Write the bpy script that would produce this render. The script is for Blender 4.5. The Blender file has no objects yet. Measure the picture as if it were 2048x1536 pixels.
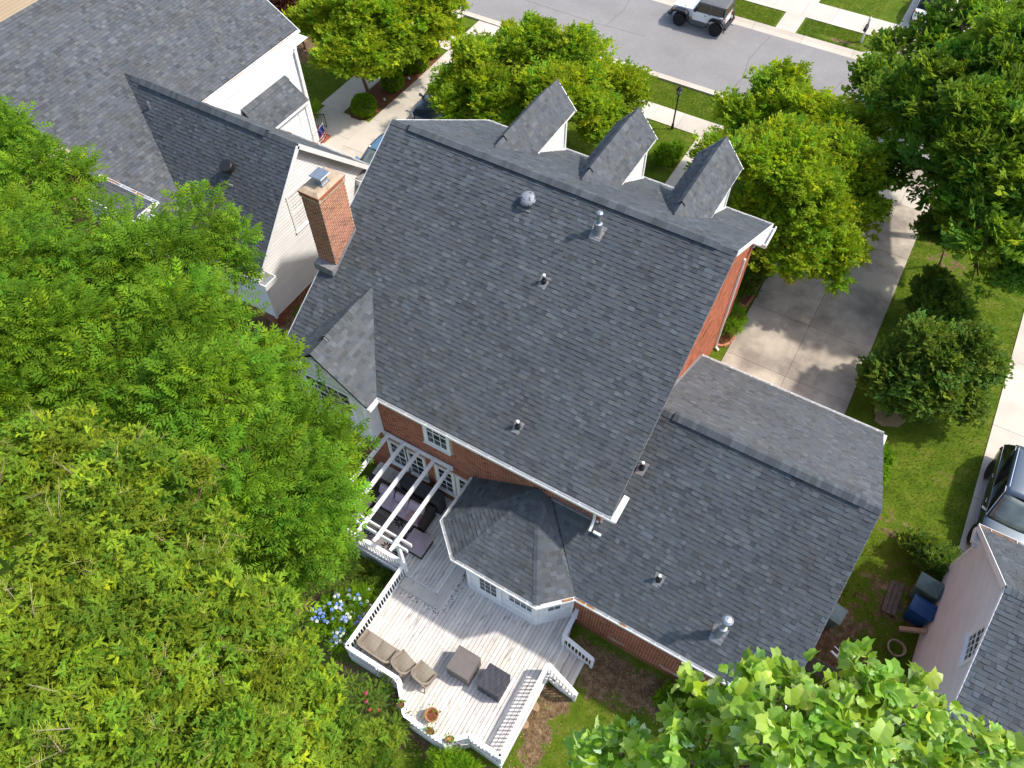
import bpy, math, random
import numpy as np
from mathutils import Vector, Matrix

random.seed(11)
RNG = np.random.default_rng(11)
SC = bpy.context.scene
LINK = SC.collection.objects.link

# ------------------------------------------------------------------ camera
CAM_LENS = 27.38557
CAM_R = (0.86195257, 0.50695417, -0.00593634)
CAM_U = (-0.41202963, 0.70728301, 0.57444089)
CAM_W = (-0.29541387, 0.49269486, -0.81852454)
cam = bpy.data.cameras.new('camera')
cam.sensor_width = 36.0
cam.lens = CAM_LENS
cam.clip_start = 0.1
cam.clip_end = 1500
cam_ob = bpy.data.objects.new('camera', cam)
LINK(cam_ob)
_r = Vector(CAM_R); _u = Vector(CAM_U); _w = Vector(CAM_W)
cam_ob.matrix_world = Matrix(((_r.x, _u.x, -_w.x, 0), (_r.y, _u.y, -_w.y, 0), (_r.z, _u.z, -_w.z, 26.5), (0, 0, 0, 1)))
SC.camera = cam_ob
CAM = np.array([0, 0, 26.5])

# ------------------------------------------------------------------ world, sun, exposure
SUN = Vector((0.545, 0.312, 0.778)).normalized()      # direction towards the sun
world = bpy.data.worlds.new('World')
SC.world = world
world.use_nodes = True
wn = world.node_tree
sky = wn.nodes.new('ShaderNodeTexSky')
sky.sky_type = 'NISHITA'
sky.sun_disc = False
sky.sun_elevation = math.asin(SUN.z)
sky.sun_rotation = math.atan2(SUN.x, SUN.y)
sky.air_density = 1.0
sky.dust_density = 2.0
sky.ozone_density = 1.0
wn.nodes['Background'].inputs['Strength'].default_value = 0.15
wn.links.new(sky.outputs['Color'], wn.nodes['Background'].inputs['Color'])
sun = bpy.data.lights.new('sun', 'SUN')
sun.energy = 2.35
sun.angle = math.radians(2.2)
sun.color = (1.0, 0.95, 0.87)
sun_ob = bpy.data.objects.new('sun', sun)
sun_ob.rotation_euler = SUN.to_track_quat('Z', 'Y').to_euler()
sun_ob.location = (30, 20, 60)
LINK(sun_ob)
SC.view_settings.view_transform = 'Standard'
SC.view_settings.look = 'None'
SC.view_settings.gamma = 1.0
SC.view_settings.exposure = 0.93
SC.view_settings.use_curve_mapping = False
SC.render.engine = 'CYCLES'
SC.cycles.max_bounces = 6
SC.cycles.diffuse_bounces = 3
SC.cycles.transparent_max_bounces = 8

# ------------------------------------------------------------------ materials
def mat(name, base=(0.5, 0.5, 0.5), rough=0.7, spec=0.3, metal=0.0, var=0.0, scale=3.0, tint=None, tint_amt=0.0, tint_scale=0.6,
        bump=0.0, bump_scale=60.0, attr=False, coat=0.0, trans=0.0, fine=0.0, fine_scale=120.0, detail=6.0, tint_lo=0.45, tint_hi=0.65, stretch=None, under=None):
    m = bpy.data.materials.new(name)
    m.use_nodes = True
    nt = m.node_tree
    N, L = nt.nodes, nt.links
    b = N['Principled BSDF']
    b.inputs['Roughness'].default_value = rough
    b.inputs['Specular IOR Level'].default_value = spec
    b.inputs['Metallic'].default_value = metal
    b.inputs['Coat Weight'].default_value = coat
    geo = N.new('ShaderNodeNewGeometry')
    col = None
    rgb = N.new('ShaderNodeRGB'); rgb.outputs[0].default_value = (*base, 1)
    col = rgb.outputs[0]
    def mult(a, bsock, fac=1.0):
        mx = N.new('ShaderNodeMix'); mx.data_type = 'RGBA'; mx.blend_type = 'MULTIPLY'
        mx.inputs[0].default_value = fac
        L.new(a, mx.inputs[6]); L.new(bsock, mx.inputs[7])
        return mx.outputs[2]
    def noise(sc, det=5.0, rgh=0.6):
        n = N.new('ShaderNodeTexNoise'); n.inputs['Scale'].default_value = sc
        n.inputs['Detail'].default_value = det; n.inputs['Roughness'].default_value = rgh
        L.new(geo.outputs['Position'], n.inputs['Vector'])
        return n
    def ramp(sock, lo, hi, a, c):
        r = N.new('ShaderNodeMapRange'); r.inputs[1].default_value = lo; r.inputs[2].default_value = hi
        r.inputs[3].default_value = a; r.inputs[4].default_value = c
        L.new(sock, r.inputs[0]); return r.outputs[0]
    if attr:
        at = N.new('ShaderNodeAttribute'); at.attribute_name = 'Col'
        col = mult(col, at.outputs['Color'])
    if tint is not None:
        n = noise(tint_scale, detail)
        if stretch:
            vm = N.new('ShaderNodeVectorMath'); vm.operation = 'MULTIPLY'; vm.inputs[1].default_value = stretch
            L.new(geo.outputs['Position'], vm.inputs[0]); L.new(vm.outputs[0], n.inputs['Vector'])
        mx = N.new('ShaderNodeMix'); mx.data_type = 'RGBA'
        L.new(ramp(n.outputs['Fac'], tint_lo, tint_hi, 0.0, tint_amt), mx.inputs[0])
        L.new(col, mx.inputs[6]); mx.inputs[7].default_value = (*tint, 1)
        col = mx.outputs[2]
    if under:                                   # paler leaf underside, whitened further for highlights
        mx = N.new('ShaderNodeMix'); mx.data_type = 'RGBA'; mx.blend_type = 'MULTIPLY'
        L.new(geo.outputs['Backfacing'], mx.inputs[0]); L.new(col, mx.inputs[6]); mx.inputs[7].default_value = (*under, 1); col = mx.outputs[2]
    if var > 0:
        n = noise(scale)
        v = ramp(n.outputs['Fac'], 0.3, 0.7, 1 - var, 1 + var)
        cb = N.new('ShaderNodeCombineColor')
        for i in range(3): L.new(v, cb.inputs[i])
        col = mult(col, cb.outputs[0])
    if fine > 0:
        n = noise(fine_scale, 2.0)
        v = ramp(n.outputs['Fac'], 0.3, 0.7, 1 - fine, 1 + fine)
        cb = N.new('ShaderNodeCombineColor')
        for i in range(3): L.new(v, cb.inputs[i])
        col = mult(col, cb.outputs[0])
    L.new(col, b.inputs['Base Color'])
    if bump > 0:
        n = noise(bump_scale, 3.0)
        bp = N.new('ShaderNodeBump'); bp.inputs['Strength'].default_value = bump; bp.inputs['Distance'].default_value = 0.02
        L.new(n.outputs['Fac'], bp.inputs['Height'])
        L.new(bp.outputs[0], b.inputs['Normal'])
    if trans > 0:
        tr = N.new('ShaderNodeBsdfTranslucent')
        mx2 = N.new('ShaderNodeMix'); mx2.data_type = 'RGBA'; mx2.blend_type = 'MULTIPLY'; mx2.inputs[0].default_value = 1.0
        L.new(col, mx2.inputs[6]); mx2.inputs[7].default_value = (1.35, 1.35, 0.7, 1)
        L.new(mx2.outputs[2], tr.inputs['Color'])
        ms = N.new('ShaderNodeMixShader'); ms.inputs[0].default_value = trans
        L.new(b.outputs[0], ms.inputs[1]); L.new(tr.outputs[0], ms.inputs[2])
        L.new(ms.outputs[0], N['Material Output'].inputs['Surface'])
    return m

M = {}
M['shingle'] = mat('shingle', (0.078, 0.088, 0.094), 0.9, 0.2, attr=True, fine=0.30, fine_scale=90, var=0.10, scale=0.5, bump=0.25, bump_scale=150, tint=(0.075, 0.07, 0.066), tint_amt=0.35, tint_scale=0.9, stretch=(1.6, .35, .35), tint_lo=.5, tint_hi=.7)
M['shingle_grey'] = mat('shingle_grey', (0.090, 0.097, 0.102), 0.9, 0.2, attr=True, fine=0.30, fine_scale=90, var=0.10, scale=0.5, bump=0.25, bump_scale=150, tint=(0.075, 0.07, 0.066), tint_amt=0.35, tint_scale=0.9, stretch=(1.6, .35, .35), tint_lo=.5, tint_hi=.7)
M['roof_deck'] = mat('roof_deck', (0.03, 0.032, 0.036), 0.95, 0.1)
M['brick'] = mat('brick', (0.34, 0.115, 0.062), 0.9, 0.15, attr=True, fine=0.2, fine_scale=60, var=0.12, scale=1.2)
M['pane_reflection'] = mat('reflecting_pane', (0.60, 0.58, 0.50), 0.3, 0.4)  # cream reflection painted into the panes of the gable window
M['mortar'] = mat('mortar', (0.56, 0.47, 0.37), 0.95, 0.1, var=0.15, scale=4)
M['white'] = mat('white_paint', (0.78, 0.77, 0.75), 0.55, 0.3, var=0.05, scale=2.5, tint=(0.5, 0.46, 0.4), tint_amt=0.25, tint_scale=3.0, tint_lo=0.55, tint_hi=0.8)
M['trim_shade'] = mat('soffit_paint', (0.72, 0.71, 0.69), 0.6, 0.3)
M['siding_white'] = mat('siding_white', (0.78, 0.775, 0.755), 0.6, 0.3, attr=True, var=0.03, scale=1.5)
M['siding_cream'] = mat('siding_cream', (0.80, 0.785, 0.765), 0.6, 0.3, attr=True, var=0.04, scale=1.5)
M['siding_green_cast'] = mat('siding_green_cast', (0.66, 0.68, 0.60), 0.6, 0.3, attr=True, var=0.03, scale=1.5)  # white wing siding with the reflected green put into its colour
M['siding_taupe'] = mat('siding_taupe', (0.72, 0.735, 0.71), 0.65, 0.25, attr=True, var=0.05, scale=1.0)
M['siding_tan'] = mat('siding_tan', (0.52, 0.40, 0.29), 0.7, 0.2, attr=True)
M['glass'] = mat('window_glass', (0.03, 0.04, 0.04), 0.06, 0.6, var=0.3, scale=2.0)
M['deck'] = mat('deck_boards', (0.68, 0.645, 0.60), 0.8, 0.2, attr=True, tint=(0.20, 0.16, 0.135), tint_amt=0.7, tint_scale=1.6, detail=7, tint_lo=0.575, tint_hi=0.70, stretch=(7, 1.1, 1), var=0.10, scale=0.8, fine=0.08, fine_scale=30)
M['deck_dark'] = mat('deck_gap', (0.05, 0.045, 0.04), 0.95, 0.1)
M['concrete'] = mat('concrete', (0.50, 0.43, 0.34), 0.9, 0.15, attr=True, tint=(0.20, 0.17, 0.145), tint_amt=0.8, tint_scale=0.42, detail=9, tint_lo=0.43, tint_hi=0.62, var=0.10, scale=2.2, fine=0.10, fine_scale=25)
M['concrete_clean'] = mat('concrete_clean', (0.56, 0.50, 0.42), 0.9, 0.15, attr=True, var=0.07, scale=0.7, fine=0.06, fine_scale=25, tint=(0.40, 0.34, 0.27), tint_amt=0.35, tint_scale=0.5, detail=8)
M['joint'] = mat('joint', (0.10, 0.085, 0.07), 0.95, 0.1)
M['asphalt'] = mat('asphalt', (0.25, 0.236, 0.226), 0.9, 0.2, var=0.10, scale=0.35, fine=0.16, fine_scale=22, tint=(0.32, 0.31, 0.30), tint_amt=0.5, tint_scale=0.8, detail=9, tint_lo=0.55, tint_hi=0.8)
M['mulch'] = mat('mulch', (0.15, 0.065, 0.032), 0.95, 0.1, var=0.4, scale=14, fine=0.45, fine_scale=45, bump=0.8, bump_scale=30)
M['straw'] = mat('straw', (0.27, 0.205, 0.11), 0.95, 0.1, var=0.3, scale=20, bump=0.8, bump_scale=40)
M['bark'] = mat('bark', (0.20, 0.135, 0.085), 0.9, 0.15, var=0.3, scale=12, bump=0.5, bump_scale=40)
M['panicle'] = mat('flower_stalk', (0.27, 0.31, 0.04), 0.9, 0.1, var=0.3, scale=6)
M['twig'] = mat('twig', (0.30, 0.245, 0.18), 0.9, 0.15, var=0.2, scale=8)
M['galv'] = mat('galvanised', (0.36, 0.39, 0.42), 0.42, 0.5, metal=0.75, var=0.15, scale=10)
M['lead'] = mat('lead_flashing', (0.22, 0.235, 0.25), 0.6, 0.4, metal=0.2, var=0.3, scale=9, tint=(0.35, 0.2, 0.13), tint_amt=0.5, tint_scale=9)
M['dome'] = mat('weathered_dome', (0.27, 0.275, 0.31), 0.55, 0.35, metal=0.2, tint=(0.07, 0.075, 0.09), tint_amt=1.0, tint_scale=6.0, detail=1, tint_lo=0.52, tint_hi=0.58)
M['pvc'] = mat('pipe_top', (0.75, 0.72, 0.66), 0.5, 0.3)
M['black'] = mat('black_paint', (0.018, 0.018, 0.02), 0.45, 0.4)
M['rubber'] = mat('rubber', (0.025, 0.025, 0.027), 0.85, 0.2, var=0.2, scale=12)
M['stone_cap'] = mat('stone_cap', (0.42, 0.32, 0.22), 0.9, 0.15, var=0.2, scale=6, tint=(0.12, 0.09, 0.06), tint_amt=0.7, tint_scale=3.5, detail=8, tint_lo=0.55, tint_hi=0.75)
M['taupe_cloth'] = mat('taupe_cloth', (0.165, 0.145, 0.132), 0.85, 0.2, var=0.08, scale=5)
M['dark_cloth'] = mat('dark_cloth', (0.055, 0.055, 0.064), 0.75, 0.25, var=0.15, scale=6, tint=(0.16, 0.12, 0.09), tint_amt=0.5, tint_scale=3.5, tint_lo=0.6, tint_hi=0.75)
M['char_cover'] = mat('charcoal_cover', (0.045, 0.047, 0.05), 0.8, 0.2, var=0.15, scale=5)
M['wicker'] = mat('wicker', (0.25, 0.205, 0.16), 0.8, 0.2, fine=0.25, fine_scale=45, var=0.1, scale=5)
M['seat_cloth'] = mat('seat_cloth', (0.26, 0.225, 0.175), 0.9, 0.15, fine=0.12, fine_scale=50)
M['dark_wicker'] = mat('dark_wicker', (0.05, 0.038, 0.032), 0.8, 0.2, fine=0.3, fine_scale=50)
M['mauve'] = mat('mauve_cushion', (0.42, 0.33, 0.38), 0.9, 0.15, var=0.06, scale=4)
M['mauve_tan'] = mat('mottled_cushion', (0.36, 0.29, 0.33), 0.9, 0.15, var=0.1, scale=3, tint=(0.40, 0.30, 0.24), tint_amt=0.5, tint_scale=2.5)  # mauve mottled with tan, for the ottoman cushion
M['pink'] = mat('dusty_pink_cushion', (0.38, 0.235, 0.22), 0.9, 0.15)
M['rug'] = mat('rug', (0.25, 0.22, 0.21), 0.95, 0.1, fine=0.1, fine_scale=40)
M['rug_dark'] = mat('rug_leaf', (0.018, 0.015, 0.016), 0.95, 0.1)
M['table_dark'] = mat('table_top', (0.075, 0.065, 0.058), 0.5, 0.35, var=0.1, scale=3)
M['terracotta'] = mat('terracotta', (0.42, 0.19, 0.11), 0.85, 0.2, var=0.2, scale=8)
M['soil'] = mat('potting_soil', (0.17, 0.06, 0.032), 0.95, 0.1, var=0.3, scale=25)
M['pot_dark'] = mat('pot_dark', (0.05, 0.06, 0.07), 0.6, 0.3)
M['pot_brown'] = mat('pot_brown', (0.14, 0.075, 0.045), 0.8, 0.2, var=0.3, scale=12)
M['bin_green'] = mat('bin_green', (0.10, 0.15, 0.13), 0.4, 0.4, var=0.2, scale=4)
M['bin_teal'] = mat('bin_teal', (0.16, 0.23, 0.22), 0.5, 0.35, var=0.15, scale=4)
M['bin_blue'] = mat('bin_blue', (0.012, 0.055, 0.16), 0.36, 0.4, var=0.1, scale=4)
M['wood'] = mat('weathered_wood', (0.15, 0.115, 0.085), 0.9, 0.15, var=0.25, scale=8)
M['wood_tan'] = mat('tan_wood', (0.42, 0.27, 0.17), 0.85, 0.2, var=0.2, scale=8)
M['hose'] = mat('hose', (0.40, 0.32, 0.21), 0.6, 0.3)
M['car_dark'] = mat('dark_green_black_paint', (0.13, 0.155, 0.175), 0.30, 0.4, metal=0.9)
M['car_sky_sheen'] = mat('roof_sheen', (0.17, 0.20, 0.225), 0.28, 0.4, metal=0.9)  # dark body paint lightened on the roof for the sheen of the sky
M['car_white'] = mat('white_car_paint', (0.86, 0.86, 0.86), 0.3, 0.5, coat=0.8)
M['car_navy'] = mat('navy_car_paint', (0.02, 0.03, 0.05), 0.25, 0.5, coat=1.0)
M['car_blue'] = mat('steel_blue_car_paint', (0.10, 0.20, 0.32), 0.25, 0.5, coat=1.0)
M['car_glass'] = mat('car_glass', (0.010, 0.012, 0.012), 0.22, 0.15)
M['windscreen'] = mat('windscreen', (0.10, 0.125, 0.115), 0.04, 0.8, coat=0.7, var=0.3, scale=2.5)
M['vinyl'] = mat('soft_top_vinyl', (0.13, 0.13, 0.135), 0.7, 0.25, var=0.06, scale=3)
M['vinyl_window'] = mat('soft_top_window', (0.09, 0.07, 0.045), 0.15, 0.5)
M['chrome'] = mat('chrome', (0.75, 0.74, 0.75), 0.12, 0.6, metal=1.0)
M['lamp_red'] = mat('tail_lamp', (0.45, 0.015, 0.015), 0.25, 0.5)
M['lamp_orange'] = mat('side_lamp', (0.55, 0.16, 0.02), 0.3, 0.5)
M['lamp_clear'] = mat('head_lamp', (0.6, 0.62, 0.65), 0.1, 0.7)
M['flag_blue'] = mat('flag_blue', (0.025, 0.04, 0.22), 0.85, 0.15)
M['flag_white'] = mat('flag_white', (0.75, 0.74, 0.72), 0.85, 0.15)
M['flag_red'] = mat('flag_red', (0.4, 0.03, 0.04), 0.85, 0.15)
M['debris'] = mat('leaf_debris', (0.33, 0.17, 0.07), 0.95, 0.1, var=0.4, scale=30)
M['flag_stone'] = mat('flagstone', (0.36, 0.24, 0.14), 0.95, 0.1, var=0.25, scale=5)
LEAF = dict(rough=0.55, spec=0.07, attr=True, trans=0.46)
M['leaf_ash'] = mat('ash_leaf', (0.14, 0.255, 0.018), **LEAF)
M['leaf_cherry'] = mat('yellow_green_leaf', (0.205, 0.305, 0.028), **LEAF)
M['leaf_crape'] = mat('crape_leaf', (0.27, 0.375, 0.026), **{**LEAF, 'trans': 0.55})
M['leaf_maple'] = mat('maple_leaf', (0.145, 0.245, 0.024), **LEAF)
M['leaf_tulip'] = mat('tulip_leaf', (0.215, 0.36, 0.035), rough=0.36, spec=0.45, attr=True, trans=0.35, under=(2.1, 1.65, 6.0))
M['leaf_box'] = mat('boxwood_leaf', (0.15, 0.28, 0.014), **LEAF)
M['leaf_dark'] = mat('dark_shrub_leaf', (0.14, 0.22, 0.034), **LEAF)
M['leaf_plum'] = mat('plum_leaf', (0.10, 0.035, 0.03), **LEAF)
M['petal'] = mat('petal', (1, 1, 1), 0.8, 0.2, attr=True, trans=0.2)
M['grass'] = mat('grass_blade', (0.145, 0.215, 0.022), 0.7, 0.1, attr=True, trans=0.3)

def ground_mat():
    m = bpy.data.materials.new('lawn_ground'); m.use_nodes = True
    nt = m.node_tree; N, L = nt.nodes, nt.links
    b = N['Principled BSDF']; b.inputs['Roughness'].default_value = 0.95; b.inputs['Specular IOR Level'].default_value = 0.1
    geo = N.new('ShaderNodeNewGeometry')
    def noise(sc, det, r=0.65):
        n = N.new('ShaderNodeTexNoise'); n.inputs['Scale'].default_value = sc; n.inputs['Detail'].default_value = det
        n.inputs['Roughness'].default_value = r; L.new(geo.outputs['Position'], n.inputs['Vector']); return n.outputs['Fac']
    def ramp(s, stops):
        r = N.new('ShaderNodeValToRGB'); e = r.color_ramp.elements
        e[0].position, e[0].color = stops[0][0], (*stops[0][1], 1)
        e[1].position, e[1].color = stops[-1][0], (*stops[-1][1], 1)
        for p, c in stops[1:-1]:
            q = e.new(p); q.color = (*c, 1)
        L.new(s, r.inputs[0]); return r.outputs[0]
    g = ramp(noise(1.3, 8), [(0.3, (0.06, 0.10, 0.008)), (0.5, (0.095, 0.145, 0.010)), (0.64, (0.14, 0.165, 0.02)), (0.76, (0.23, 0.19, 0.06))])
    d = ramp(noise(5.0, 9, 0.75), [(0.3, (0.06, 0.036, 0.02)), (0.46, (0.14, 0.088, 0.048)), (0.6, (0.25, 0.175, 0.095)), (0.74, (0.40, 0.30, 0.17))])
    at = N.new('ShaderNodeAttribute'); at.attribute_name = 'dirt'
    ad = N.new('ShaderNodeMath'); ad.operation = 'ADD'; L.new(at.outputs['Fac'], ad.inputs[0])
    sb = N.new('ShaderNodeMapRange'); sb.inputs[1].default_value = 0.3; sb.inputs[2].default_value = 0.7; sb.inputs[3].default_value = -0.45; sb.inputs[4].default_value = 0.45
    L.new(noise(2.6, 7), sb.inputs[0]); L.new(sb.outputs[0], ad.inputs[1])
    st = N.new('ShaderNodeMapRange'); st.inputs[1].default_value = 0.40; st.inputs[2].default_value = 0.62
    L.new(ad.outputs[0], st.inputs[0])
    mx = N.new('ShaderNodeMix'); mx.data_type = 'RGBA'; L.new(st.outputs[0], mx.inputs[0]); L.new(g, mx.inputs[6]); L.new(d, mx.inputs[7])
    L.new(mx.outputs[2], b.inputs['Base Color'])
    bp = N.new('ShaderNodeBump'); bp.inputs['Strength'].default_value = 0.8; bp.inputs['Distance'].default_value = 0.05
    L.new(noise(22, 5), bp.inputs['Height']); L.new(bp.outputs[0], b.inputs['Normal'])
    return m
M['ground'] = ground_mat()

# ------------------------------------------------------------------ builders
ORIG = {}
def V(*a): return np.array(a, float)
def nrm(a):
    a = np.asarray(a, float); return a / np.linalg.norm(a)

def tag(o, label=None, cat=None, group=None, kind=None):
    if label: o['label'] = label
    if cat: o['category'] = cat
    if group: o['group'] = group
    if kind: o['kind'] = kind
    return o

def thing(name, label, cat, loc, rot=0.0, group=None, local=False):
    """Empty at the base of a thing; children are given in world coordinates unless local."""
    o = bpy.data.objects.new(name, None)
    o.empty_display_size = 0.3
    o.location = loc; o.rotation_euler = (0, 0, rot)
    LINK(o)
    ORIG[o.name] = V(0, 0, 0) if local else V(*loc)
    return tag(o, label, cat, group)

def link_mesh(name, me, parent=None, kind=None):
    o = bpy.data.objects.new(name, me)
    LINK(o)
    if parent is not None:
        o.parent = parent
        ORIG[o.name] = ORIG.get(parent.name, V(0, 0, 0))
    if kind: o['kind'] = kind
    return o

def raw_mesh(name, verts, loops, starts, totals, mats, cols=None, midx=None, smooth=False):
    """verts (n,3); loops flat vertex indices; starts/totals per face; cols per face."""
    me = bpy.data.meshes.new(name)
    me.vertices.add(len(verts)); me.vertices.foreach_set('co', np.asarray(verts, np.float32).ravel())
    me.loops.add(len(loops)); me.loops.foreach_set('vertex_index', np.asarray(loops, np.int32))
    me.polygons.add(len(starts)); me.polygons.foreach_set('loop_start', np.asarray(starts, np.int32))
    for m in mats: me.materials.append(m)
    if midx is not None: me.polygons.foreach_set('material_index', np.asarray(midx, np.int32))
    me.polygons.foreach_set('use_smooth', np.full(len(starts), smooth, bool))
    if cols is not None:
        ca = me.color_attributes.new('Col', 'FLOAT_COLOR', 'CORNER')
        c = np.ones((len(loops), 4), np.float32)
        c[:, :3] = np.repeat(np.asarray(cols, np.float32).reshape(-1, 3), totals, axis=0)
        ca.data.foreach_set('color', c.ravel())
    me.update(calc_edges=True)
    me.validate()
    return me

class MB:
    def __init__(s): s.v, s.f, s.c, s.m = [], [], [], []
    def face(s, pts, col=(1, 1, 1), mi=0):
        n = len(s.v); s.v.extend([tuple(p) for p in pts]); s.f.append(tuple(range(n, n + len(pts)))); s.c.append(col); s.m.append(mi)
    def hexa(s, b, t, col=(1, 1, 1), mi=0):
        n = len(s.v); k = len(b)
        s.v.extend([tuple(p) for p in b]); s.v.extend([tuple(p) for p in t])
        fs = [tuple(range(n + k - 1, n - 1, -1)), tuple(range(n + k, n + 2 * k))]
        for i in range(k): fs.append((n + i, n + (i + 1) % k, n + k + (i + 1) % k, n + k + i))
        for q in fs: s.f.append(q); s.c.append(col); s.m.append(mi)
    def box(s, lo, hi, col=(1, 1, 1), mi=0):
        (a, b, c), (d, e, f) = lo, hi
        s.hexa([(a, b, c), (d, b, c), (d, e, c), (a, e, c)], [(a, b, f), (d, b, f), (d, e, f), (a, e, f)], col, mi)
    def prism(s, poly, d, col=(1, 1, 1), mi=0):
        d = np.asarray(d, float)
        s.hexa([np.asarray(p, float) for p in poly], [np.asarray(p, float) + d for p in poly], col, mi)
    def bar(s, p, q, w, h, up=(0, 0, 1), col=(1, 1, 1), mi=0):
        """box from p to q; w across, h along up, centred on the line"""
        p, q = V(*p), V(*q); d = nrm(q - p); up = V(*up)
        sd = nrm(np.cross(d, up)); u2 = np.cross(sd, d)
        a = sd * w / 2; b = u2 * h / 2
        s.hexa([p - a - b, p + a - b, p + a + b, p - a + b], [q - a - b, q + a - b, q + a + b, q - a + b], col, mi)
    def tube(s, pts, radii, n=8, col=(1, 1, 1), mi=0, cap=True):
        pts = [V(*p) for p in pts]
        if not hasattr(radii, '__len__'): radii = [radii] * len(pts)
        base = len(s.v)
        ref = V(0, 0, 1) if abs(nrm(pts[-1] - pts[0])[2]) < 0.9 else V(1, 0, 0)
        for i, p in enumerate(pts):
            d = nrm(pts[min(i + 1, len(pts) - 1)] - pts[max(i - 1, 0)])
            a = nrm(np.cross(d, ref)); b = np.cross(d, a)
            for k in range(n):
                t = 2 * math.pi * k / n
                s.v.append(tuple(p + radii[i] * (math.cos(t) * a + math.sin(t) * b)))
        for i in range(len(pts) - 1):
            for k in range(n):
                k2 = (k + 1) % n
                s.f.append((base + i * n + k, base + i * n + k2, base + (i + 1) * n + k2, base + (i + 1) * n + k)); s.c.append(col); s.m.append(mi)
        if cap:
            s.f.append(tuple(base + k for k in range(n - 1, -1, -1))); s.c.append(col); s.m.append(mi)
            s.f.append(tuple(base + (len(pts) - 1) * n + k for k in range(n))); s.c.append(col); s.m.append(mi)
    def lathe(s, prof, c, n=16, ax=None, col=(1, 1, 1), mi=0):
        """prof [(r, h)] revolved about axis ax through c"""
        c = V(*c); ax = V(0, 0, 1) if ax is None else nrm(ax)
        a = nrm(np.cross(ax, V(1, 0, 0) if abs(ax[0]) < 0.9 else V(0, 1, 0))); b = np.cross(ax, a)
        base = len(s.v)
        for r, h in prof:
            for k in range(n):
                t = 2 * math.pi * k / n
                s.v.append(tuple(c + ax * h + r * (math.cos(t) * a + math.sin(t) * b)))
        for i in range(len(prof) - 1):
            for k in range(n):
                k2 = (k + 1) % n
                s.f.append((base + i * n + k, base + i * n + k2, base + (i + 1) * n + k2, base + (i + 1) * n + k)); s.c.append(col); s.m.append(mi)
        if prof[0][0] > 1e-4: s.f.append(tuple(base + k for k in range(n - 1, -1, -1))); s.c.append(col); s.m.append(mi)
        if prof[-1][0] > 1e-4: s.f.append(tuple(base + (len(prof) - 1) * n + k for k in range(n))); s.c.append(col); s.m.append(mi)
    def grid(s, rows, col=(1, 1, 1), mi=0, closed=False):
        base = len(s.v); nr, nc = len(rows), len(rows[0])
        for r in rows: s.v.extend([tuple(p) for p in r])
        for i in range(nr - 1):
            for k in range(nc - (0 if closed else 1)):
                k2 = (k + 1) % nc
                s.f.append((base + i * nc + k, base + i * nc + k2, base + (i + 1) * nc + k2, base + (i + 1) * nc + k)); s.c.append(col); s.m.append(mi)
    def mesh(s, name, mats, smooth=False, off=None):
        if not isinstance(mats, (list, tuple)): mats = [mats]
        v = np.array(s.v, float)
        if off is not None: v = v - off
        tot = [len(f) for f in s.f]
        st = np.concatenate([[0], np.cumsum(tot)[:-1]])
        return raw_mesh(name, v, np.concatenate([np.array(f) for f in s.f]), st, tot, mats, s.c, s.m, smooth)
    def build(s, name, mats, parent=None, smooth=False, kind=None, bevel=0.0, weld=False):
        off = ORIG.get(parent.name, V(0, 0, 0)) if parent is not None else None
        o = link_mesh(name, s.mesh(name, mats, smooth, off), parent, kind)
        if weld:
            w = o.modifiers.new('weld', 'WELD'); w.merge_threshold = 0.0005
        if bevel > 0:
            b = o.modifiers.new('bevel', 'BEVEL'); b.width = bevel; b.segments = 2; b.limit_method = 'ANGLE'
        return o

def children(o): return list(o.children)
def copy_tree(o, parent=None):
    c = o.copy(); LINK(c)
    if parent is not None: c.parent = parent
    ORIG[c.name] = ORIG.get(o.name, V(0, 0, 0))
    for ch in children(o): copy_tree(ch, c)
    return c

# scatter a template of quads: tv (k,3), tf (m,4)
def rot_from(z, spin):
    """(n,3,3) matrices whose columns are x,y,z axes; z given, spun about it"""
    z = z / np.linalg.norm(z, axis=1, keepdims=True)
    ref = np.where(np.abs(z[:, 2:3]) < 0.95, np.array([[0, 0, 1.0]]), np.array([[1.0, 0, 0]]))
    x = np.cross(ref, z); x /= np.linalg.norm(x, axis=1, keepdims=True)
    y = np.cross(z, x)
    c, s = np.cos(spin)[:, None], np.sin(spin)[:, None]
    return np.stack([c * x + s * y, -s * x + c * y, z], axis=2)

def scatter_mesh(name, tv, tf, pos, R, sc, cols, mats, leafvar=0.0, off=None):
    tv = np.asarray(tv, float); tf = np.asarray(tf, int)
    n, k, mface = len(pos), len(tv), len(tf)
    if np.ndim(sc) == 1: sc = sc[:, None]
    v = np.einsum('nij,nkj->nki', R, tv[None] * sc[:, None, :] if sc.shape[1] == 3 else tv[None] * sc[:, :, None]) + pos[:, None, :]
    v = v.reshape(-1, 3)
    if off is not None: v = v - off
    loops = (tf[None] + (np.arange(n) * k)[:, None, None]).reshape(-1)
    q = tf.shape[1]
    starts = np.arange(n * mface) * q
    c = np.repeat(cols, mface, axis=0)
    if leafvar > 0: c = c * (1 + leafvar * RNG.uniform(-1, 1, (len(c), 1)))
    return raw_mesh(name, v, loops, starts, np.full(n * mface, q), mats, c)

# ------------------------------------------------------------------ ground height
def gz(y):
    t = np.clip((19 - np.asarray(y, float)) / 13, 0, 1)
    return -1.4 * t * t * (3 - 2 * t)
def gzf(y): return float(gz(y))

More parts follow.
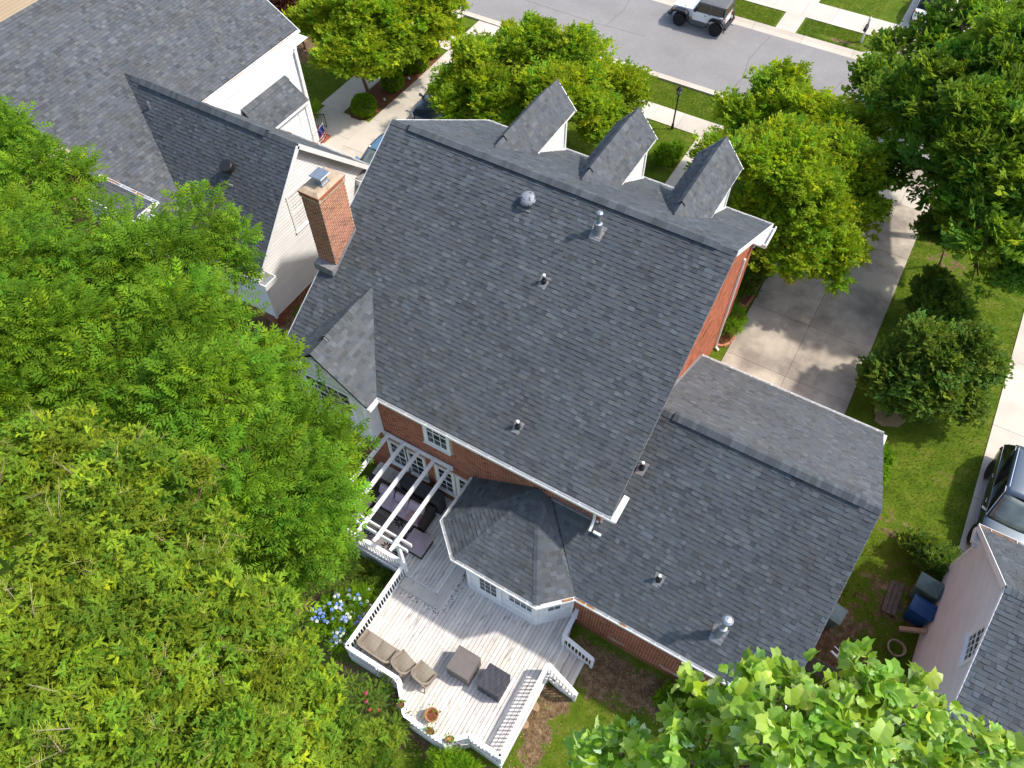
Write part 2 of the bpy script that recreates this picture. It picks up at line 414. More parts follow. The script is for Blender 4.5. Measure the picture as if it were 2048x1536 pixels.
# ------------------------------------------------------------------ shingled roofs
def clip_poly(poly, inside_poly):
    """Sutherland-Hodgman: clip poly (list of 2D) by convex CCW inside_poly"""
    out = poly
    n = len(inside_poly)
    for i in range(n):
        a, b = inside_poly[i], inside_poly[(i + 1) % n]
        ex, ey = b[0] - a[0], b[1] - a[1]
        src, out = out, []
        if not src: return out
        d = [ex * (p[1] - a[1]) - ey * (p[0] - a[0]) for p in src]
        for j in range(len(src)):
            k = (j + 1) % len(src)
            if d[j] >= -1e-9: out.append(src[j])
            if (d[j] > 1e-9 and d[k] < -1e-9) or (d[j] < -1e-9 and d[k] > 1e-9):
                t = d[j] / (d[j] - d[k])
                out.append((src[j][0] + t * (src[k][0] - src[j][0]), src[j][1] + t * (src[k][1] - src[j][1])))
    return out

INDIV = []          # (distance, record) candidates for single shingles of the brick house
def project(p):
    d = np.asarray(p) - CAM
    z = d @ np.array(CAM_W)
    return 1024 + 1557.93 * (d @ np.array(CAM_R)) / z, 768 - 1557.93 * (d @ np.array(CAM_U)) / z, z

def roof_plane(house, poly, eave_dir, mname='shingle', exposure=0.151, thick=0.10, keep=None, name='roof', light=0.22, tabs=True, edge='roof_deck'):
    """Slab + laid shingles. poly: planar convex 3D points; eave_dir: along the courses."""
    P = [V(*p) for p in poly]
    e = nrm(V(*eave_dir))
    n = nrm(np.cross(P[1] - P[0], P[2] - P[1]))
    if n[2] < 0: n = -n
    up = np.cross(n, e)
    if up[2] < 0: e = -e; up = np.cross(n, e)
    o = P[0]
    p2 = [((p - o) @ e, (p - o) @ up) for p in P]
    area = sum(p2[i][0] * p2[(i + 1) % len(p2)][1] - p2[(i + 1) % len(p2)][0] * p2[i][1] for i in range(len(p2)))
    if area < 0: p2 = p2[::-1]; P = P[::-1]
    slab = MB()
    slab.prism([p - n * thick for p in P], n * (thick - 0.004))
    roof = slab.build(name, M[edge], house)
    t_min = min(p[1] for p in p2); t_max = max(p[1] for p in p2)
    s_min = min(p[0] for p in p2); s_max = max(p[0] for p in p2)
    st = MB()
    t = t_min; row = 0
    rnd = random.Random(int(abs(P[0][0] * 131 + P[0][1] * 17 + P[0][2] * 7)) + len(name))
    while t < t_max - 0.01:
        t1 = t + exposure
        s = s_min - rnd.uniform(0, 0.3)
        raised = rnd.random() < 0.5
        while s < s_max:
            w = rnd.uniform(0.12, 0.22) if raised else rnd.uniform(0.12, 0.36)
            s1 = s + w
            q = clip_poly([(s, t), (s1, t), (s1, t1), (s, t1)], p2)
            if len(q) >= 3:
                lift = (0.025 if raised else 0.013) + rnd.uniform(-0.002, 0.002)
                r = rnd.random()
                b = rnd.uniform(0.92, 1.07)
                if r < light * .8: b *= rnd.uniform(1.1, 1.32)
                elif r < light + 0.10: b *= rnd.uniform(0.72, 0.86)
                h = rnd.uniform(-1, 1)
                col = (b * (1 + 0.05 * h), b * (1 + 0.012 * h), b * (1 - 0.05 * h + 0.02))
                top = [o + e * a + up * c + n * (0.003 + (lift - 0.003) * (t1 - c) / exposure) for a, c in q]
                faces = [top]
                for i in range(len(q)):
                    a, c = q[i], q[(i + 1) % len(q)]
                    if abs(a[1] - t) < 1e-6 and abs(c[1] - t) < 1e-6 or (raised and abs(a[0] - c[0]) < 1e-6):
                        A, B = top[i], top[(i + 1) % len(q)]
                        faces.append([B, A, o + e * a[0] + up * a[1] - n * 0.004, o + e * c[0] + up * c[1] - n * 0.004])
                if keep is not None and len(q) == 4:
                    ctr = (top[0] + top[2]) / 2
                    x, y, z = project(ctr)
                    if keep(x, y): INDIV.append((z, faces, col, roof, M[mname], st))
                    else:
                        for f in faces: st.face(f, col)
                else:
                    for f in faces: st.face(f, col)
            s = s1; raised = not raised if rnd.random() < 0.8 else raised
        t = t1; row += 1
    PENDING.append((st, roof, M[mname]))
    return roof
PENDING = []
def finish_shingles(limit=300):
    INDIV.sort(key=lambda r: r[0])
    for i, (z, faces, col, roof, m, st) in enumerate(INDIV):
        if i < limit:
            b = MB()
            for f in faces: b.face(f, col)
            b.build('shingle', m, roof)
        else:
            for f in faces: st.face(f, col)
    for st, roof, m in PENDING:
        if st.f: st.build('shingle_courses', m, roof, kind='stuff')
    INDIV.clear(); PENDING.clear()

def ridge_caps(roof, a, b, n1, n2, mname='shingle', w=0.17, step=0.155, lift=0.028, vent=None):
    """bent cap tiles along the ridge a->b; n1/n2: downslope unit vectors on either side. vent=(t0,t1): raised ridge vent under the caps"""
    a, b = V(*a), V(*b); d = nrm(b - a); L = np.linalg.norm(b - a)
    n1, n2 = nrm(n1), nrm(n2)
    up1 = nrm(np.cross(n1, d)); up1 = up1 if up1[2] > 0 else -up1
    up2 = nrm(np.cross(n2, d)); up2 = up2 if up2[2] > 0 else -up2
    upm = nrm(up1 + up2)
    k = int(L / step)
    rnd = random.Random(int(L * 100))
    if vent:
        v = MB()
        p, q = a + d * vent[0], a + d * vent[1]
        for nn, uu in ((n1, up1), (n2, up2)):
            c0, c1 = p + nn * (w - 0.012), q + nn * (w - 0.012)
            v.hexa([p + upm * 0.0, q + upm * 0.0, c1 + uu * 0.012, c0 + uu * 0.012], [p + upm * 0.062, q + upm * 0.062, c1 + uu * 0.055, c0 + uu * 0.055])
        v.build('ridge_vent', M['black'], roof)
    for i in range(k):
        t0, t1 = i * step, (i + 1) * step + 0.02
        p, q = a + d * t0, a + d * t1
        ext = 0.065 if vent and vent[0] - 0.02 < t0 < vent[1] else 0.0
        bcol = rnd.uniform(0.8, 1.25)
        col = (bcol, bcol * 1.0, bcol * rnd.uniform(0.98, 1.06))
        m = MB()
        h0, h1 = lift + ext, lift + ext - 0.010
        for nn, uu in ((n1, up1), (n2, up2)):
            A, B = p + upm * h0, q + upm * h1
            C, D = q + nn * w + uu * (h1 - 0.004), p + nn * w + uu * (h0 - 0.004)
            m.face([A, B, C, D] if np.cross(B - A, C - B) @ upm > 0 else [D, C, B, A], col)
            m.face([D, C, C - uu * 0.02, D - uu * 0.02], col)
            m.face([A, D, D - uu * 0.012, A - upm * 0.012], col)
        m.build('ridge_cap', M[mname], roof)

# ------------------------------------------------------------------ brick walls
def brick_wall(parent, org, u, length, height, inside=None, name='brick_wall', course=0.075, blen=0.205, single=0, dark=1.0, back=0.20, base_shape=None):
    """wall face starting at org, running along u; outward normal = u x z. inside(s,z)->bool picks bricks; single: this many as parts"""
    org = V(*org); u = nrm(u); nrml = np.cross(u, V(0, 0, 1))
    w = MB()
    shp = base_shape or [(0, 0), (length, 0), (length, height), (0, height)]
    w.prism([org + u * s + V(0, 0, z) for s, z in shp], -nrml * back)
    wall = w.build(name, M['mortar'], parent)
    pos, hs, cols = [], [], []
    rnd = random.Random(int(length * 997 + height * 31))
    k = 0; z = 0.0
    while z + course * 0.6 < height:
        s = -(k % 2) * blen / 2
        while s < length:
            a, b = max(s + 0.008, 0), min(s + blen - 0.008, length)
            if b - a > 0.03:
                c = (a + b) / 2; zc = z + course / 2
                if inside is None or inside(c, zc):
                    pos.append((c, zc)); hs.append((b - a) / 2)
                    v = rnd.uniform(0.72, 1.25) * dark
                    if rnd.random() < 0.06: v *= 0.5
                    cols.append((v, v * rnd.uniform(0.85, 1.15), v * rnd.uniform(0.85, 1.15)))
            s += blen
        z += course; k += 1
    pos = np.array(pos); hs = np.array(hs); cols = np.array(cols)
    # template box: x along u, y outward, z up ; 5 faces
    tv = np.array([[-1, 0, -1], [1, 0, -1], [1, 1, -1], [-1, 1, -1], [-1, 0, 1], [1, 0, 1], [1, 1, 1], [-1, 1, 1]], float)
    tf = np.array([[3, 2, 6, 7], [4, 7, 6, 5], [0, 1, 2, 3], [0, 3, 7, 4], [1, 5, 6, 2]])
    Rm = np.stack([u, nrml, V(0, 0, 1)], axis=1)
    wp = org + pos[:, :1] * u + pos[:, 1:] * V(0, 0, 1)
    sc = np.stack([hs, np.full(len(hs), 0.005), np.full(len(hs), course / 2 - 0.007)], axis=1)
    off = ORIG.get(parent.name)
    sing = []
    if single and len(wp) > single:
        order = np.argsort(np.linalg.norm(wp - CAM, axis=1))
        sing = list(order[:single]); rest = order[single:]
    elif single:
        sing = list(range(len(wp))); rest = []
    else: rest = np.arange(len(wp))
    if len(rest):
        me = scatter_mesh('brick_courses', tv, tf, wp[rest], np.repeat(Rm[None], len(rest), 0), sc[rest], cols[rest], [M['brick']], off=off)
        link_mesh('brick_courses', me, wall, 'stuff')
    for i in sing:
        me = scatter_mesh('brick', tv, tf, wp[i:i + 1], Rm[None], sc[i:i + 1], cols[i:i + 1], [M['brick']], off=off)
        link_mesh('brick', me, wall)
    return wall

def siding_wall(parent, org, u, height, span, mname, lap=0.15, name='siding_wall', single=True, back=0.15, z0=0.0):
    """lapped boards on the wall at org along u; span(z)->(s0,s1)"""
    org = V(*org); u = nrm(u); nn = np.cross(u, V(0, 0, 1))
    core = MB(); shape_l, shape_r = [], []
    zs = np.linspace(z0, height, 25)
    for z in zs:
        a, b = span(z); shape_l.append(org + u * a + V(0, 0, z)); shape_r.append(org + u * b + V(0, 0, z))
    for i in range(len(zs) - 1):
        q = [shape_l[i], shape_r[i], shape_r[i + 1], shape_l[i + 1]]
        core.prism(q, -nn * back)
    wall = core.build(name, M[mname], parent)
    allb = MB(); z = z0
    while z < height - 0.02:
        z1 = min(z + lap, height)
        a0, b0 = span(z); a1, b1 = span(z1)
        if b0 - a0 > 0.05:
            m = MB() if single else allb
            A, B = org + u * a0 + V(0, 0, z), org + u * b0 + V(0, 0, z)
            C, D = org + u * b1 + V(0, 0, z1), org + u * a1 + V(0, 0, z1)
            v = random.uniform(0.97, 1.03)
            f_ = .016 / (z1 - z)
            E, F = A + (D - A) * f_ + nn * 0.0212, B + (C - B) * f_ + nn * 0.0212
            m.face([A + nn * 0.022, B + nn * 0.022, F, E], (v * .62, v * .61, v * .60))   # lap shadow line painted along the butt edge
            m.face([E, F, C + nn * 0.006, D + nn * 0.006], (v, v, v))
            m.face([A + nn * 0.002, B + nn * 0.002, B + nn * 0.022, A + nn * 0.022], (v, v, v))
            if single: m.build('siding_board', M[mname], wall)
        z = z1
    if not single: allb.build('siding_boards', M[mname], wall, kind='stuff')
    return wall

def window(parent, c, u, w, h, cols=3, rows=4, casing=0.10, sill=True, double=True, pane='glass'):
    """sash window centred at c on the wall running along u (outward = u x z)"""
    c = V(*c); u = nrm(u); nn = np.cross(u, V(0, 0, 1)); z = V(0, 0, 1)
    f = MB()
    def slab(s0, s1, z0, z1, d0, d1, mb):
        q = [c + u * s0 + z * z0 + nn * d0, c + u * s1 + z * z0 + nn * d0, c + u * s1 + z * z1 + nn * d0, c + u * s0 + z * z1 + nn * d0]
        mb.prism(q, nn * (d1 - d0))
    W, H = w / 2, h / 2
    slab(-W - casing, -W, -H, H, -0.02, 0.045, f); slab(W, W + casing, -H, H, -0.02, 0.045, f)
    slab(-W - casing, W + casing, H, H + casing * 1.2, -0.02, 0.05, f); slab(-W - casing, W + casing, -H - casing * 0.4, -H, -0.02, 0.04, f)
    win = f.build('window', M['white'], parent)
    g = MB(); slab(-W, W, -H, H, -0.004, 0.012, g); g.build('pane', M[pane], win)
    s = MB()
    for i in range(1, cols): x = -W + w * i / cols; slab(x - 0.012, x + 0.012, -H, H, 0.0122, 0.022, s)
    for i in range(1, rows):
        zz = -H + h * i / rows; t = 0.026 if double and i * 2 == rows else 0.012
        slab(-W, W, zz - t, zz + t, 0.0124, 0.030 if t > 0.02 else 0.0215, s)
    slab(-W, -W + 0.035, -H, H, 0.0125, 0.028, s); slab(W - 0.035, W, -H, H, 0.0125, 0.028, s)
    slab(-W, W, H - 0.035, H, 0.0126, 0.0285, s); slab(-W, W, -H, -H + 0.05, 0.0126, 0.0285, s)
    s.build('sash', M['white'], win)
    if sill:
        q = MB(); slab(-W - casing - 0.03, W + casing + 0.03, -H - casing * 0.4 - 0.05, -H - casing * 0.4, -0.02, 0.10, q); q.build('sill', M['white'], win)
    return win

def gutter(parent, pts, out, w=0.12, h=0.11, z_off=0.0, debris=False, ends=True):
    """trough along a polyline of 3D points (roof-edge line); out: list of outward unit vectors per segment"""
    g = MB()
    for i in range(len(pts) - 1):
        a, b = V(*pts[i]), V(*pts[i + 1]); n = nrm(out[i]); z = V(0, 0, 1)
        d = nrm(b - a)
        # mitre towards neighbours
        def off(pt, k, dist):
            m = n.copy()
            j = i - 1 if k == 0 else i + 1
            if 0 <= j < len(out):
                mm = n + nrm(out[j]); m = mm / (mm @ n)
            return pt + m * dist
        a0, b0 = off(a, 0, 0.004), off(b, 1, 0.004)
        a1, b1 = off(a, 0, w), off(b, 1, w)
        a2, b2 = off(a, 0, w + 0.014), off(b, 1, w + 0.014)
        am, bm = off(a, 0, 0.02), off(b, 1, 0.02)
        lo, hi = V(0, 0, -h + z_off), V(0, 0, z_off)
        g.hexa([a0 + lo, b0 + lo, bm + lo, am + lo], [a0 + hi, b0 + hi, bm + hi, am + hi])
        g.hexa([am + lo, bm + lo, b1 + lo, a1 + lo], [am + lo + V(0, 0, .012), bm + lo + V(0, 0, .012), b1 + lo + V(0, 0, .012), a1 + lo + V(0, 0, .012)])
        g.hexa([a1 + lo, b1 + lo, b2 + lo, a2 + lo], [a1 + hi, b1 + hi, b2 + hi, a2 + hi])
        L = np.linalg.norm(b - a)
        for t in np.arange(0.4, L, 0.8):
            p = a + d * t
            g.bar(p + n * 0.01 + V(0, 0, z_off - 0.012), p + n * (w + 0.01) + V(0, 0, z_off - 0.012), 0.02, 0.012)
        if ends and i == 0: g.hexa([am + lo, a1 + lo, a1 + lo + d * .006, am + lo + d * .006], [am + hi, a1 + hi, a1 + hi + d * .006, am + hi + d * .006])
        if ends and i == len(pts) - 2: g.hexa([bm + lo, b1 + lo, b1 + lo - d * .006, bm + lo - d * .006], [bm + hi, b1 + hi, b1 + hi - d * .006, bm + hi - d * .006])
    gt = g.build('gutter', M['white'], parent)
    if debris:
        m = MB()
        for i in range(len(pts) - 1):
            a, b = V(*pts[i]), V(*pts[i + 1]); n = nrm(out[i])
            L = np.linalg.norm(b - a); t = 0
            while t < L - 0.1:
                l = random.uniform(0.15, 0.6)
                if random.random() < (0.3 if debris < 1 else .55):
                    p, q = a + (b - a) * t / L, a + (b - a) * min(1, (t + l) / L)
                    zz = V(0, 0, z_off - random.uniform(0.03, 0.06))
                    m.face([p + n * 0.022 + zz, q + n * 0.022 + zz, q + n * (w - 0.002) + zz, p + n * (w - 0.002) + zz])
                t += l
        if m.f: m.build('leaf_litter', M['debris'], gt, kind='stuff')
    return gt

# ------------------------------------------------------------------ the setting
def make_ground():
    def axis(lo, hi, a, b, st):
        c = np.arange(a, b + 1e-6, st)
        l = a - np.cumsum(np.geomspace(st, 60, 14)); r = b + np.cumsum(np.geomspace(st, 60, 14))
        return np.concatenate([l[::-1], c, r])
    xs, ys = axis(0, 0, -46, 22, 0.4), axis(0, 0, -14, 62, 0.4)
    X, Y = np.meshgrid(xs, ys)
    Z = gz(Y) + 0.015 * np.sin(X * 1.7 + Y * 0.6) * (Y < 18)
    nx, ny = len(xs), len(ys)
    v = np.stack([X, Y, Z], 2).reshape(-1, 3)
    i = np.arange(nx * ny).reshape(ny, nx)
    q = np.stack([i[:-1, :-1], i[:-1, 1:], i[1:, 1:], i[1:, :-1]], 2).reshape(-1, 4)
    me = raw_mesh('ground', v, q.ravel(), np.arange(len(q)) * 4, np.full(len(q), 4), [M['ground']], smooth=True)
    d = dirt_at(v[:, 0], v[:, 1])
    a = me.attributes.new('dirt', 'FLOAT', 'POINT'); a.data.foreach_set('value', d.astype(np.float32))
    return link_mesh('ground', me, None, 'structure')

def dirt_at(x, y):
    d = np.zeros_like(x)
    def blob(cx, cy, rx, ry, s):
        return s * np.clip(1.5 - np.sqrt(((x - cx) / rx) ** 2 + ((y - cy) / ry) ** 2), 0, 1)
    for b in [(-1.2, 7.8, 2.0, .8, .9), (1.0, 8.0, 2.5, .7, .85), (-2.2, 5.0, .6, 1.4, 0.8), (-2.4, 6.2, .8, .6, 0.85), (-3.2, 2.9, 3.2, .6, 0.6),
              (-10.9, 5.6, 2.4, 2.0, 1.1), (-7.5, 3.0, 2.2, 1.2, 0.9), (-12.5, 6.5, 2.5, 2.0, 1.0), (6.4, 14.8, 1.3, 1.5, 0.5), (5.4, 12.6, .9, 1.5, 0.75),
              (4.3, 13.2, .6, 1.2, 1.0), (5.6, 17.5, .8, .6, 0.5), (7.0, 20.7, .4, .7, .35), (-32.8, 30.6, 1.6, 1.3, 1.2), (-28.0, 24.5, .7, .8, 1.0),
              (-5.2, 47.4, 1.8, .22, .75), (-3.6, 47.5, .5, .5, .5), (-6.4, 49.9, .1, .1, 0), (-20, 12, 3, 4, .8), (-18, 9, 4, 4, .8), (-3.4, 9.3, 1, .6, 1.0), (7.3, 24.3, .5, .5, .4), (4.4, 32, 1, 1, .5)]:
        d = np.maximum(d, blob(*b))
    return d
ground = make_ground()

road = MB(); road.box((-90, 39.1, -0.25), (60, 46.02, 0.012))
road = road.build('road', M['asphalt'], None, kind='structure')
cr = MB()
for pts in ([(-9.2, 39.3), (-9.0, 41), (-9.35, 43), (-9.1, 45.8)], [(-30, 41.9), (-24, 42.05), (-19, 41.9), (-15.6, 42.1)], [(-4.2, 39.3), (-4.3, 41.5), (-4.0, 43.5)], [(-18.2, 42.0), (-18.0, 44), (-18.3, 45.8)]):
    for a, b in zip(pts[:-1], pts[1:]):
        n = 6
        for k in range(n):
            p = [a[0] + (b[0] - a[0]) * k / n + random.uniform(-.03, .03) * (k > 0), a[1] + (b[1] - a[1]) * k / n]
            q = [a[0] + (b[0] - a[0]) * (k + 1) / n, a[1] + (b[1] - a[1]) * (k + 1) / n]
            d = nrm(V(q[0] - p[0], q[1] - p[1], 0)); s = np.cross(d, V(0, 0, 1)) * 0.010
            A, B = V(p[0], p[1], .016), V(q[0], q[1], .016)
            cr.face([A - s, A + s, B + s, B - s])
cr.build('road_crack', M['joint'], road, kind='stuff')

def slab_run(name, child, x0, x1, y0, y1, nx, ny, zt=0.03, gap=0.014, mname='concrete_clean', depth=0.25, xs=None, ys=None, tone=0.06):
    """a paved strip: dark joint base with separate slabs on it"""
    b = MB(); b.box((x0 + .02, y0 + .02, -depth), (x1 - .02, y1 - .02, zt - 0.018))
    base = b.build(name, M['joint'], None, kind='structure')
    xs = xs or list(np.linspace(x0, x1, nx + 1)); ys = ys or list(np.linspace(y0, y1, ny + 1))
    for i in range(len(xs) - 1):
        for j in range(len(ys) - 1):
            s = MB(); v = 1 + random.uniform(-tone, tone)
            z = zt + random.uniform(-0.002, 0.002)
            a, c, d, e = xs[i] + gap / 2 * (i > 0), xs[i + 1] - gap / 2 * (i < len(xs) - 2), ys[j] + gap / 2 * (j > 0), ys[j + 1] - gap / 2 * (j < len(ys) - 2)
            s.box((a, d, zt - 0.016), (c, e, z), (v, v, v))
            s.build(child, M[mname], base)
    return base

def kerb_run(y_road, y_back, x0, x1, step=3.05):
    sg = 1 if y_back > y_road else -1
    b = MB(); b.box((x0, min(y_road, y_back) + .02, -.25), (x1, max(y_road, y_back) - .02, 0.002))
    base = b.build('kerb', M['joint'], None, kind='structure')
    x = x0
    while x < x1:
        k = MB(); v = random.uniform(.92, 1.06); e = min(x + step - .014, x1)
        ya, yb, yc = y_road, y_road + (y_back - y_road) * .55, y_back
        for (p, q, h0, h1) in ((ya, yb, .016, .03), (yb, yc, .03, .11)):
            k.hexa([(x, p, 0.003), (e, p, 0.003), (e, q, 0.003), (x, q, 0.003)][::sg], [(x, p, h0), (e, p, h0), (e, q, h1), (x, q, h1)][::sg], (v, v * .97, v * .94))
        k.build('kerb_slab', M['concrete_clean'], base)
        x += step
kerb_run(39.1, 38.55, -50, 18)
kerb_run(46.02, 46.78, -50, 18)

slab_run('sidewalk', 'paving_slab', -45, 12, 34.9, 36.3, 38, 1, zt=0.04)
slab_run('driveway', 'concrete_slab', -2.5, 2.78, 18.9, 34.9, 2, 5, zt=0.035, mname='concrete', xs=[-2.5, 0.1, 2.78], ys=[18.9, 22.0, 25.15, 28.2, 31.3, 34.9], tone=.1)
slab_run('driveway_apron', 'concrete_slab', -3.1, 3.4, 36.3, 38.55, 2, 1, zt=0.045, mname='concrete')
slab_run('driveway', 'concrete_slab', -25.1, -20.4, 19.5, 34.9, 1, 6, zt=0.035, xs=[-25.1, -20.4], ys=[19.5, 22.2, 24.75, 27.35, 29.83, 32.1, 34.9])
slab_run('driveway_apron', 'concrete_slab', -25.2, -20.0, 36.3, 38.55, 2, 1, zt=0.045)
slab_run('front_walk', 'paving_slab', -28.4, -26.85, 27.0, 34.9, 1, 4, zt=0.04)
slab_run('front_walk', 'paving_slab', -28.4, -26.3, 36.3, 38.55, 1, 1, zt=0.045)
slab_run('front_walk', 'paving_slab', -28.1, -25.1, 23.6, 27.0, 1, 2, zt=0.033, xs=[-28.1, -25.1], ys=[23.6, 25.3, 27.0])
slab_run('front_walk', 'paving_slab', -9.15, -7.95, 24.6, 34.9, 1, 7, zt=0.035)
slab_run('driveway', 'concrete_slab', 8.02, 11.8, 16.4, 34.9, 1, 5, zt=0.035, xs=[8.02, 11.8], ys=[16.4, 20.2, 23.9, 27.6, 31.3, 34.9])
slab_run('sidewalk', 'paving_slab', -45, 12, 48.9, 50.9, 31, 1, zt=0.04)
slab_run('front_walk', 'paving_slab', -9.15, -7.9, 46.8, 48.9, 1, 1, zt=0.045)
slab_run('front_walk', 'paving_slab', -9.3, -7.75, 50.9, 60, 1, 6, zt=0.035)
slab_run('driveway', 'concrete_slab', -2.7, 3.0, 50.9, 66, 2, 5, zt=0.035)
# apron with flared, rounded corner towards the far kerb
b = MB()
arc = [(-2.75, 48.9), (-2.85, 48.2), (-3.1, 47.6), (-3.5, 47.15), (-4.0, 46.8)]
b.prism([(x, y, .012) for x, y in arc] + [(4.3, 46.8, .012), (3.1, 48.9, .012)], (0, 0, .034))
b.build('driveway_apron', M['concrete_clean'], None, kind='structure')

def bed(name, poly, mname, z=0.05, kind='structure'):
    b = MB(); b.prism([(x, y, -.1) for x, y in poly], (0, 0, z + .1)); return b.build(name, M[mname], None, kind=kind)
bed('mulch_bed', [(-26.85, 28.2), (-26.7, 27.3), (-26.2, 26.85), (-25.6, 26.9), (-25.25, 27.5), (-25.1, 28.6), (-25.05, 31.5), (-25.1, 34.3), (-26.6, 34.4), (-26.84, 32.0)], 'mulch')
bed('mulch_bed', [(4.35 + .62 * (1 + .18 * math.sin(5 * t)) * math.cos(t), 22.2 + .55 * (1 + .2 * math.cos(3 * t)) * math.sin(t)) for t in np.linspace(0, 2 * math.pi, 15)[:-1]], 'straw', 0.04)

# brick-edged planting beds by the gable wall
def edged_bed(poly, closed_from):
    root = thing('planting_bed', closed_from[0], 'planting bed', (poly[0][0], poly[0][1], 0))
    b = MB(); b.prism([(x, y, 0.0) for x, y in poly], (0, 0, .07)); b.build('mulch', M['mulch'], root)
    for a, c in closed_from[1]:
        p, q = V(*poly[a], 0.05), V(*poly[c], 0.05); L = np.linalg.norm(q - p); n = max(1, int(L / .22))
        for k in range(n):
            m = MB(); v = random.uniform(.8, 1.3); z = V(0, 0, random.uniform(-.01, .01))
            m.bar(p + (q - p) * (k + .05) / n + z, p + (q - p) * (k + .95) / n + z, .1, .11, col=(v * 1.2, v * 1.5, v * 1.6))
            m.build('edging_brick', M['brick'], root)
edged_bed([(-3.02, 24.75), (-2.68, 24.75), (-2.62, 25.6), (-2.62, 26.6), (-2.75, 27.1), (-3.02, 27.2)], ('brick-edged mulch bed with a square corner, at the gable wall beside the driveway', [(0, 1), (1, 2), (2, 3), (3, 4)]))
edged_bed([(-3.02, 22.1), (-2.72, 22.2), (-2.54, 22.5), (-2.5, 23.0), (-2.6, 24.2), (-3.02, 24.4)], ('rounded brick-edged bed under the lower shrub near the white downspout', [(0, 1), (1, 2), (2, 3)]))

# ------------------------------------------------------------------ the brick house
house = thing('brick_house', 'red brick house with charcoal shingle roof, three white dormers and a chimney', 'house', (-9.0, 17.0, 0.0))
XL, XR = -15.38, -2.69
RY, RZ = 17.74, 9.61
EBY, EBZ, EFY, EFZ = 10.19, 5.15, 23.77, 5.77
SB, SF = (RZ - EBZ) / (RY - EBY), (RZ - EFZ) / (EFY - RY)
def keep_main(x, y): return 20 < x < 1330 and 500 < y < 1120
def keep_gar(x, y): return 1100 < x < 1760 and 820 < y < 1290 and not (x > 1400 and y > 1230)
rb = roof_plane(house, [(XL, EBY, EBZ), (XR, EBY, EBZ), (XR, RY, RZ), (XL, RY, RZ)], (1, 0, 0), keep=None)
rf = roof_plane(house, [(XL, EFY, EFZ), (XR, EFY, EFZ), (XR, RY, RZ), (XL, RY, RZ)], (1, 0, 0))
ridge_caps(rb, (XL, RY, RZ + .01), (XR, RY, RZ + .01), (0, -1, -SB), (0, 1, -SF), vent=(0.7, 12.0))
# rear gabled wing
WX, WZ, WH = -13.25, 6.78, 1.92
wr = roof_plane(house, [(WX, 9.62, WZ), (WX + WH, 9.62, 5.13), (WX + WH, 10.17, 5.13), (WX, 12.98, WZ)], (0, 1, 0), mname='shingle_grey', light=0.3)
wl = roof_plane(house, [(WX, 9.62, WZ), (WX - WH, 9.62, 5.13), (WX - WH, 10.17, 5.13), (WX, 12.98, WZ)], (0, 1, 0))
ridge_caps(wr, (WX, 9.62, WZ + .01), (WX, 12.95, WZ + .01), (-1, 0, -.86), (1, 0, -.86), w=.15, vent=(0.7, 2.6))
# dormers
DSL = 1.21
for xc in (-12.2, -8.72, -5.28):
    dz, hw, ez = 8.65, .86, 8.65 - .86 * DSL
    yb, ye = RY + (RZ - dz) / SF, RY + (RZ - ez) / SF
    dr = roof_plane(house, [(xc, 24.0, dz), (xc, yb, dz), (xc + hw, ye, ez), (xc + hw, 24.0, ez)], (0, 1, 0), mname='shingle_grey', thick=.07, name='dormer_roof')
    dl = roof_plane(house, [(xc, 24.0, dz), (xc, yb, dz), (xc - hw, ye, ez), (xc - hw, 24.0, ez)], (0, 1, 0), mname='shingle_grey', thick=.07, name='dormer_roof')
    ridge_caps(dr, (xc, 24.0, dz + .01), (xc, yb + .1, dz + .01), (1, 0, -DSL), (-1, 0, -DSL), w=.15, mname='shingle_grey', vent=(0.7, 4.0))
    m = MB()
    zf = RZ - SF * (23.6 - RY)
    for sx in (-1, 1):
        X = xc + sx * .68
        A = [(X, 23.6, zf - .1), (X, 23.6, ez + .17), (X, RY + (RZ - ez - .17) / SF, ez + .17), (X, RY + (RZ - ez - .17) / SF, ez - .1)]
        m.prism(A, (-sx * .06, 0, 0))
        m.bar((X + sx * .01, 23.55, zf), (X + sx * .01, 23.55, ez + .15), .08, .1, up=(0, 1, 0))
    m.prism([(xc - .67, 23.6, zf - .1), (xc + .67, 23.6, zf - .1), (xc + .67, 23.6, ez + .2), (xc, 23.6, dz - .12), (xc - .67, 23.6, ez + .2)], (0, -.06, 0))
    for sx in (-1, 1):                                             # rake boards and the eave boards above each cheek
        m.bar((xc, 23.99, dz - .09), (xc + sx * hw, 23.99, ez - .09), .03, .14, up=(0, 0, 1))
        m.bar((xc + sx * (hw - .015), 23.99, ez - .07), (xc + sx * (hw - .015), ye + .1, ez - .07), .03, .10)
        m.bar((xc + sx * .735, 23.6, zf + .02), (xc + sx * .735, RY + (RZ - ez - .17) / SF + .15, ez + .05), .03, .12)
    dm = m.build('dormer', M['white'], house)
    w = window(house, (xc, 23.6, (zf + ez) / 2 + .15), (-1, 0, 0), .7, 1.1, 2, 4)
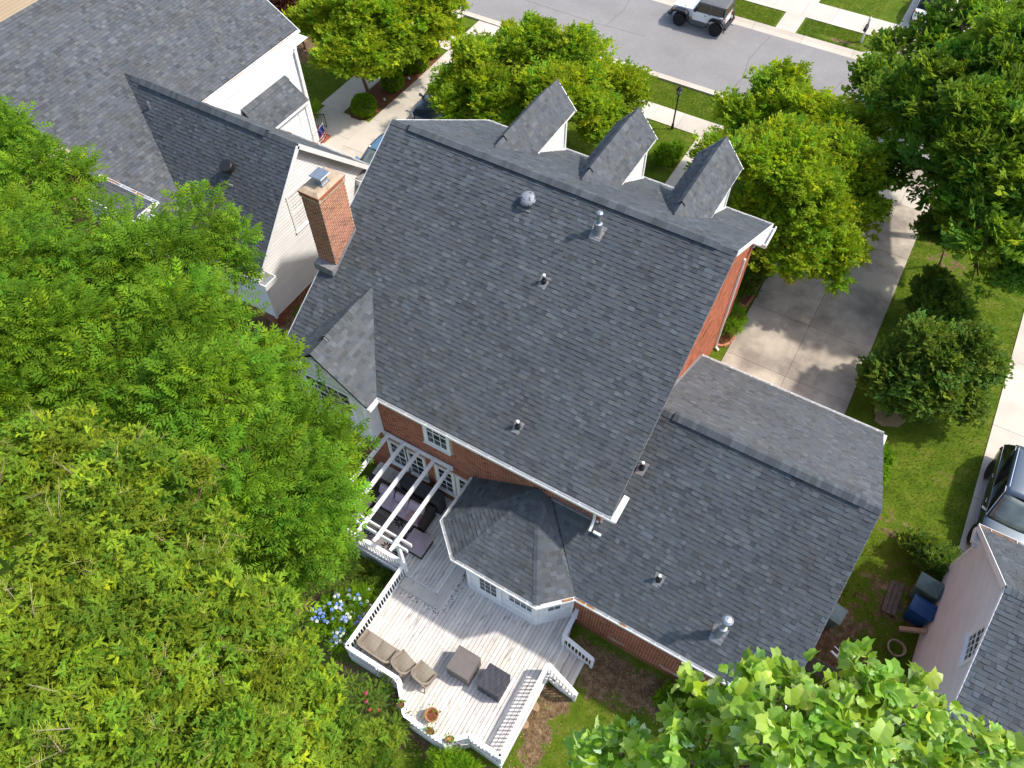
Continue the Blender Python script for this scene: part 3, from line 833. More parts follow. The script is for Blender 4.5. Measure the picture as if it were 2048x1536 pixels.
# bay and garage roofs
A = (-5.26, 10.4, 4.1); BZ = 2.45
bp = [(-7.82, 10.4), (-7.82, 8.48), (-6.83, 7.57), (-3.71, 7.54), (-2.79, 8.42)]
for i in range(4):
    a, b = bp[i], bp[i + 1]
    pl = [A, (*a, BZ), (*b, BZ)]
    br = roof_plane(house, pl, (b[0] - a[0], b[1] - a[1], 0), mname='shingle' if i < 3 else 'shingle_grey', light=.2, keep=keep_gar if i == 2 else None)
    if i > 0:
        d = nrm(V(*A) - V(*a, BZ)); s = nrm(np.cross(d, V(0, 0, 1)))
        ridge_caps(br, (*a, BZ + .005), (A[0], A[1], A[2] + .005), s - V(0, 0, .25), -s - V(0, 0, .25), w=.13, lift=.022)
pl = [A, (-2.79, 8.42, BZ), (-2.79, 10.4, BZ)]
roof_plane(house, pl, (0, 1, 0), mname='shingle_grey')
GX, GRY, GRZ, GBY, GBZ, GFY, GFZ = 4.01, 13.71, 6.24, 8.42, 2.45, 19.4, 2.33
GS, GF = (GRZ - GBZ) / (GRY - GBY), (GRZ - GFZ) / (GFY - GRY)
g1 = roof_plane(house, [(-2.79, GBY, GBZ), (GX, GBY, GBZ), (GX, GRY, GRZ), (-3.06, GRY, GRZ), (-3.06, GBY + .28, GBZ + .28 * GS)], (1, 0, 0), keep=keep_gar)
roof_plane(house, [(-3.06, GBY + .28, GBZ + .28 * GS), (-3.06, 10.4, GBZ + GS * 1.98), (-4.75, 10.4, GBZ + GS * 1.98)], (1, 0, 0))
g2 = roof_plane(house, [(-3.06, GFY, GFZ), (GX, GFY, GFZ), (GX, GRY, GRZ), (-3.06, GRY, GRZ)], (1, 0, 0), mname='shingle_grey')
ridge_caps(g1, (-3.0, GRY, GRZ + .01), (GX, GRY, GRZ + .01), (0, -1, -GS), (0, 1, -GF), vent=(.6, 6.4))
finish_shingles(300)

# walls
WIN_UP = [(-9.22, 4.14, .84, 1.5)]                                  # x, z centre, w, h
WIN_LO = [(-11.2, 1.0, .66, 1.55), (-10.38, 1.0, .66, 1.55), (-9.1, 1.0, .62, 1.55), (-8.2, 1.0, .62, 1.55)]
def in_back(s, z):
    x, zz = -15.05 + s, z - 1.45
    for wx, wz, ww, wh in WIN_UP + WIN_LO:
        if abs(x - wx) < ww / 2 + .12 and -wh / 2 - .16 < zz - wz < wh / 2 + .14: return False
    if x < -11.72 and zz > 2.4: return False
    return True
back_wall = brick_wall(house, (-15.05, 10.4, -1.45), (1, 0, 0), 11.99, 6.55, in_back, dark=.95)
for wx, wz, ww, wh in WIN_UP + WIN_LO:
    window(house, (wx, 10.4, wz), (1, 0, 0), ww, wh, 2 if ww < .7 else 3, 4, casing=.11)
    if wz > 2:
        m = MB()                                                   # soldier course under the upper window
        for k in range(15):
            x = wx - .55 + k * .075; v = random.uniform(.8, 1.2)
            m.box((x, 10.375, wz - wh / 2 - .31), (x + .063, 10.42, wz - wh / 2 - .12), (v, v, v))
        m.build('brick_sill', M['brick'], back_wall)
def in_gable(s, z):
    y, zz = 10.4 + s, z - .2
    return zz < min(RZ - SB * (RY - y), RZ - SF * (y - RY)) - .14
gsh = [(0, 0), (13.0, 0), (13.0, EFZ + SF * .37 + .1), (RY - 10.4, RZ + .1), (0, EBZ + SB * .21 + .1)]
brick_wall(house, (-3.06, 10.4, -.2), (0, 1, 0), 13.0, 9.75, in_gable, base_shape=[(0, 0), (13.0, 0), (13.0, 5.95), (RY - 10.4, RZ + .1), (0, 5.36)], dark=1.05)
m = MB(); m.bar((-3.045, 19.3, 4.6), (-3.045, 18.45, 4.6), .03, .06); m.build('wall_stain', M['soil'], house)
def in_left(s, z):
    y, zz = 23.4 - s, z - 1.0
    return zz < min(RZ - SB * (RY - y), RZ - SF * (y - RY)) - .14
brick_wall(house, (-15.05, 23.4, -1.0), (0, -1, 0), 13.0, 10.5, in_left, base_shape=[(0, 0), (13.0, 0), (13.0, 6.16), (23.4 - RY, RZ + .9), (0, 6.75)])
brick_wall(house, (-3.06, 23.4, -.1), (-1, 0, 0), 11.99, 5.8)
for wx in (-12.2, -10.4, -7.0, -5.2): window(house, (wx, 23.4, 1.6), (-1, 0, 0), .9, 1.7, 3, 4)
m = MB(); m.box((-9.15, 23.38, .15), (-8.05, 23.47, 2.4)); fd = m.build('front_door', M['black'], house)
m = MB(); m.box((-9.6, 23.4, -.1), (-7.6, 24.6, .15)); m.build('front_step', M['concrete_clean'], house)
# garage wing walls
vent_s = [(-1.2, .6), (.75, .6)]
def in_gar(s, z): return not any(abs(-3.06 + s - (vx - .0)) < .24 and .5 < z < .68 for vx, _ in vent_s)
gw = brick_wall(house, (-3.06, 8.85, -1.35), (1, 0, 0), 6.74, 3.75, in_gar, dark=.95)
for vx, _ in vent_s:
    m = MB(); m.box((vx - .22, 8.825, -.84), (vx + .22, 8.86, -.68)); m.build('foundation_vent', M['wood_tan'], house)
m = MB(); m.tube([(.97, 8.81, -.72), (1.6, 8.81, -.72), (2.6, 8.81, -.75)], .012, 6); m.tube([(1.62, 8.80, -.72), (1.62, 8.76, -.80)], .03, 6); m.build('hose_pipe', M['pvc'], house)
m = MB(); m.box((1.98, 8.80, -.1), (2.14, 8.86, .12)); m.build('outlet_box', M['galv'], house)
m = MB(); m.box((-3.06, 8.83, -1.6), (3.68, 8.97, -1.02)); m.build('foundation', mat('red_clay_stain', (.24, .105, .05), .95, .1, var=.2, scale=3), house)
def in_garR(s, z):
    y, zz = 8.85 + s, z - 1.35
    return zz < min(GRZ - GS * (GRY - y), GRZ - GF * (y - GRY)) - .14
brick_wall(house, (3.68, 8.85, -1.35), (0, 1, 0), 10.15, 7.6, in_garR, base_shape=[(0, 0), (10.15, 0), (10.15, 3.72), (GRY - 8.85, GRZ + 1.2), (0, 3.95)])
brick_wall(house, (3.68, 19.0, -.05), (-1, 0, 0), 6.74, 2.55, lambda s, z: not (.5 < s < 6.2 and z < 2.25))
m = MB()
for k in range(4):
    m.box((-2.5, 19.0, .02 + k * .55), (3.15, 19.04, .55 + k * .55))
m.build('garage_door', M['white'], house)
# rake boards, soffits, cornice returns
m = MB()
for X in (XL, XR):
    m.bar((X, EFY + .02, EFZ - .075), (X, RY, RZ - .075), .03, .17)
m.bar((GX - .02, GFY, GFZ - .09), (GX - .02, GRY, GRZ - .09), .03, .15)
m.build('rake_board', M['white'], house, kind='stuff')
for X, (y0, z0, y1, z1) in ((XR, (EBY, EBZ, RY, RZ)), (XL, (EBY, EBZ, RY, RZ)), (GX, (GBY, GBZ, GRY, GRZ))):
    m = MB(); m.bar((X - .004, y0, z0 - .02), (X - .004, y1, z1 - .02), .02, .045); m.build('drip_edge', M['lead'], house)
    m = MB(); m.bar((X - .05, y0, z0 - .12), (X - .05, y1, z1 - .12), .03, .16); m.build('rake_board', M['white'], house)
m = MB()
for lo, hi in (((XL, EBY + .02, EBZ - .26), (XR, 10.42, EBZ - .22)), ((XL, 23.38, EFZ - .26), (XR, EFY - .02, EFZ - .22)), ((-3.06, GBY + .02, GBZ - .22), (GX - .06, 8.87, GBZ - .19)), ((-3.06, 18.98, GFZ - .22), (GX - .06, GFY - .02, GFZ - .19))):
    m = MB(); m.box(lo, hi); m.build('soffit', M['trim_shade'], house)
# gutters
gutter(house, [(WX + WH, 9.60, 5.1), (WX + WH, EBY, 5.1), (XR + .02, EBY, 5.1), (XR + .02, 11.05, 5.1)], [(1, 0, 0), (0, -1, 0), (1, 0, 0)], w=.12)
gutter(house, [(XL, EFY, EFZ - .03), (XR + .02, EFY, EFZ - .03)], [(0, 1, 0)])
m = MB()                                                           # cornice returns at the gable ends
m.box((XR - .37, EBY + .06, 4.86), (XR + .01, 10.95, 4.98)); m.box((XR + .03, EBY - .10, 4.995), (XR + .20, 11.04, 5.085))
m.box((XR - .37, 22.75, EFZ - .30), (XR + .17, EFY + .12, EFZ - .24)); m.box((XR - .02, 22.72, EFZ - .24), (XR + .17, 22.78, EFZ - .10)); m.box((XR + .12, 22.75, EFZ - .24), (XR + .17, EFY + .12, EFZ - .10))
m.box((GX - .3, GFY - .6, GFZ - .26), (GX + .16, GFY + .13, GFZ - .16)); m.box((GX - .3, GBY + .05, GBZ - .26), (GX + .1, GBY + .6, GBZ - .16))
m.build('cornice_return', M['white'], house)
gutter(house, [(-7.82, 10.36, BZ - .02)] + [(*p, BZ - .02) for p in bp[1:]] + [(GX, GBY, BZ - .02)], [(-1, 0, 0), (-.68, -.74, 0), (0, -1, 0), (.69, -.72, 0), (0, -1, 0)], w=.11)
m = MB()
for a, b in (((-3.05, 8.10), (-2.82, 8.32)), ((-2.68, 8.36), (-2.1, 8.36)), ((-1.2, 8.36), (-1.0, 8.36))):
    m.bar((*a, BZ - .06), (*b, BZ - .06), .07, .02)
m.build('leaf_litter', M['debris'], house, kind='stuff')
gutter(house, [(-3.04, GFY, GFZ - .02), (GX, GFY, GFZ - .02)], [(0, 1, 0)], w=.11)
# downspouts
m = MB(); m.tube([(-3.0, 23.5, 5.5), (-2.98, 23.3, 5.3), (-2.98, 22.95, 5.15)], .035, 6)
m.bar((-3.0, 21.95, 5.4), (-3.0, 21.95, .12), .085, .07, up=(1, 0, 0)); m.bar((-3.0, 21.95, .14), (-2.82, 21.85, .07), .08, .06); m.build('downspout', M['white'], house)
m = MB(); m.bar((-3.25, 10.17, 4.98), (-3.25, 10.34, 4.75), .08, .06); m.bar((-3.25, 10.34, 4.78), (-3.25, 10.34, 4.02), .08, .06, up=(0, 1, 0)); m.bar((-3.25, 10.36, 4.03), (-3.22, 10.02, 3.82), .08, .06); m.box((-3.12, 10.05, 3.70), (-2.86, 10.13, 3.78)); m.build('downspout', M['white'], house)
# flashings
m = MB(); m.bar((-4.75, 10.36, 3.98), (-3.1, 10.36, 3.98), .10, .10); m.bar((-3.03, 10.4, GBZ + GS * 1.98 + .06), (-3.03, GRY, GRZ + .06), .06, .10); m.bar((-3.03, GFY - .05, GFZ + .09), (-3.03, GRY, GRZ + .06), .06, .12)
m.build('flashing', M['lead'], house)
# wing box
m = MB(); m.box((-15.05, 9.85, 2.42), (-11.72, 10.6, 5.0)); m.prism([(-15.05, 9.85, 5.0), (-11.72, 9.85, 5.0), (-11.72, 9.85, 5.2), (WX, 9.85, 6.62), (-15.05, 9.85, 5.2)], (0, .7, 0))
m.build('wing', M['siding_green_cast'], house)
siding_wall(house, (-15.05, 9.85, 2.5), (1, 0, 0), 4.1, lambda z: (0.06, 3.27) if z < 2.7 else (max(.06, 1.80 - (4.18 - z) / .86), min(3.27, 1.80 + (4.18 - z) / .86)), 'siding_green_cast', lap=.14, back=.02)
m = MB(); m.box((-11.80, 9.82, 2.42), (-11.69, 9.93, 5.0)); m.box((-15.1, 9.80, 2.36), (-11.68, 9.9, 2.55)); m.box((-11.715, 10.28, 2.42), (-11.68, 10.42, 5.0)); m.box((-11.72, 9.93, 2.44), (-11.70, 10.30, 5.0))
m.build('corner_board', M['white'], house)
window(house, (-13.25, 9.83, 4.25), (1, 0, 0), 1.9, 1.3, 4, 4); window(house, (-13.25, 9.85, 5.75), (1, 0, 0), .55, .45, 2, 2, sill=False)
# bay walls
bw = [(-7.45, 10.4), (-7.45, 8.75), (-6.6, 7.93), (-3.9, 7.93), (-3.0, 8.83), (-3.0, 8.9)]
m = MB()
for a, b in zip(bw[:-1], bw[1:]):
    d = nrm(V(b[0] - a[0], b[1] - a[1], 0)); n = np.cross(d, V(0, 0, 1))
    m.prism([V(*a, -1.3), V(*b, -1.3), V(*b, 2.3), V(*a, 2.3)], -n * .12)
m.prism([(x, y, 2.26) for x, y in [(-7.8, 10.38), (-7.8, 8.5), (-6.82, 7.6), (-3.72, 7.57), (-2.8, 8.45), (-2.8, 10.38)]], (0, 0, .03))
for (x, y) in bw[1:5]: m.box((x - .07, y - .03, -.75), (x + .07, y + .09, 2.28))
m.bar((-6.6, 7.90, -.62), (-3.9, 7.90, -.62), .05, .26); m.bar((-3.9, 7.905, -.62), (-3.0, 8.80, -.62), .05, .26)
bay = m.build('bay', M['white'], house)
window(house, (-4.5, 7.93, .95), (1, 0, 0), .95, 1.45, 4, 4, casing=.09); window(house, (-3.45, 8.38, .95), (.707, .707, 0), .5, 1.35, 2, 4, casing=.09)
m = MB(); m.box((-6.3, 7.88, -.70), (-5.25, 7.92, 1.45)); door = m.build('door', M['white'], house)
m = MB(); m.box((-6.1, 7.868, -.1), (-5.45, 7.882, 1.25)); m.build('pane', M['glass'], door)
m = MB()
for z in (.25, .6, .95): m.box((-6.1, 7.862, z), (-5.45, 7.868, z + .025))
for x in (-5.9, -5.67): m.box((x, 7.8615, -.1), (x + .02, 7.8675, 1.25))
m.build('door_muntin', M['white'], door)
# chimney
CX0, CX1, CY0, CY1 = -15.55, -14.80, 13.02, 14.28
m = MB(); m.box((CX0, CY0, -1.0), (CX1, CY1, 9.72)); ch = m.build('chimney', M['mortar'], house)
def chim_face(org, u, L, z0, z1, single, inside=None):
    org = V(*org); u = nrm(u); nn = np.cross(u, V(0, 0, 1)); k = 0; z = z0; n = 0
    st = MB()
    while z < z1:
        s = -(k % 2) * .1025
        while s < L:
            a, b = max(s + .009, 0), min(s + .196, L)
            if b - a > .03 and (inside is None or inside((a + b) / 2, z)):
                t = st if n >= single else MB(); n += 1
                v = random.uniform(.75, 1.3); v *= .5 if random.random() < .07 else 1
                c = (v, v * random.uniform(.85, 1.2), v * random.uniform(.85, 1.2))
                p = org + u * a + V(0, 0, z + .009)
                t.prism([p, p + u * (b - a), p + u * (b - a) + nn * .004, p + nn * .004], (0, 0, .057), c)
                if t is not st: t.build('brick', M['brick'], ch)
            s += .205
        z += .075; k += 1
    if st.f: st.build('brick_courses', M['brick'], ch, kind='stuff')
chim_face((CX0, CY0, 6.2), (1, 0, 0), .75, 0, 3.5, 150)
chim_face((CX1, CY0, 6.4), (0, 1, 0), 1.26, 0, 3.3, 150, lambda s, z: 6.4 + z > 6.72 + s * .59)
chim_face((CX0, CY1, 2.0), (0, -1, 0), 1.26, 0, 7.6, 0)
m = MB()
for i, z in enumerate((9.72, 9.80, 9.88)):
    e = (.02, .035, .05)[i]
    for k in range(6):
        for (x, ax) in ((0, 0),):
            pass
    v = random.uniform(.8, 1.1)
    n1, n2 = 4, 6
    for k in range(n1):
        x0, x1 = CX0 - e + (CX1 - CX0 + 2 * e) * k / n1 + .006, CX0 - e + (CX1 - CX0 + 2 * e) * (k + 1) / n1 - .006
        v = random.uniform(.55, 1.15)
        for y in (CY0 - e, CY1 + e - .1): m.box((x0, y, z + .006), (x1, y + .1, z + .07), (v, v, v))
    for k in range(n2):
        y0, y1 = CY0 - e + .1 + (CY1 - CY0 + 2 * e - .2) * k / n2 + .006, CY0 - e + .1 + (CY1 - CY0 + 2 * e - .2) * (k + 1) / n2 - .006
        v = random.uniform(.75, 1.2)
        for x in (CX0 - e, CX1 + e - .1): m.box((x, y0, z + .006), (x + .1, y1, z + .07), (v, v, v))
m.build('corbel_course', M['brick'], ch)
m = MB(); m.box((CX0 - .03, CY0 - .03, 9.72), (CX1 + .03, CY1 + .03, 9.945))
m.hexa([(CX0 - .05, CY0 - .05, 9.945), (CX1 + .05, CY0 - .05, 9.945), (CX1 + .05, CY1 + .05, 9.945), (CX0 - .05, CY1 + .05, 9.945)], [(CX0 + .1, CY0 + .1, 10.01), (CX1 - .1, CY0 + .1, 10.01), (CX1 - .1, CY1 - .1, 10.01), (CX0 + .1, CY1 - .1, 10.01)])
m.build('chimney_crown', M['stone_cap'], ch)
m = MB(); cx, cy = -15.12, 13.62
m.box((cx - .19, cy - .19, 10.0), (cx + .19, cy + .19, 10.06)); m.box((cx - .15, cy - .15, 10.06), (cx + .15, cy + .15, 10.24)); m.build('flue', M['galv'], ch)
m = MB(); m.hexa([(cx - .25, cy - .25, 10.34), (cx + .25, cy - .25, 10.34), (cx + .25, cy + .25, 10.34), (cx - .25, cy + .25, 10.34)], [(cx - .23, cy - .23, 10.365), (cx + .23, cy - .23, 10.365), (cx + .23, cy + .23, 10.365), (cx - .23, cy + .23, 10.365)])
for sx in (-1, 1):
    for sy in (-1, 1): m.box((cx + sx * .14 - .012, cy + sy * .14 - .012, 10.24), (cx + sx * .14 + .012, cy + sy * .14 + .012, 10.34))
m.build('chimney_lid', M['galv'], ch)
m = MB(); zc = lambda y: RZ - SB * (RY - y)
m.box((CX0, CY0 - .30, zc(CY0) - .14), (CX1 + .05, CY0 - .006, zc(CY0) + .16)); m.prism([(CX1 + .014, CY0 - .02, zc(CY0) - .05), (CX1 + .014, CY1, zc(CY1) - .05), (CX1 + .014, CY1, zc(CY1) + .15), (CX1 + .014, CY0 - .02, zc(CY0) + .15)], (.02, 0, 0))
m.build('flashing', M['lead'], house)

# roof vents
def zg(y): return GBZ + GS * (y - GBY)
m = MB(); c = (-9.48, 16.97, zc(16.97)); ax = nrm((0, -.35, 1))
m.lathe([(.13, -.06), (.15, .08), (.15, .10), (.27, .10), (.285, .14), (.27, .20), (.20, .265), (.10, .295), (.0, .30)], c, 24, ax); m.build('dome_vent', M['dome'], house, smooth=True)
m = MB(); m.box((-9.75, 16.66, zc(16.66) - .02), (-9.25, 16.72, zc(16.72) + .025)); m.build('vent_flange', M['lead'], house)
def flue_vent(x, y, zf, h, capr=.11, wide=.13):
    z = zf(y)
    m = MB(); sl = zf(y + 1) - z
    m.hexa([(x - .19, y - .24, zf(y - .24) + .012), (x + .19, y - .24, zf(y - .24) + .012), (x + .24, y + .2, zf(y + .2) + .012), (x - .24, y + .2, zf(y + .2) + .012)], [(x - .19, y - .24, zf(y - .24) + .026), (x + .19, y - .24, zf(y - .24) + .026), (x + .24, y + .2, zf(y + .2) + .026), (x - .24, y + .2, zf(y + .2) + .026)])
    m.build('vent_flange', M['lead'], house)
    m = MB(); m.lathe([(wide, -.1), (wide * .98, h * .36), (wide * 1.02, h * .42), (wide * 1.02, h * .46), (.075, h * .48), (.068, h * .80), (.085, h * .81), (.085, h * .86), (capr, h * .88), (capr, h * .95), (capr * .6, h * .99), (0, h)], (x, y, z), 18)
    m.build('flue_vent', M['galv'], house, smooth=False)
flue_vent(-6.91, 16.87, zc, .88)
flue_vent(1.52, 9.32, zg, 1.36, capr=.17)
def pipe_vent(x, y, zf, h=.34):
    z = zf(y)
    m = MB(); m.hexa([(x - .13, y - .2, zf(y - .2) + .012), (x + .13, y - .2, zf(y - .2) + .012), (x + .17, y + .16, zf(y + .16) + .012), (x - .17, y + .16, zf(y + .16) + .012)], [(x - .13, y - .2, zf(y - .2) + .024), (x + .13, y - .2, zf(y - .2) + .024), (x + .17, y + .16, zf(y + .16) + .024), (x - .17, y + .16, zf(y + .16) + .024)])
    m.build('vent_flange', M['lead'], house)
    m = MB(); m.lathe([(.10, -.08), (.085, .12), (.055, .16), (.045, h), (.0, h)], (x, y, z), 12); p = m.build('vent_pipe', M['black'], house)
    m = MB(); m.lathe([(.046, h - .07), (.05, h - .06), (.05, h + .015), (.0, h + .02)], (x, y, z), 12); m.build('pipe_collar', M['pvc'], p)
pipe_vent(-7.80, 15.05, zc); pipe_vent(-6.50, 11.17, zc); pipe_vent(-2.60, 12.15, zg); pipe_vent(-.71, 9.81, zg)

# ------------------------------------------------------------------ neighbouring houses
left = thing('white_house', 'white lap-sided house with steep charcoal roofs, to the left of the brick chimney', 'house', (-27.0, 18.0, 0))
LR = lambda x: 9.3 - .62 * (x + 33)
a1 = roof_plane(left, [(-33, 12.8, 9.3), (-33, 25.4, 9.3), (-27.1, 25.4, LR(-27.1)), (-27.1, 12.8, LR(-27.1))], (0, 1, 0), mname='shingle_grey', light=.30)
roof_plane(left, [(-27.1, 12.8, LR(-27.1)), (-27.1, 17.3, LR(-27.1)), (-24.4, 17.3, LR(-24.4)), (-24.4, 12.8, LR(-24.4))], (0, 1, 0), mname='shingle_grey', light=.30)
a2 = roof_plane(left, [(-33, 12.8, 9.3), (-33, 25.4, 9.3), (-39, 25.4, 5.6), (-39, 12.8, 5.6)], (0, 1, 0), mname='shingle_grey', tabs=False)
ridge_caps(a1, (-33, 12.8, 9.31), (-33, 25.4, 9.31), (1, 0, -.62), (-1, 0, -.62), mname='shingle_grey')
WYR, WZR, WXR = 17.3, 7.1, -20.0
SBK, SFR = 1.06, 1.0
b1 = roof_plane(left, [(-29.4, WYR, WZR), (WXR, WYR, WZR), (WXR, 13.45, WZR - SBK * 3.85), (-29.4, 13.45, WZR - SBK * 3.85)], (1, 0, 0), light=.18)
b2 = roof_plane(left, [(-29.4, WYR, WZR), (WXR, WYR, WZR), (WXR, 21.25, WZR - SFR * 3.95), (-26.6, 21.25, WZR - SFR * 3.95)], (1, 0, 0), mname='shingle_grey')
ridge_caps(b1, (-29.0, WYR, WZR + .01), (WXR - .05, WYR, WZR + .01), (0, -1, -SBK), (0, 1, -SFR), vent=(.6, 7.4), w=.2)
b3 = roof_plane(left, [(-26.38, 20.2, 4.45), (-26.38, 23.3, 4.45), (-25.25, 23.3, 3.62), (-25.25, 20.2, 3.62)], (0, 1, 0), mname='shingle_grey', thick=.07, light=.35)
ridge_caps(b3, (-26.36, 20.2, 4.47), (-26.36, 23.3, 4.47), (1, 0, -.7), (-.25, 0, .1), mname='shingle_grey', w=.16)
finish_shingles(0)
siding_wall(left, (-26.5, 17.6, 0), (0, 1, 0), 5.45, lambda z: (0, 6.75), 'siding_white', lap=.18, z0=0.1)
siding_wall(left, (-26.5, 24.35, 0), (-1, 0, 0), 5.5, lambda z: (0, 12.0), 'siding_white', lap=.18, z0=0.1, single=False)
def lgab(z):
    lo = max(13.75, WYR - (WZR - .14 - z) / SBK); hi = min(20.95, WYR + (WZR - .14 - z) / SFR)
    return (lo - 13.75, hi - 13.75)
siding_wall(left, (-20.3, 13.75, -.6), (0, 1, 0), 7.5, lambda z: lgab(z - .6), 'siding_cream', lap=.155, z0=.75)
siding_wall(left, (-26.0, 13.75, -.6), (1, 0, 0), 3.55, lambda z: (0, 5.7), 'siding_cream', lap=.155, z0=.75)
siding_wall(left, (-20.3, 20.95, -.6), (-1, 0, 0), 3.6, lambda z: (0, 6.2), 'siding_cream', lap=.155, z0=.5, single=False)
brick_wall(left, (-20.32, 13.78, -1.1), (0, 1, 0), 7.1, 1.22, dark=.8)
brick_wall(left, (-26.0, 13.78, -1.1), (1, 0, 0), 5.68, 1.22, dark=.8)
m = MB(); m.box((-20.36, 13.70, .1), (-20.24, 13.82, 2.9)); m.build('corner_board', M['white'], left)
m = MB(); m.box((-20.34, 20.9, .1), (-20.25, 21.0, 3.1)); m.build('corner_board', M['white'], left)
m = MB(); m.bar((-26.46, 24.32, .1), (-26.46, 24.32, 5.4), .12, .12, up=(0, 1, 0)); m.build('corner_board', M['white'], left)
m = MB(); m.bar((WXR, WYR, WZR - .09), (WXR, 13.43, WZR - SBK * 3.87 - .09), .03, .2); m.build('rake_board', M['white'], left)
m = MB(); m.bar((WXR, WYR, WZR - .09), (WXR, 21.27, WZR - SFR * 3.97 - .09), .03, .2); m.build('rake_board', M['white'], left)
m = MB(); m.bar((-33, 25.41, 9.2), (-27.08, 25.41, LR(-27.08) - .1), .03, .2, up=(0, 0, 1)); m.build('rake_board', M['white'], left)
m = MB(); m.bar((-25.25, 20.2, 3.55), (-25.25, 23.3, 3.55), .03, .12)
m.build('rake_board', M['white'], left)
m = MB(); m.prism([(WXR + .0, WYR, WZR - .2), (WXR - .3, WYR, WZR - .2), (WXR - .3, 21.2, WZR - SFR * 3.9 - .2), (WXR, 21.2, WZR - SFR * 3.9 - .2)], (0, 0, .02)); m.build('soffit', M['trim_shade'], left)
m = MB(); m.box((-27.1, 18.0, 5.42), (-26.45, 25.3, 5.46)); m.build('soffit', M['trim_shade'], left)
gutter(left, [(-27.1, 18.6, LR(-27.1) - .03), (-27.1, 25.42, LR(-27.1) - .03)], [(1, 0, 0)], debris=True)
gutter(left, [(-26.0, 21.25, WZR - SFR * 3.95 - .02), (WXR + .02, 21.25, WZR - SFR * 3.95 - .02)], [(0, 1, 0)], debris=True)
gutter(left, [(-25.0, 13.45, WZR - SBK * 3.85 - .02), (WXR + .02, 13.45, WZR - SBK * 3.85 - .02)], [(0, -1, 0)], debris=True)
# cornice-return roofs at both ends of the gable
for (y0, y1, z) in ((20.25, 21.3, 3.0), (13.35, 14.05, 2.75)):
    m = MB(); m.box((-20.35, y0, z - .22), (-19.72, y1, z)); m.box((-19.74, y0, z), (-19.70, y1, z + .08)); m.box((-20.3, y0, z), (-19.74, y0 + .04, z + .08)); m.box((-20.3, y1 - .04, z), (-19.74, y1, z + .08))
    m.build('cornice_return', M['white'], left)
    m = MB(); m.hexa([(-20.3, y0 + .05, z + .005), (-19.76, y0 + .05, z + .005), (-19.76, y1 - .05, z + .005), (-20.3, y1 - .05, z + .005)], [(-20.3, y0 + .05, z + .16), (-19.76, y0 + .05, z + .02), (-19.76, y1 - .05, z + .02), (-20.3, y1 - .05, z + .16)]); m.build('return_cover', M['lead'], left)
window(left, (-20.3, 16.75, 4.15), (0, 1, 0), .95, 1.75, 3, 4, casing=.1, pane='pane_reflection')
# entrance bump-out under the small lean-to roof
m = MB(); m.prism([(-26.5, 20.3, 0), (-25.45, 20.3, 0), (-25.45, 20.3, 3.68), (-26.5, 20.3, 4.4)], (0, 2.9, 0)); bo = m.build('entry', M['siding_white'], left)
m = MB()
for q in (((20.9, 2.35), (22.6, 2.35)), ((20.9, 3.25), (22.6, 3.25))): m.bar((-25.44, q[0][0], q[0][1]), (-25.44, q[1][0], q[1][1]), .03, .05)
for y in (20.9, 22.6): m.bar((-25.44, y, 2.375), (-25.44, y, 3.225), .03, .05, up=(0, 1, 0))
m.box((-25.46, 23.1, 0), (-25.38, 23.24, 3.5)); m.build('panel_moulding', M['white'], bo)
m = MB(); m.bar((-26.40, 24.22, 5.3), (-26.40, 24.22, .1), .08, .07, up=(0, 1, 0)); m.bar((-26.98, 25.2, 5.52), (-26.40, 24.25, 5.25), .08, .07); m.build('downspout', M['white'], left)
# brick chimney at the back of the white house, half hidden by the ash trees
m = MB(); m.box((-27.9, 11.4, -1), (-26.7, 12.3, 7.3)); ch = m.build('chimney', M['mortar'], left)
CX0, CX1, CY0, CY1 = -27.9, -26.7, 11.4, 12.3
chim_face((CX1, CY0, 3.0), (0, 1, 0), .9, 0, 4.3, 0); chim_face((CX0, CY0, 3.0), (1, 0, 0), 1.2, 0, 4.3, 0)
m = MB(); m.box((-28.0, 11.3, 7.3), (-26.6, 12.4, 7.42)); m.build('chimney_crown', M['stone_cap'], ch)
m = MB(); m.box((-26.3, 11.6, 2.9), (-23.5, 12.5, 6.0)); m.build('rear_bump', M['siding_white'], left)
roof_plane(left, [(-26.4, 11.5, 5.95), (-23.4, 11.5, 5.95), (-23.4, 12.6, 6.22), (-26.4, 12.6, 6.22)], (1, 0, 0), mname='shingle_grey', thick=.08)
gutter(left, [(-26.4, 12.6, 6.26), (-23.4, 12.6, 6.26), (-23.4, 11.7, 6.24)], [(0, 1, 0), (1, 0, 0)], debris=True)
finish_shingles(0)
zl = lambda y: WZR - SBK * (WYR - y)
m = MB(); m.lathe([(.11, -.05), (.13, .12), (.26, .14), (.28, .2), (.28, .40), (.25, .44), (0, .45)], (-22.75, 15.95, zl(15.95)), 24, (0, -.5, 1)); m.build('dome_vent', M['black'], left)
m = MB(); m.lathe([(.06, -.05), (.045, .28), (.05, .30), (.0, .32)], (-27.6, 16.65, zl(16.65)), 12); m.build('vent_pipe', M['galv'], left)
m = MB(); m.box((-23.05, 15.50, zl(15.5) - .01), (-22.45, 15.58, zl(15.58) + .03)); m.build('vent_flange', M['lead'], left)

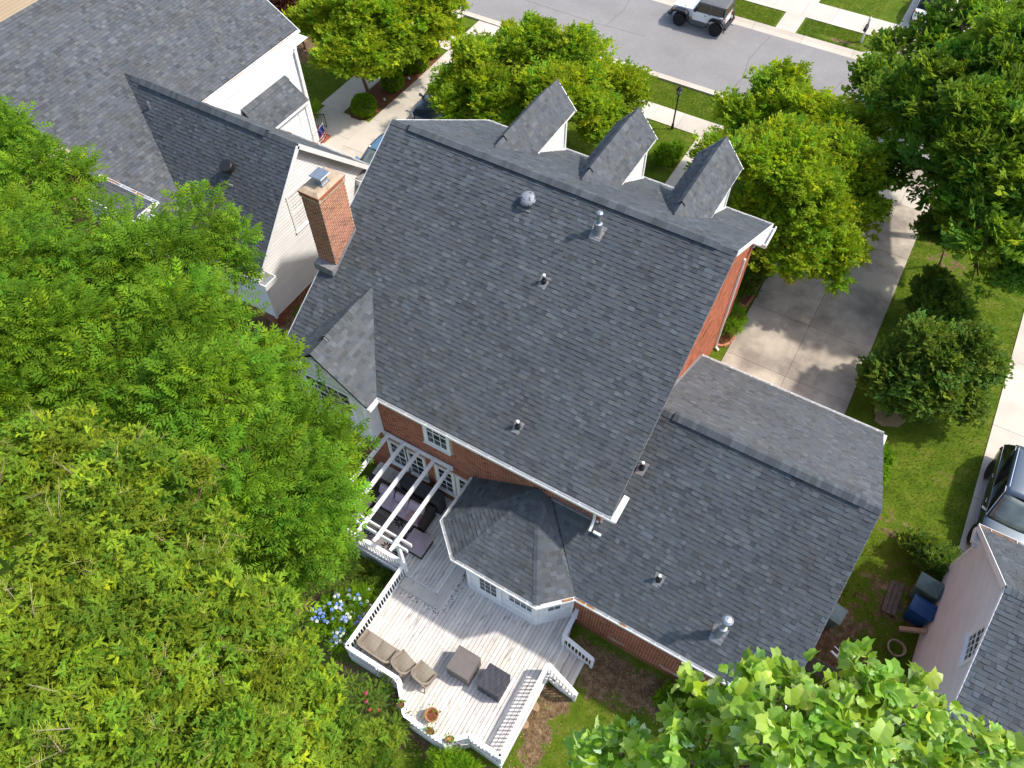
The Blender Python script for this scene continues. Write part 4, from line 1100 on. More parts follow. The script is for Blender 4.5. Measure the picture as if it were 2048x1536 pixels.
taupe = thing('taupe_house', 'taupe lap-sided neighbour house with a white window under its gable, at the right edge', 'house', (9.5, 12.5, -.6))
TX, TAY, TAZ = 7.55, 13.26, 6.05
tfy, tfz, tby, tbz = 16.95, 2.95, 7.4, 3.25
TS = (TAZ - tbz) / (TAY - tby); TF = (TAZ - tfz) / (tfy - TAY)
t1 = roof_plane(taupe, [(TX, TAY, TAZ), (TX + 6, TAY, TAZ), (TX + 6, tby, tbz), (TX, tby, tbz)], (1, 0, 0), keep=lambda x, y: 1900 < x < 2040 and 1190 < y < 1450, light=.26)
t2 = roof_plane(taupe, [(TX, TAY, TAZ), (TX + 6, TAY, TAZ), (TX + 6, tfy, tfz), (TX, tfy, tfz)], (1, 0, 0))
ridge_caps(t1, (TX, TAY, TAZ + .01), (TX + 6, TAY, TAZ + .01), (0, -1, -TS), (0, 1, -TF))
finish_shingles(150)
def tg(z):
    lo = max(7.7, TAY - (TAZ - .13 - z) / TS); hi = min(16.5, TAY + (TAZ - .13 - z) / TF)
    return (16.5 - hi, 16.5 - lo)
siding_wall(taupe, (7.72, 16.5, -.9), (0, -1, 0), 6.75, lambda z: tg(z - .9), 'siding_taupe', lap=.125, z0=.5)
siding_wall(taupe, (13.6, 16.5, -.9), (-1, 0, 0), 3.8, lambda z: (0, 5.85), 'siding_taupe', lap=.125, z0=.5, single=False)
m = MB(); m.box((7.76, 7.7, -1.5), (13.5, 16.42, -.42)); m.build('foundation', M['brick'], taupe)
m = MB(); m.box((7.74, 7.9, -.4), (13.5, 16.4, 2.9)); m.build('inner_wall', M['siding_taupe'], taupe)
window(taupe, (7.70, 12.1, 4.5), (0, -1, 0), .85, 1.0, 4, 4, casing=.12)
m = MB(); m.bar((TX - .012, TAY, TAZ - .085), (TX - .012, tfy + .02, tfz - .085), .025, .19); m.bar((TX - .012, TAY, TAZ - .085), (TX - .012, tby, tbz - .085), .025, .15)
m.box((7.67, 16.42, -.4), (7.77, 16.54, 2.9)); m.box((7.5, 16.45, 2.62), (7.78, 17.0, 2.80)); m.build('trim_board', M['siding_cream'], taupe)
gutter(taupe, [(TX - .02, tfy, tfz - .02), (TX + 6, tfy, tfz - .02)], [(0, 1, 0)], debris=True)
m = MB(); m.box((TX, 16.3, 2.66), (TX + 6, tfy, 2.70)); m.build('soffit', M['trim_shade'], taupe)

tan = thing('tan_house', 'tan-sided house with white trim just showing in the top left corner', 'house', (-47.5, 24.0, 0))
m = MB(); m.box((-52.5, 20.0, 0), (-47.4, 29.0, 3.9)); m.build('wall', M['siding_tan'], tan)
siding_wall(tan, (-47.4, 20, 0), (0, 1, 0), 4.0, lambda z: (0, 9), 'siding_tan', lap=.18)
roof_plane(tan, [(-46.9, 19.6, 4.0), (-46.9, 29.4, 4.0), (-50, 29.4, 6.2), (-50, 19.6, 6.2)], (0, 1, 0), mname='shingle_grey')
gutter(tan, [(-46.9, 19.6, 4.0), (-46.9, 29.4, 4.0)], [(1, 0, 0)])
m = MB(); m.box((-47.38, 20, 3.4), (-47.2, 29, 3.85)); m.build('frieze_board', M['white'], tan)
finish_shingles(0)

# ------------------------------------------------------------------ deck
DL, DU = -.75, -.41
deck = thing('deck', 'two-level white painted wooden deck with railings, its paint peeling', 'deck', (-6.0, 6.0, -1.4))
low = [(-8.92, 7.3), (-8.92, 3.78), (-6.78, 3.78), (-5.98, 2.98), (-4.42, 2.93), (-3.83, 3.50), (-2.62, 3.46), (-2.68, 7.9), (-2.7, 8.95), (-2.95, 8.95), (-2.95, 10.3), (-8.92, 10.3)]
upp = [(-12.3, 7.05), (-7.47, 7.05), (-7.40, 8.65), (-7.40, 10.37), (-12.3, 10.37)]
def span_at(poly, x):
    ys = []
    for i in range(len(poly)):
        a, b = poly[i], poly[(i + 1) % len(poly)]
        if (a[0] - x) * (b[0] - x) < 0: ys.append(a[1] + (b[1] - a[1]) * (x - a[0]) / (b[0] - a[0]))
    return (min(ys), max(ys)) if ys else None
def lay(poly, z, w=.142, gap=.013, thick=.03, ymax=99):
    x = min(p[0] for p in poly) + .003; X = max(p[0] for p in poly)
    while x < X - .03:
        x1 = min(x + w - gap, X - .002)
        s0, s1 = span_at(poly, x + .002), span_at(poly, x1 - .002)
        if s0 and s1:
            cuts = [0.0] + ([random.uniform(.3, .7)] if s0[1] - s0[0] > 2.6 else []) + [1.0]
            for c0, c1 in zip(cuts[:-1], cuts[1:]):
                g = .004
                f = lambda s, c: s[0] + (min(s[1], ymax) - s[0]) * c
                v = random.uniform(.86, 1.06); zz = z + random.uniform(-.002, .002)
                b = [(x, f(s0, c0) + g), (x1, f(s1, c0) + g), (x1, f(s1, c1) - g), (x, f(s0, c1) - g)]
                m = MB(); m.hexa([(*p, z - thick) for p in b], [(*p, zz) for p in b], (v, v * random.uniform(.97, 1.0), v * random.uniform(.94, 1.0)))
                m.build('plank', M['deck'], deck)
        x += w
lay(low, DL, ymax=8.9); lay(upp, DU)
m = MB(); m.prism([(x * .995 - .03, y * .995 + .03, DL - .10) for x, y in low], (0, 0, .05)); m.prism([(x, y + .01, DU - .10) for x, y in upp], (0, 0, .05)); m.build('joists', M['deck_dark'], deck)
# rim boards and lattice skirt
m = MB()
for i in range(0, 7):
    a, b = low[i], low[i + 1]; m.bar((*a, DL - .125), (*b, DL - .125), .04, .25)
m.bar((-12.3, 7.03, DU - .125), (-8.9, 7.03, DU - .125), .04, .25)
m.build('rim_board', M['white'], deck)
lat = MB()
def lattice(a, b, z1, z0):
    a, b = V(*a, 0), V(*b, 0); L = np.linalg.norm(b - a); d = (b - a) / L; H = z1 - z0; n = np.cross(d, V(0, 0, 1))
    for k in np.arange(-H, L, .11):
        for sg in (1, -1):
            s0, s1 = k, k + H
            t0, t1 = max(0, -s0), min(H, L - s0)
            if t1 <= t0: continue
            p = a + d * (s0 + t0) + V(0, 0, z0 + t0 if sg > 0 else z1 - t0); q = a + d * (s0 + t1) + V(0, 0, z0 + t1 if sg > 0 else z1 - t1)
            lat.bar(p + n * .008 * sg, q + n * .008 * sg, .008, .035, up=np.cross(nrm(q - p), n))
for i in range(1, 6): lattice(low[i], low[i + 1], DL - .25, gzf(low[i][1]) - .02)
lattice((-12.3, 7.06), (-8.9, 7.06), DU - .25, gzf(7) - .02); lattice((-8.92, 7.2), (-8.92, 3.8), DL - .25, gzf(5) - .02)
lat.build('lattice', M['white'], deck, kind='stuff')
_bal = {}
def rail(p, q, z, h=.92, post=(True, True), slope=0.0, top_w=.145):
    """balustrade between plan points p,q on floor z; slope: floor height change from p to q"""
    a, b = V(*p, z), V(*q, z + slope); d = b - a; L = np.linalg.norm(d[:2]); u = nrm(V(d[0], d[1], 0))
    m = MB(); m.bar(a + V(0, 0, h - .02), b + V(0, 0, h - .02), top_w, .04); m.build('top_rail', M['white'], deck)
    m = MB(); m.bar(a + V(0, 0, h - .09), b + V(0, 0, h - .09), .04, .08); m.bar(a + V(0, 0, .10), b + V(0, 0, .10), .04, .08); m.build('cross_rail', M['white'], deck)
    n = max(2, int(L / .13))
    for k in range(1, n):
        c = a + d * (k / n)
        hh = round(h - .18, 3)
        if hh not in _bal:
            g = MB(); g.box((-.018, -.018, 0), (.018, .018, hh)); _bal[hh] = g.mesh('baluster', [M['white']])
        o = link_mesh('baluster', _bal[hh], deck); o.location = Vector(c + V(0, 0, .12) - ORIG[deck.name]); o.rotation_euler = (0, 0, math.atan2(u[1], u[0]))
    for e, c in zip(post, (a, b)):
        if e:
            m = MB(); m.box((c[0] - .05, c[1] - .05, c[2] - .2), (c[0] + .05, c[1] + .05, c[2] + h - .04)); m.build('post', M['white'], deck)
rail((-8.86, 7.12), (-8.86, 3.84), DL)
pts = [(-8.86, 3.84), (-6.75, 3.84), (-5.95, 3.04), (-4.45, 2.99), (-3.85, 3.56), (-2.68, 3.53), (-2.75, 6.72)]
for a, b in zip(pts[:-1], pts[1:]): rail(a, b, DL, post=(False, True))
rail((-2.78, 8.88), (-2.74, 7.82), DL)
rail((-2.74, 6.72), (-1.58, 6.52), DL, slope=-.62, post=(False, True)); rail((-2.70, 7.80), (-1.58, 7.78), DL, slope=-.62, post=(False, True))
rail((-12.3, 7.12), (-8.92, 7.12), DU, h=.90)
m = MB(); m.bar((-8.80, 7.16, DU + .9), (-8.80, 7.16, DU - .3), .09, .09, up=(0, 1, 0)); m.build('post', M['white'], deck)
# step between the two levels
SM = (DL + DU) / 2
for poly in ([(-8.8, 6.62), (-7.05, 6.62), (-7.45, 7.04), (-8.8, 7.04)], [(-7.05, 6.62), (-7.02, 8.35), (-7.38, 8.72), (-7.44, 7.05)]):
    m = MB(); m.prism([(x, y, SM - .03) for x, y in poly], (0, 0, .03), (.84, .82, .79)); m.build('step_tread', M['deck'], deck)
m = MB(); m.bar((-8.8, 6.65, (DL + SM) / 2 - .02), (-7.08, 6.65, (DL + SM) / 2 - .02), .03, SM - DL - .02); m.bar((-7.08, 6.65, (DL + SM) / 2 - .02), (-7.05, 8.3, (DL + SM) / 2 - .02), .03, SM - DL - .02)
m.bar((-8.8, 7.06, (DU + SM) / 2 - .02), (-7.47, 7.06, (DU + SM) / 2 - .02), .03, DU - SM - .02); m.bar((-7.46, 7.06, (DU + SM) / 2 - .02), (-7.41, 8.65, (DU + SM) / 2 - .02), .03, DU - SM - .02)
m.build('riser', M['white'], deck)
m = MB()                                                           # leaves and grit caught at the foot of the step
for k in range(90):
    f = random.random(); x, y = (-8.7 + 1.7 * f, 6.58 - abs(random.gauss(0, .10))) if k % 2 else (-7.02 + abs(random.gauss(0, .07)), 6.6 + 1.8 * f)
    a = random.uniform(0, 6.28); r = random.uniform(.012, .035)
    m.face([(x + r * math.cos(a + t), y + r * math.sin(a + t) * .7, DL + .006 + .001 * (k % 5)) for t in (0, 1.4, 3.1, 4.6)])
m.build('leaf_litter', M['mulch'], deck, kind='stuff')
# stairs to the yard
for k in range(4):
    x = -2.68 + k * .285; z = DL - .155 * (k + 1) + .155 * .0
    for j in range(2):
        v = random.uniform(.8, .95); m = MB(); m.box((x + j * .143, 6.62 - k * .03, z - .03), (x + j * .143 + .137, 7.78, z), (v, v * .97, v * .93)); m.build('stair_tread', M['deck'], deck)
    m = MB(); m.box((x + .0, 6.64 - k * .03, z - .15), (x + .02, 7.76, z - .03)); m.build('riser', M['deck'], deck)
m = MB()
for y in (6.60, 7.80): m = MB(); m.bar((-2.66, y, DL - .22), (-1.50, y - (.08 if y < 7 else 0), DL - .82), .04, .28); m.build('stringer', M['white'], deck)

# ------------------------------------------------------------------ pergola
perg = thing('pergola', 'white open pergola of parallel rafters along the brick wall over the sitting area', 'pergola', (-10.4, 8.7, DU))
PZ = 2.48
m = MB(); m.box((-11.68, 10.30, PZ - .24), (-8.66, 10.36, PZ)); m.build('ledger', M['white'], perg)
for i, x in enumerate((-12.75, -12.09, -11.44, -10.75, -10.09, -9.42, -8.76)):
    y1 = 10.30 if x > -11.6 else 9.80
    m = MB(); hw = .045
    prof = [(y1, PZ - .005), (y1, PZ - .19), (7.02, PZ - .19), (6.86, PZ - .17), (6.78, PZ - .10), (6.70, PZ - .08), (6.70, PZ - .005)]
    m.prism([(x - hw, y, z) for y, z in prof], (2 * hw, 0, 0)); m.build('rafter', M['white'], perg)
for y in (7.05, 7.28):
    m = MB(); m.box((-13.0, y - .025, PZ - .40), (-8.33, y + .025, PZ - .195)); m.build('beam', M['white'], perg)
for x in (-8.86, -11.9):
    m = MB(); m.box((x - .06, 7.105, DU), (x + .06, 7.225, PZ - .2)); m.build('post', M['white'], perg)

# ------------------------------------------------------------------ patio furniture
def solid(o, w=.02): 
    b = o.modifiers.new('bevel', 'BEVEL'); b.width = w; b.segments = 2; b.limit_method = 'ANGLE'; return o
def rbox(mb, lo, hi, puff=.02, n=4):
    """cushion: a box with slightly domed top"""
    (a, b, c), (d, e, f) = lo, hi
    rows = []
    for i in range(n + 1):
        r = []
        for j in range(n + 1):
            u, v = i / n, j / n
            r.append((a + (d - a) * u, b + (e - b) * v, f - puff + puff * 4 * min(u, 1 - u, .5) ** .5 * min(v, 1 - v, .5) ** .5))
        rows.append(r)
    mb.grid(rows[::-1])
    mb.hexa([(a, b, c), (d, b, c), (d, e, c), (a, e, c)], [(a, b, f - puff - .001), (d, b, f - puff - .001), (d, e, f - puff - .001), (a, e, f - puff - .001)])
def barrel_seat(name, label, cat, loc, rot, w, dp, seats, group=None):
    """woven seat with a wrap-round back, local +Y is the front"""
    t = thing(name, label, cat, loc, rot, group, local=True)
    hw = w / 2
    path = []
    for k in range(17):
        a = math.pi * (k / 16)
        sx, sy = math.cos(a), -math.sin(a)
        ex = 2.6 if seats > 1 else 1.5
        px = hw * math.copysign(abs(sx) ** (1 / ex), sx); py = -dp * .42 * abs(sy) ** (1 / ex) + .0
        hh = .62 + .17 * abs(sy) ** 1.2
        path.append((px, py + .02, hh))
    path = [(hw, dp * .40, .56), (hw, dp * .2, .59)] + path + [(-hw, dp * .2, .59), (-hw, dp * .40, .56)]
    th = .05; m = MB(); o, i_ = [], []
    def inset(p, s): return (p[0] * (1 - s / hw), p[1] + (s if p[1] < 0.05 else 0) * min(1, abs(p[1]) / (dp * .3) + .2), p[2])
    rows = []
    for p in path:
        q = inset(p, th); fl = .03
        rows.append([(p[0] * (1 + fl) , p[1] * (1 + fl), p[2]), (p[0] * .93, p[1] * .93, .26), (q[0] * .93, q[1] * .93, .26), (q[0], q[1], p[2] - .01), (p[0] * (1 + fl), p[1] * (1 + fl), p[2])])
    m.grid(rows[::-1])
    m.build('backrest', M['wicker'], t)
    m = MB(); m.box((-hw * .90, -dp * .36, .24), (hw * .90, dp * .44, .33)); solid(m.build('seat', M['wicker'], t), .03)
    cw = (w * .86) / seats
    for k in range(seats):
        x0 = -w * .43 + k * cw
        m = MB(); rbox(m, (x0 + .008, -dp * .22, .33), (x0 + cw - .008, dp * .46, .44), .03); m.build('cushion', M['seat_cloth'], t)
        m = MB(); m.prism([(x0 + .02, -dp * .36, .44), (x0 + cw - .02, -dp * .36, .44), (x0 + cw - .02, -dp * .42, .72), (x0 + .02, -dp * .42, .72)], (0, .10, 0)); solid(m.build('back_cushion', M['seat_cloth' if seats > 1 else 'wicker'], t), .02)
    for sx in (-1, 1):
        m = MB(); m.tube([(sx * hw * .96, dp * .42, .56), (sx * hw * .98, dp * .43, .3), (sx * hw * 1.02, dp * .48, 0)], .018, 8); m.build('leg', M['bark'], t)
        m = MB(); m.tube([(sx * hw * .8, -dp * .36, .3), (sx * hw * .86, -dp * .44, 0)], .018, 8); m.build('leg', M['bark'], t)
        m = MB(); m.lathe([(.045, 0), (.04, .012), (0, .014)], (sx * hw * .62, -dp * .28, .445), 10); m.build('tie', M['pvc'], t)
    return t
barrel_seat('loveseat', 'woven two-seat patio sofa with tan cushions in the corner of the lower deck', 'sofa', (-8.06, 4.36, DL), math.radians(-2), 1.36, .78, 2)
c1 = barrel_seat('patio_chair', 'woven barrel chair next to the two-seat patio sofa on the deck', 'chair', (-7.0, 4.36, DL), math.radians(-16), .74, .76, 1, 'woven barrel chairs on the lower deck')
c2 = copy_tree(c1); c2.location = (-6.22, 4.42, DL); c2.rotation_euler = (0, 0, math.radians(-9)); c2['label'] = 'woven barrel chair nearest the square covers, farther from the two-seat sofa'

def covered(name, label, x0, x1, y0, y1, z0, z1, mname, wr=.02):
    t = thing(name, label, 'furniture cover', ((x0 + x1) / 2, (y0 + y1) / 2, z0))
    n = 40; per = []
    for k in range(n):
        s = k / n * 4; i, f = int(s), s % 1
        c = [(x0, y0), (x1, y0), (x1, y1), (x0, y1), (x0, y0)]
        per.append((c[i][0] + (c[i + 1][0] - c[i][0]) * f, c[i][1] + (c[i + 1][1] - c[i][1]) * f))
    cx, cy = (x0 + x1) / 2, (y0 + y1) / 2
    rows = []
    for j, (zz, s) in enumerate(((z0 + .01, 1.0), (z0 + (z1 - z0) * .35, .985), (z0 + (z1 - z0) * .8, .995), (z1 - .015, 1.0), (z1, .975))):
        r = []
        for k, (x, y) in enumerate(per):
            w = 1 + (wr if j < 3 else wr * .1) * math.sin(k * 2.3 + j * .7 + x0 * 5) * (1.2 - j * .25)
            r.append((cx + (x - cx) * s * w, cy + (y - cy) * s * w, zz))
        rows.append(r)
    m = MB(); m.grid(rows, closed=True)
    top = rows[-1]; nn = 10; g = []
    for i in range(nn + 1):
        g.append([(x0 + (x1 - x0) * (.0125 + .975 * i / nn), y0 + (y1 - y0) * (.0125 + .975 * j / nn), z1 - .02 * math.sin(math.pi * i / nn) * math.sin(math.pi * j / nn) * (1.0 if wr > .022 else .2) + (.008 * math.sin(i * 2.1 + j * 1.3) * (0 < i < nn) * (0 < j < nn)) * (wr > .022)) for j in range(nn + 1)])
    m.grid(g)
    m.build('cover', M[mname], t)
    m = MB()
    for a, b in zip(per, per[1:] + per[:1]): m.bar((cx + (a[0] - cx) * 1.004, cy + (a[1] - cy) * 1.004, z1 - .02), (cx + (b[0] - cx) * 1.004, cy + (b[1] - cy) * 1.004, z1 - .02), .012, .016)
    m.build('hem', M[mname], t)
covered('table_cover', 'smooth brownish-grey square cover over a patio table, the one nearer the house', -5.65, -4.81, 4.97, 5.81, DL, 0.0, 'taupe_cloth')
covered('grill_cover', 'wrinkled blackish square cover with rusty spots beside the brownish-grey one', -4.47, -3.67, 5.03, 5.84, DL, -.05, 'dark_cloth', .03)
covered('bench_cover', 'long charcoal cover over a cabinet against the brick wall under the pergola', -10.75, -8.95, 9.62, 10.02, DU, .66, 'char_cover', .012)

sofa = thing('outdoor_sofa', 'dark wicker corner sofa with mauve cushions under the pergola', 'sofa', (-10.4, 9.1, DU))
m = MB(); m.box((-12.0, 8.7, DU + .03), (-9.1, 9.5, DU + .30)); m.box((-12.0, 9.32, DU + .30), (-9.1, 9.52, DU + .72)); m.box((-9.32, 8.68, DU + .03), (-9.08, 9.52, DU + .62)); m.box((-12.1, 7.6, DU + .03), (-11.35, 8.7, DU + .30)); solid(m.build('frame', M['dark_wicker'], sofa), .02)
for x0, x1 in ((-11.3, -10.35), (-10.33, -9.34)):
    m = MB(); rbox(m, (x0, 8.68, DU + .30), (x1, 9.32, DU + .44), .04); m.build('seat_cushion', M['mauve'], sofa)
for x0, x1, tl in ((-11.4, -10.72, .0), (-10.7, -10.05, .06), (-10.05, -9.36, -.03)):
    m = MB(); m.hexa([(x0, 9.06 + tl, DU + .43), (x1, 9.06 - tl, DU + .43), (x1, 9.30, DU + .45), (x0, 9.30, DU + .45)], [(x0 + .03, 9.22, DU + .82), (x1 - .03, 9.22, DU + .82), (x1 - .02, 9.36, DU + .80), (x0 + .02, 9.36, DU + .80)]); solid(m.build('back_cushion', M['mauve'], sofa), .05)
m = MB(); rbox(m, (-12.0, 7.62, DU + .30), (-11.38, 8.66, DU + .44), .04); m.build('seat_cushion', M['mauve'], sofa)
def pillow(label, c, mname, rz):
    t = thing('pillow', label, 'pillow', c, rz, local=True)
    rows = []
    for i in range(7):
        rows.append([((i / 6 - .5) * .48, (j / 6 - .5) * .48 * (1 - .12 * (1 - abs(2 * i / 6 - 1)) * abs(2 * j / 6 - 1)), .02 + .07 * (1 - abs(2 * i / 6 - 1) ** 2.2) ** .6 * (1 - abs(2 * j / 6 - 1) ** 2.2) ** .6) for j in range(7)])
    m = MB(); m.grid(rows[::-1]); m.grid([[(x, y, .04 - z) for x, y, z in r] for r in rows]); m.build('pillow_case', M[mname], t, smooth=True)
pillow('dusty pink square pillow lying at the right end of the wicker sofa', (-9.66, 8.86, DU + .46), 'pink', math.radians(-6))
pillow('mauve square pillow lying in the middle of the wicker sofa', (-10.35, 8.92, DU + .46), 'mauve', math.radians(28))
pillow('mauve square pillow lying toward the leafy end of the wicker sofa', (-10.98, 9.0, DU + .46), 'mauve', math.radians(8))
ott = thing('ottoman', 'large square ottoman with a pale mauve cushion at the pergola post', 'ottoman', (-8.98, 8.15, DU))
m = MB(); m.box((-9.40, 7.78, DU), (-8.58, 8.56, DU + .26)); solid(m.build('base', M['dark_wicker'], ott), .015)
m = MB(); rbox(m, (-9.41, 7.77, DU + .26), (-8.57, 8.57, DU + .41), .03); m.build('cushion', M['mauve_tan'], ott)
ct = thing('coffee_table', 'low dark coffee table on the leaf-patterned rug', 'table', (-10.7, 8.05, DU))
m = MB(); m.box((-11.15, 7.72, DU + .30), (-10.32, 8.42, DU + .35)); solid(m.build('table_top', M['table_dark'], ct), .008)
for x in (-11.1, -10.4):
    for y in (7.78, 8.36): m = MB(); m.box((x, y, DU), (x + .05, y + .05, DU + .30)); m.build('leg', M['dark_wicker'], ct)
m = MB(); m.box((-12.1, 7.28, DU + .006), (-9.15, 9.0, DU + .014)); rug = m.build('rug', M['rug'], None); tag(rug, 'grey rug with dark leaf pattern under the pergola seating', 'rug')
m = MB()
for (cx, cy, r) in ((-9.55, 8.35, .5), (-10.0, 7.55, .34), (-10.9, 7.5, .34), (-9.4, 7.55, .3), (-10.15, 8.6, .3), (-11.6, 8.3, .4), (-9.9, 7.95, .25)):
    for k in range(9):
        a = k * 2 * math.pi / 9 + cx; d = V(math.cos(a), math.sin(a), 0); s = V(-d[1], d[0], 0); c = V(cx, cy, DU + .018); L = r * random.uniform(.7, 1.1)
        pts = [c + d * L * .12, c + d * L * .45 + s * L * .13, c + d * L, c + d * L * .45 - s * L * .13]
        if all(-12.05 < p[0] < -9.2 and 7.32 < p[1] < 8.95 for p in pts): m.face(pts)
m.build('leaf_print', M['rug_dark'], rug, kind='stuff')

# ------------------------------------------------------------------ bins, boards, fence, hose
def wheelie(name, label, loc, rot, mname, lid, h=1.0):
    t = thing(name, label, 'bin', loc, rot, local=True)
    m = MB(); m.hexa([(-.24, -.28, .04), (.24, -.28, .04), (.24, .28, .04), (-.24, .28, .04)], [(-.29, -.35, h), (.29, -.35, h), (.29, .35, h), (-.29, .35, h)]); solid(m.build('body', M[mname], t), .03)
    m = MB(); rows = []
    for i in range(6):
        rows.append([((i / 5 - .5) * .64, -.40 + .78 * j / 5, h + .01 + .06 * (1 - abs(2 * i / 5 - 1) ** 3) * (1 - .5 * abs(2 * j / 5 - 1) ** 3)) for j in range(6)])
    m.grid(rows); m.hexa([(-.32, -.40, h - .04), (.32, -.40, h - .04), (.32, .38, h - .04), (-.32, .38, h - .04)], [(-.32, -.40, h + .011), (.32, -.40, h + .011), (.32, .38, h + .011), (-.32, .38, h + .011)])
    ld = m.build('lid', M[lid], t)
    m = MB(); m.tube([(-.25, .42, h - .03), (.25, .42, h - .03)], .018, 8); m.build('handle', M[mname], t)
    for sx in (-1, 1):
        m = MB(); m.tube([(sx * .25, .30, .1), (sx * .30, .30, .1)], .1, 14); m.build('wheel', M['rubber'], t)
    return t
wheelie('rubbish_bin', 'dark green wheeled bin by the taupe house, beside the blue one', (7.25, 15.42, gzf(15.4)), math.radians(-97), 'bin_green', 'bin_green', 1.05)
wheelie('recycling_bin', 'blue wheeled recycling bin by the taupe house wall', (7.30, 14.62, gzf(14.6)), math.radians(-97), 'bin_blue', 'bin_blue', 1.0)
wheelie('rubbish_bin', 'grey-green wheeled bin half hidden behind the garage roof edge', (4.75, 13.1, gzf(13.1)), math.radians(80), 'bin_green', 'bin_teal', 1.0)
pal = thing('timber_pallet', 'weathered board platform lying in the grass beside the two bins', 'pallet', (6.45, 14.95, gzf(15)))
for k in range(3):
    m = MB(); v = random.uniform(.8, 1.1); m.box((6.3 + k * .16, 14.3, gzf(14.9) + .05), (6.44 + k * .16, 15.75, gzf(14.9) + .10), (v, v, v)); m.build('board', M['wood'], pal)
for y in (14.45, 15.6): m = MB(); m.box((6.3, y, gzf(14.9) - .1), (6.76, y + .09, gzf(14.9) + .05)); m.build('bearer', M['wood'], pal)
m = MB(); m.bar((6.95, 13.85, -.05), (7.70, 14.05, .28), .14, .16); o = m.build('timber_beam', M['wood_tan'], None); tag(o, 'tan timber beam leaning against the taupe house under the bins', 'beam'); solid(o, .01)
m = MB()
for k in range(3):
    z = gzf(13.4) + .04 + k * .05; m.tube([(7.15 + (.27 + .02 * math.sin(k)) * math.cos(a), 13.35 + .27 * math.sin(a), z + .02 * math.sin(a * 2 + k)) for a in np.linspace(0, 2 * math.pi, 25)], .028, 8)
o = m.build('hose_coil', M['hose'], None); tag(o, 'coiled tan garden hose on the ground by the taupe house', 'hose')
fence = thing('yard_fence', 'dark brown wooden fence between garage and taupe house, behind the big-leaved tree', 'fence', (5.3, 11.3, gzf(11.3)))
for k in range(22):
    x = 3.95 + k * .165; v = random.uniform(.7, 1.2); m = MB(); m.box((x, 11.28, gzf(11.3) - .05), (x + .15, 11.31, .35 + random.uniform(-.02, .02)), (v, v, v)); m.build('picket', M['wood'], fence)
for z in (-.6, .1): m = MB(); m.box((3.9, 11.31, z), (7.6, 11.35, z + .09)); m.build('fence_rail', M['wood'], fence)
ladder = thing('white_gate_rail', 'white slatted rail lying along the brown fence', 'rail', (5.6, 11.6, 0.4))
m = MB(); m.bar((5.1, 11.75, .40), (6.4, 11.25, .42), .06, .05); m.bar((5.15, 11.95, .40), (6.45, 11.45, .42), .03, .03); m.build('rail', M['white'], ladder)
for k in range(6):
    m = MB(); x = 5.3 + k * .22; y = 11.68 - k * .085; m.bar((x, y - .02, .41), (x + .08, y + .22, .41), .03, .02); m.build('rung', M['white'], ladder)

# ------------------------------------------------------------------ pots on the deck
def pot(name, label, loc, r, h, mname, soil='soil', oval=1.0, rot=0, square=False):
    t = thing(name, label, 'flower pot', loc, rot, local=True)
    m = MB(); m.lathe([(r * .66, 0), (r * .95, h * .82), (r * 1.08, h * .82), (r * 1.08, h), (r * .93, h), (r * .9, h * .86)], (0, 0, 0), 20)
    m.v = [(x * oval, y, z) for x, y, z in m.v]; m.build('vessel', M[mname], t)
    m = MB(); m.lathe([(r * .93, h * .85), (r * .4, h * .89), (0, h * .88)], (0, 0, 0), 16); m.v = [(x * oval, y, z) for x, y, z in m.v]; m.build('soil', M[soil], t)
    m = MB()
    for k in range(26):
        a, q = random.uniform(0, 6.3), random.uniform(.2, 1.3) * r; p = V(q * math.cos(a) * oval, q * math.sin(a), h + random.uniform(-.02, .12)); d = nrm(V(math.cos(a), math.sin(a), random.uniform(-.3, .6))); s = nrm(np.cross(d, V(0, 0, 1))); L = random.uniform(.05, .09)
        v = random.uniform(.7, 1.5); m.face([p, p + d * L * .5 + s * L * .3, p + d * L, p + d * L * .5 - s * L * .3], (v, v, v))
    m.build('foliage', M['leaf_box'], t)
    return t
pot('terracotta_pot', 'large round terracotta pot with red-brown soil on the deck floor', (-5.30, 3.55, DL), .215, .40, 'terracotta')
pot('window_pot', 'oval brown pot with green sprigs on the deck rail corner', (-4.95, 3.04, DL + .922), .10, .11, 'pot_brown', oval=1.5, rot=.0)
pot('window_pot', 'oval brown pot of dry stems on the slanted deck rail', (-4.30, 3.14, DL + .922), .10, .10, 'pot_brown', 'debris', oval=1.5, rot=.75)
pot('rail_planter', 'dark round planter hanging on the deck rail near the chairs', (-6.22, 3.22, DL + .78), .12, .2, 'pot_dark')
m = MB()
for k in range(6):
    x, y = -2.72 + random.uniform(-.25, .15), 6.35 - k * .34; n = 7; z = gzf(y) + .03
    m.prism([(x + .2 * random.uniform(.75, 1.2) * math.cos(a), y + .15 * random.uniform(.8, 1.2) * math.sin(a), z - .05) for a in np.linspace(0, 6.28, n + 1)[:-1]], (0, 0, .055))
    o = m.build('stepping_stone', M['flag_stone'], None, kind='structure'); m = MB()

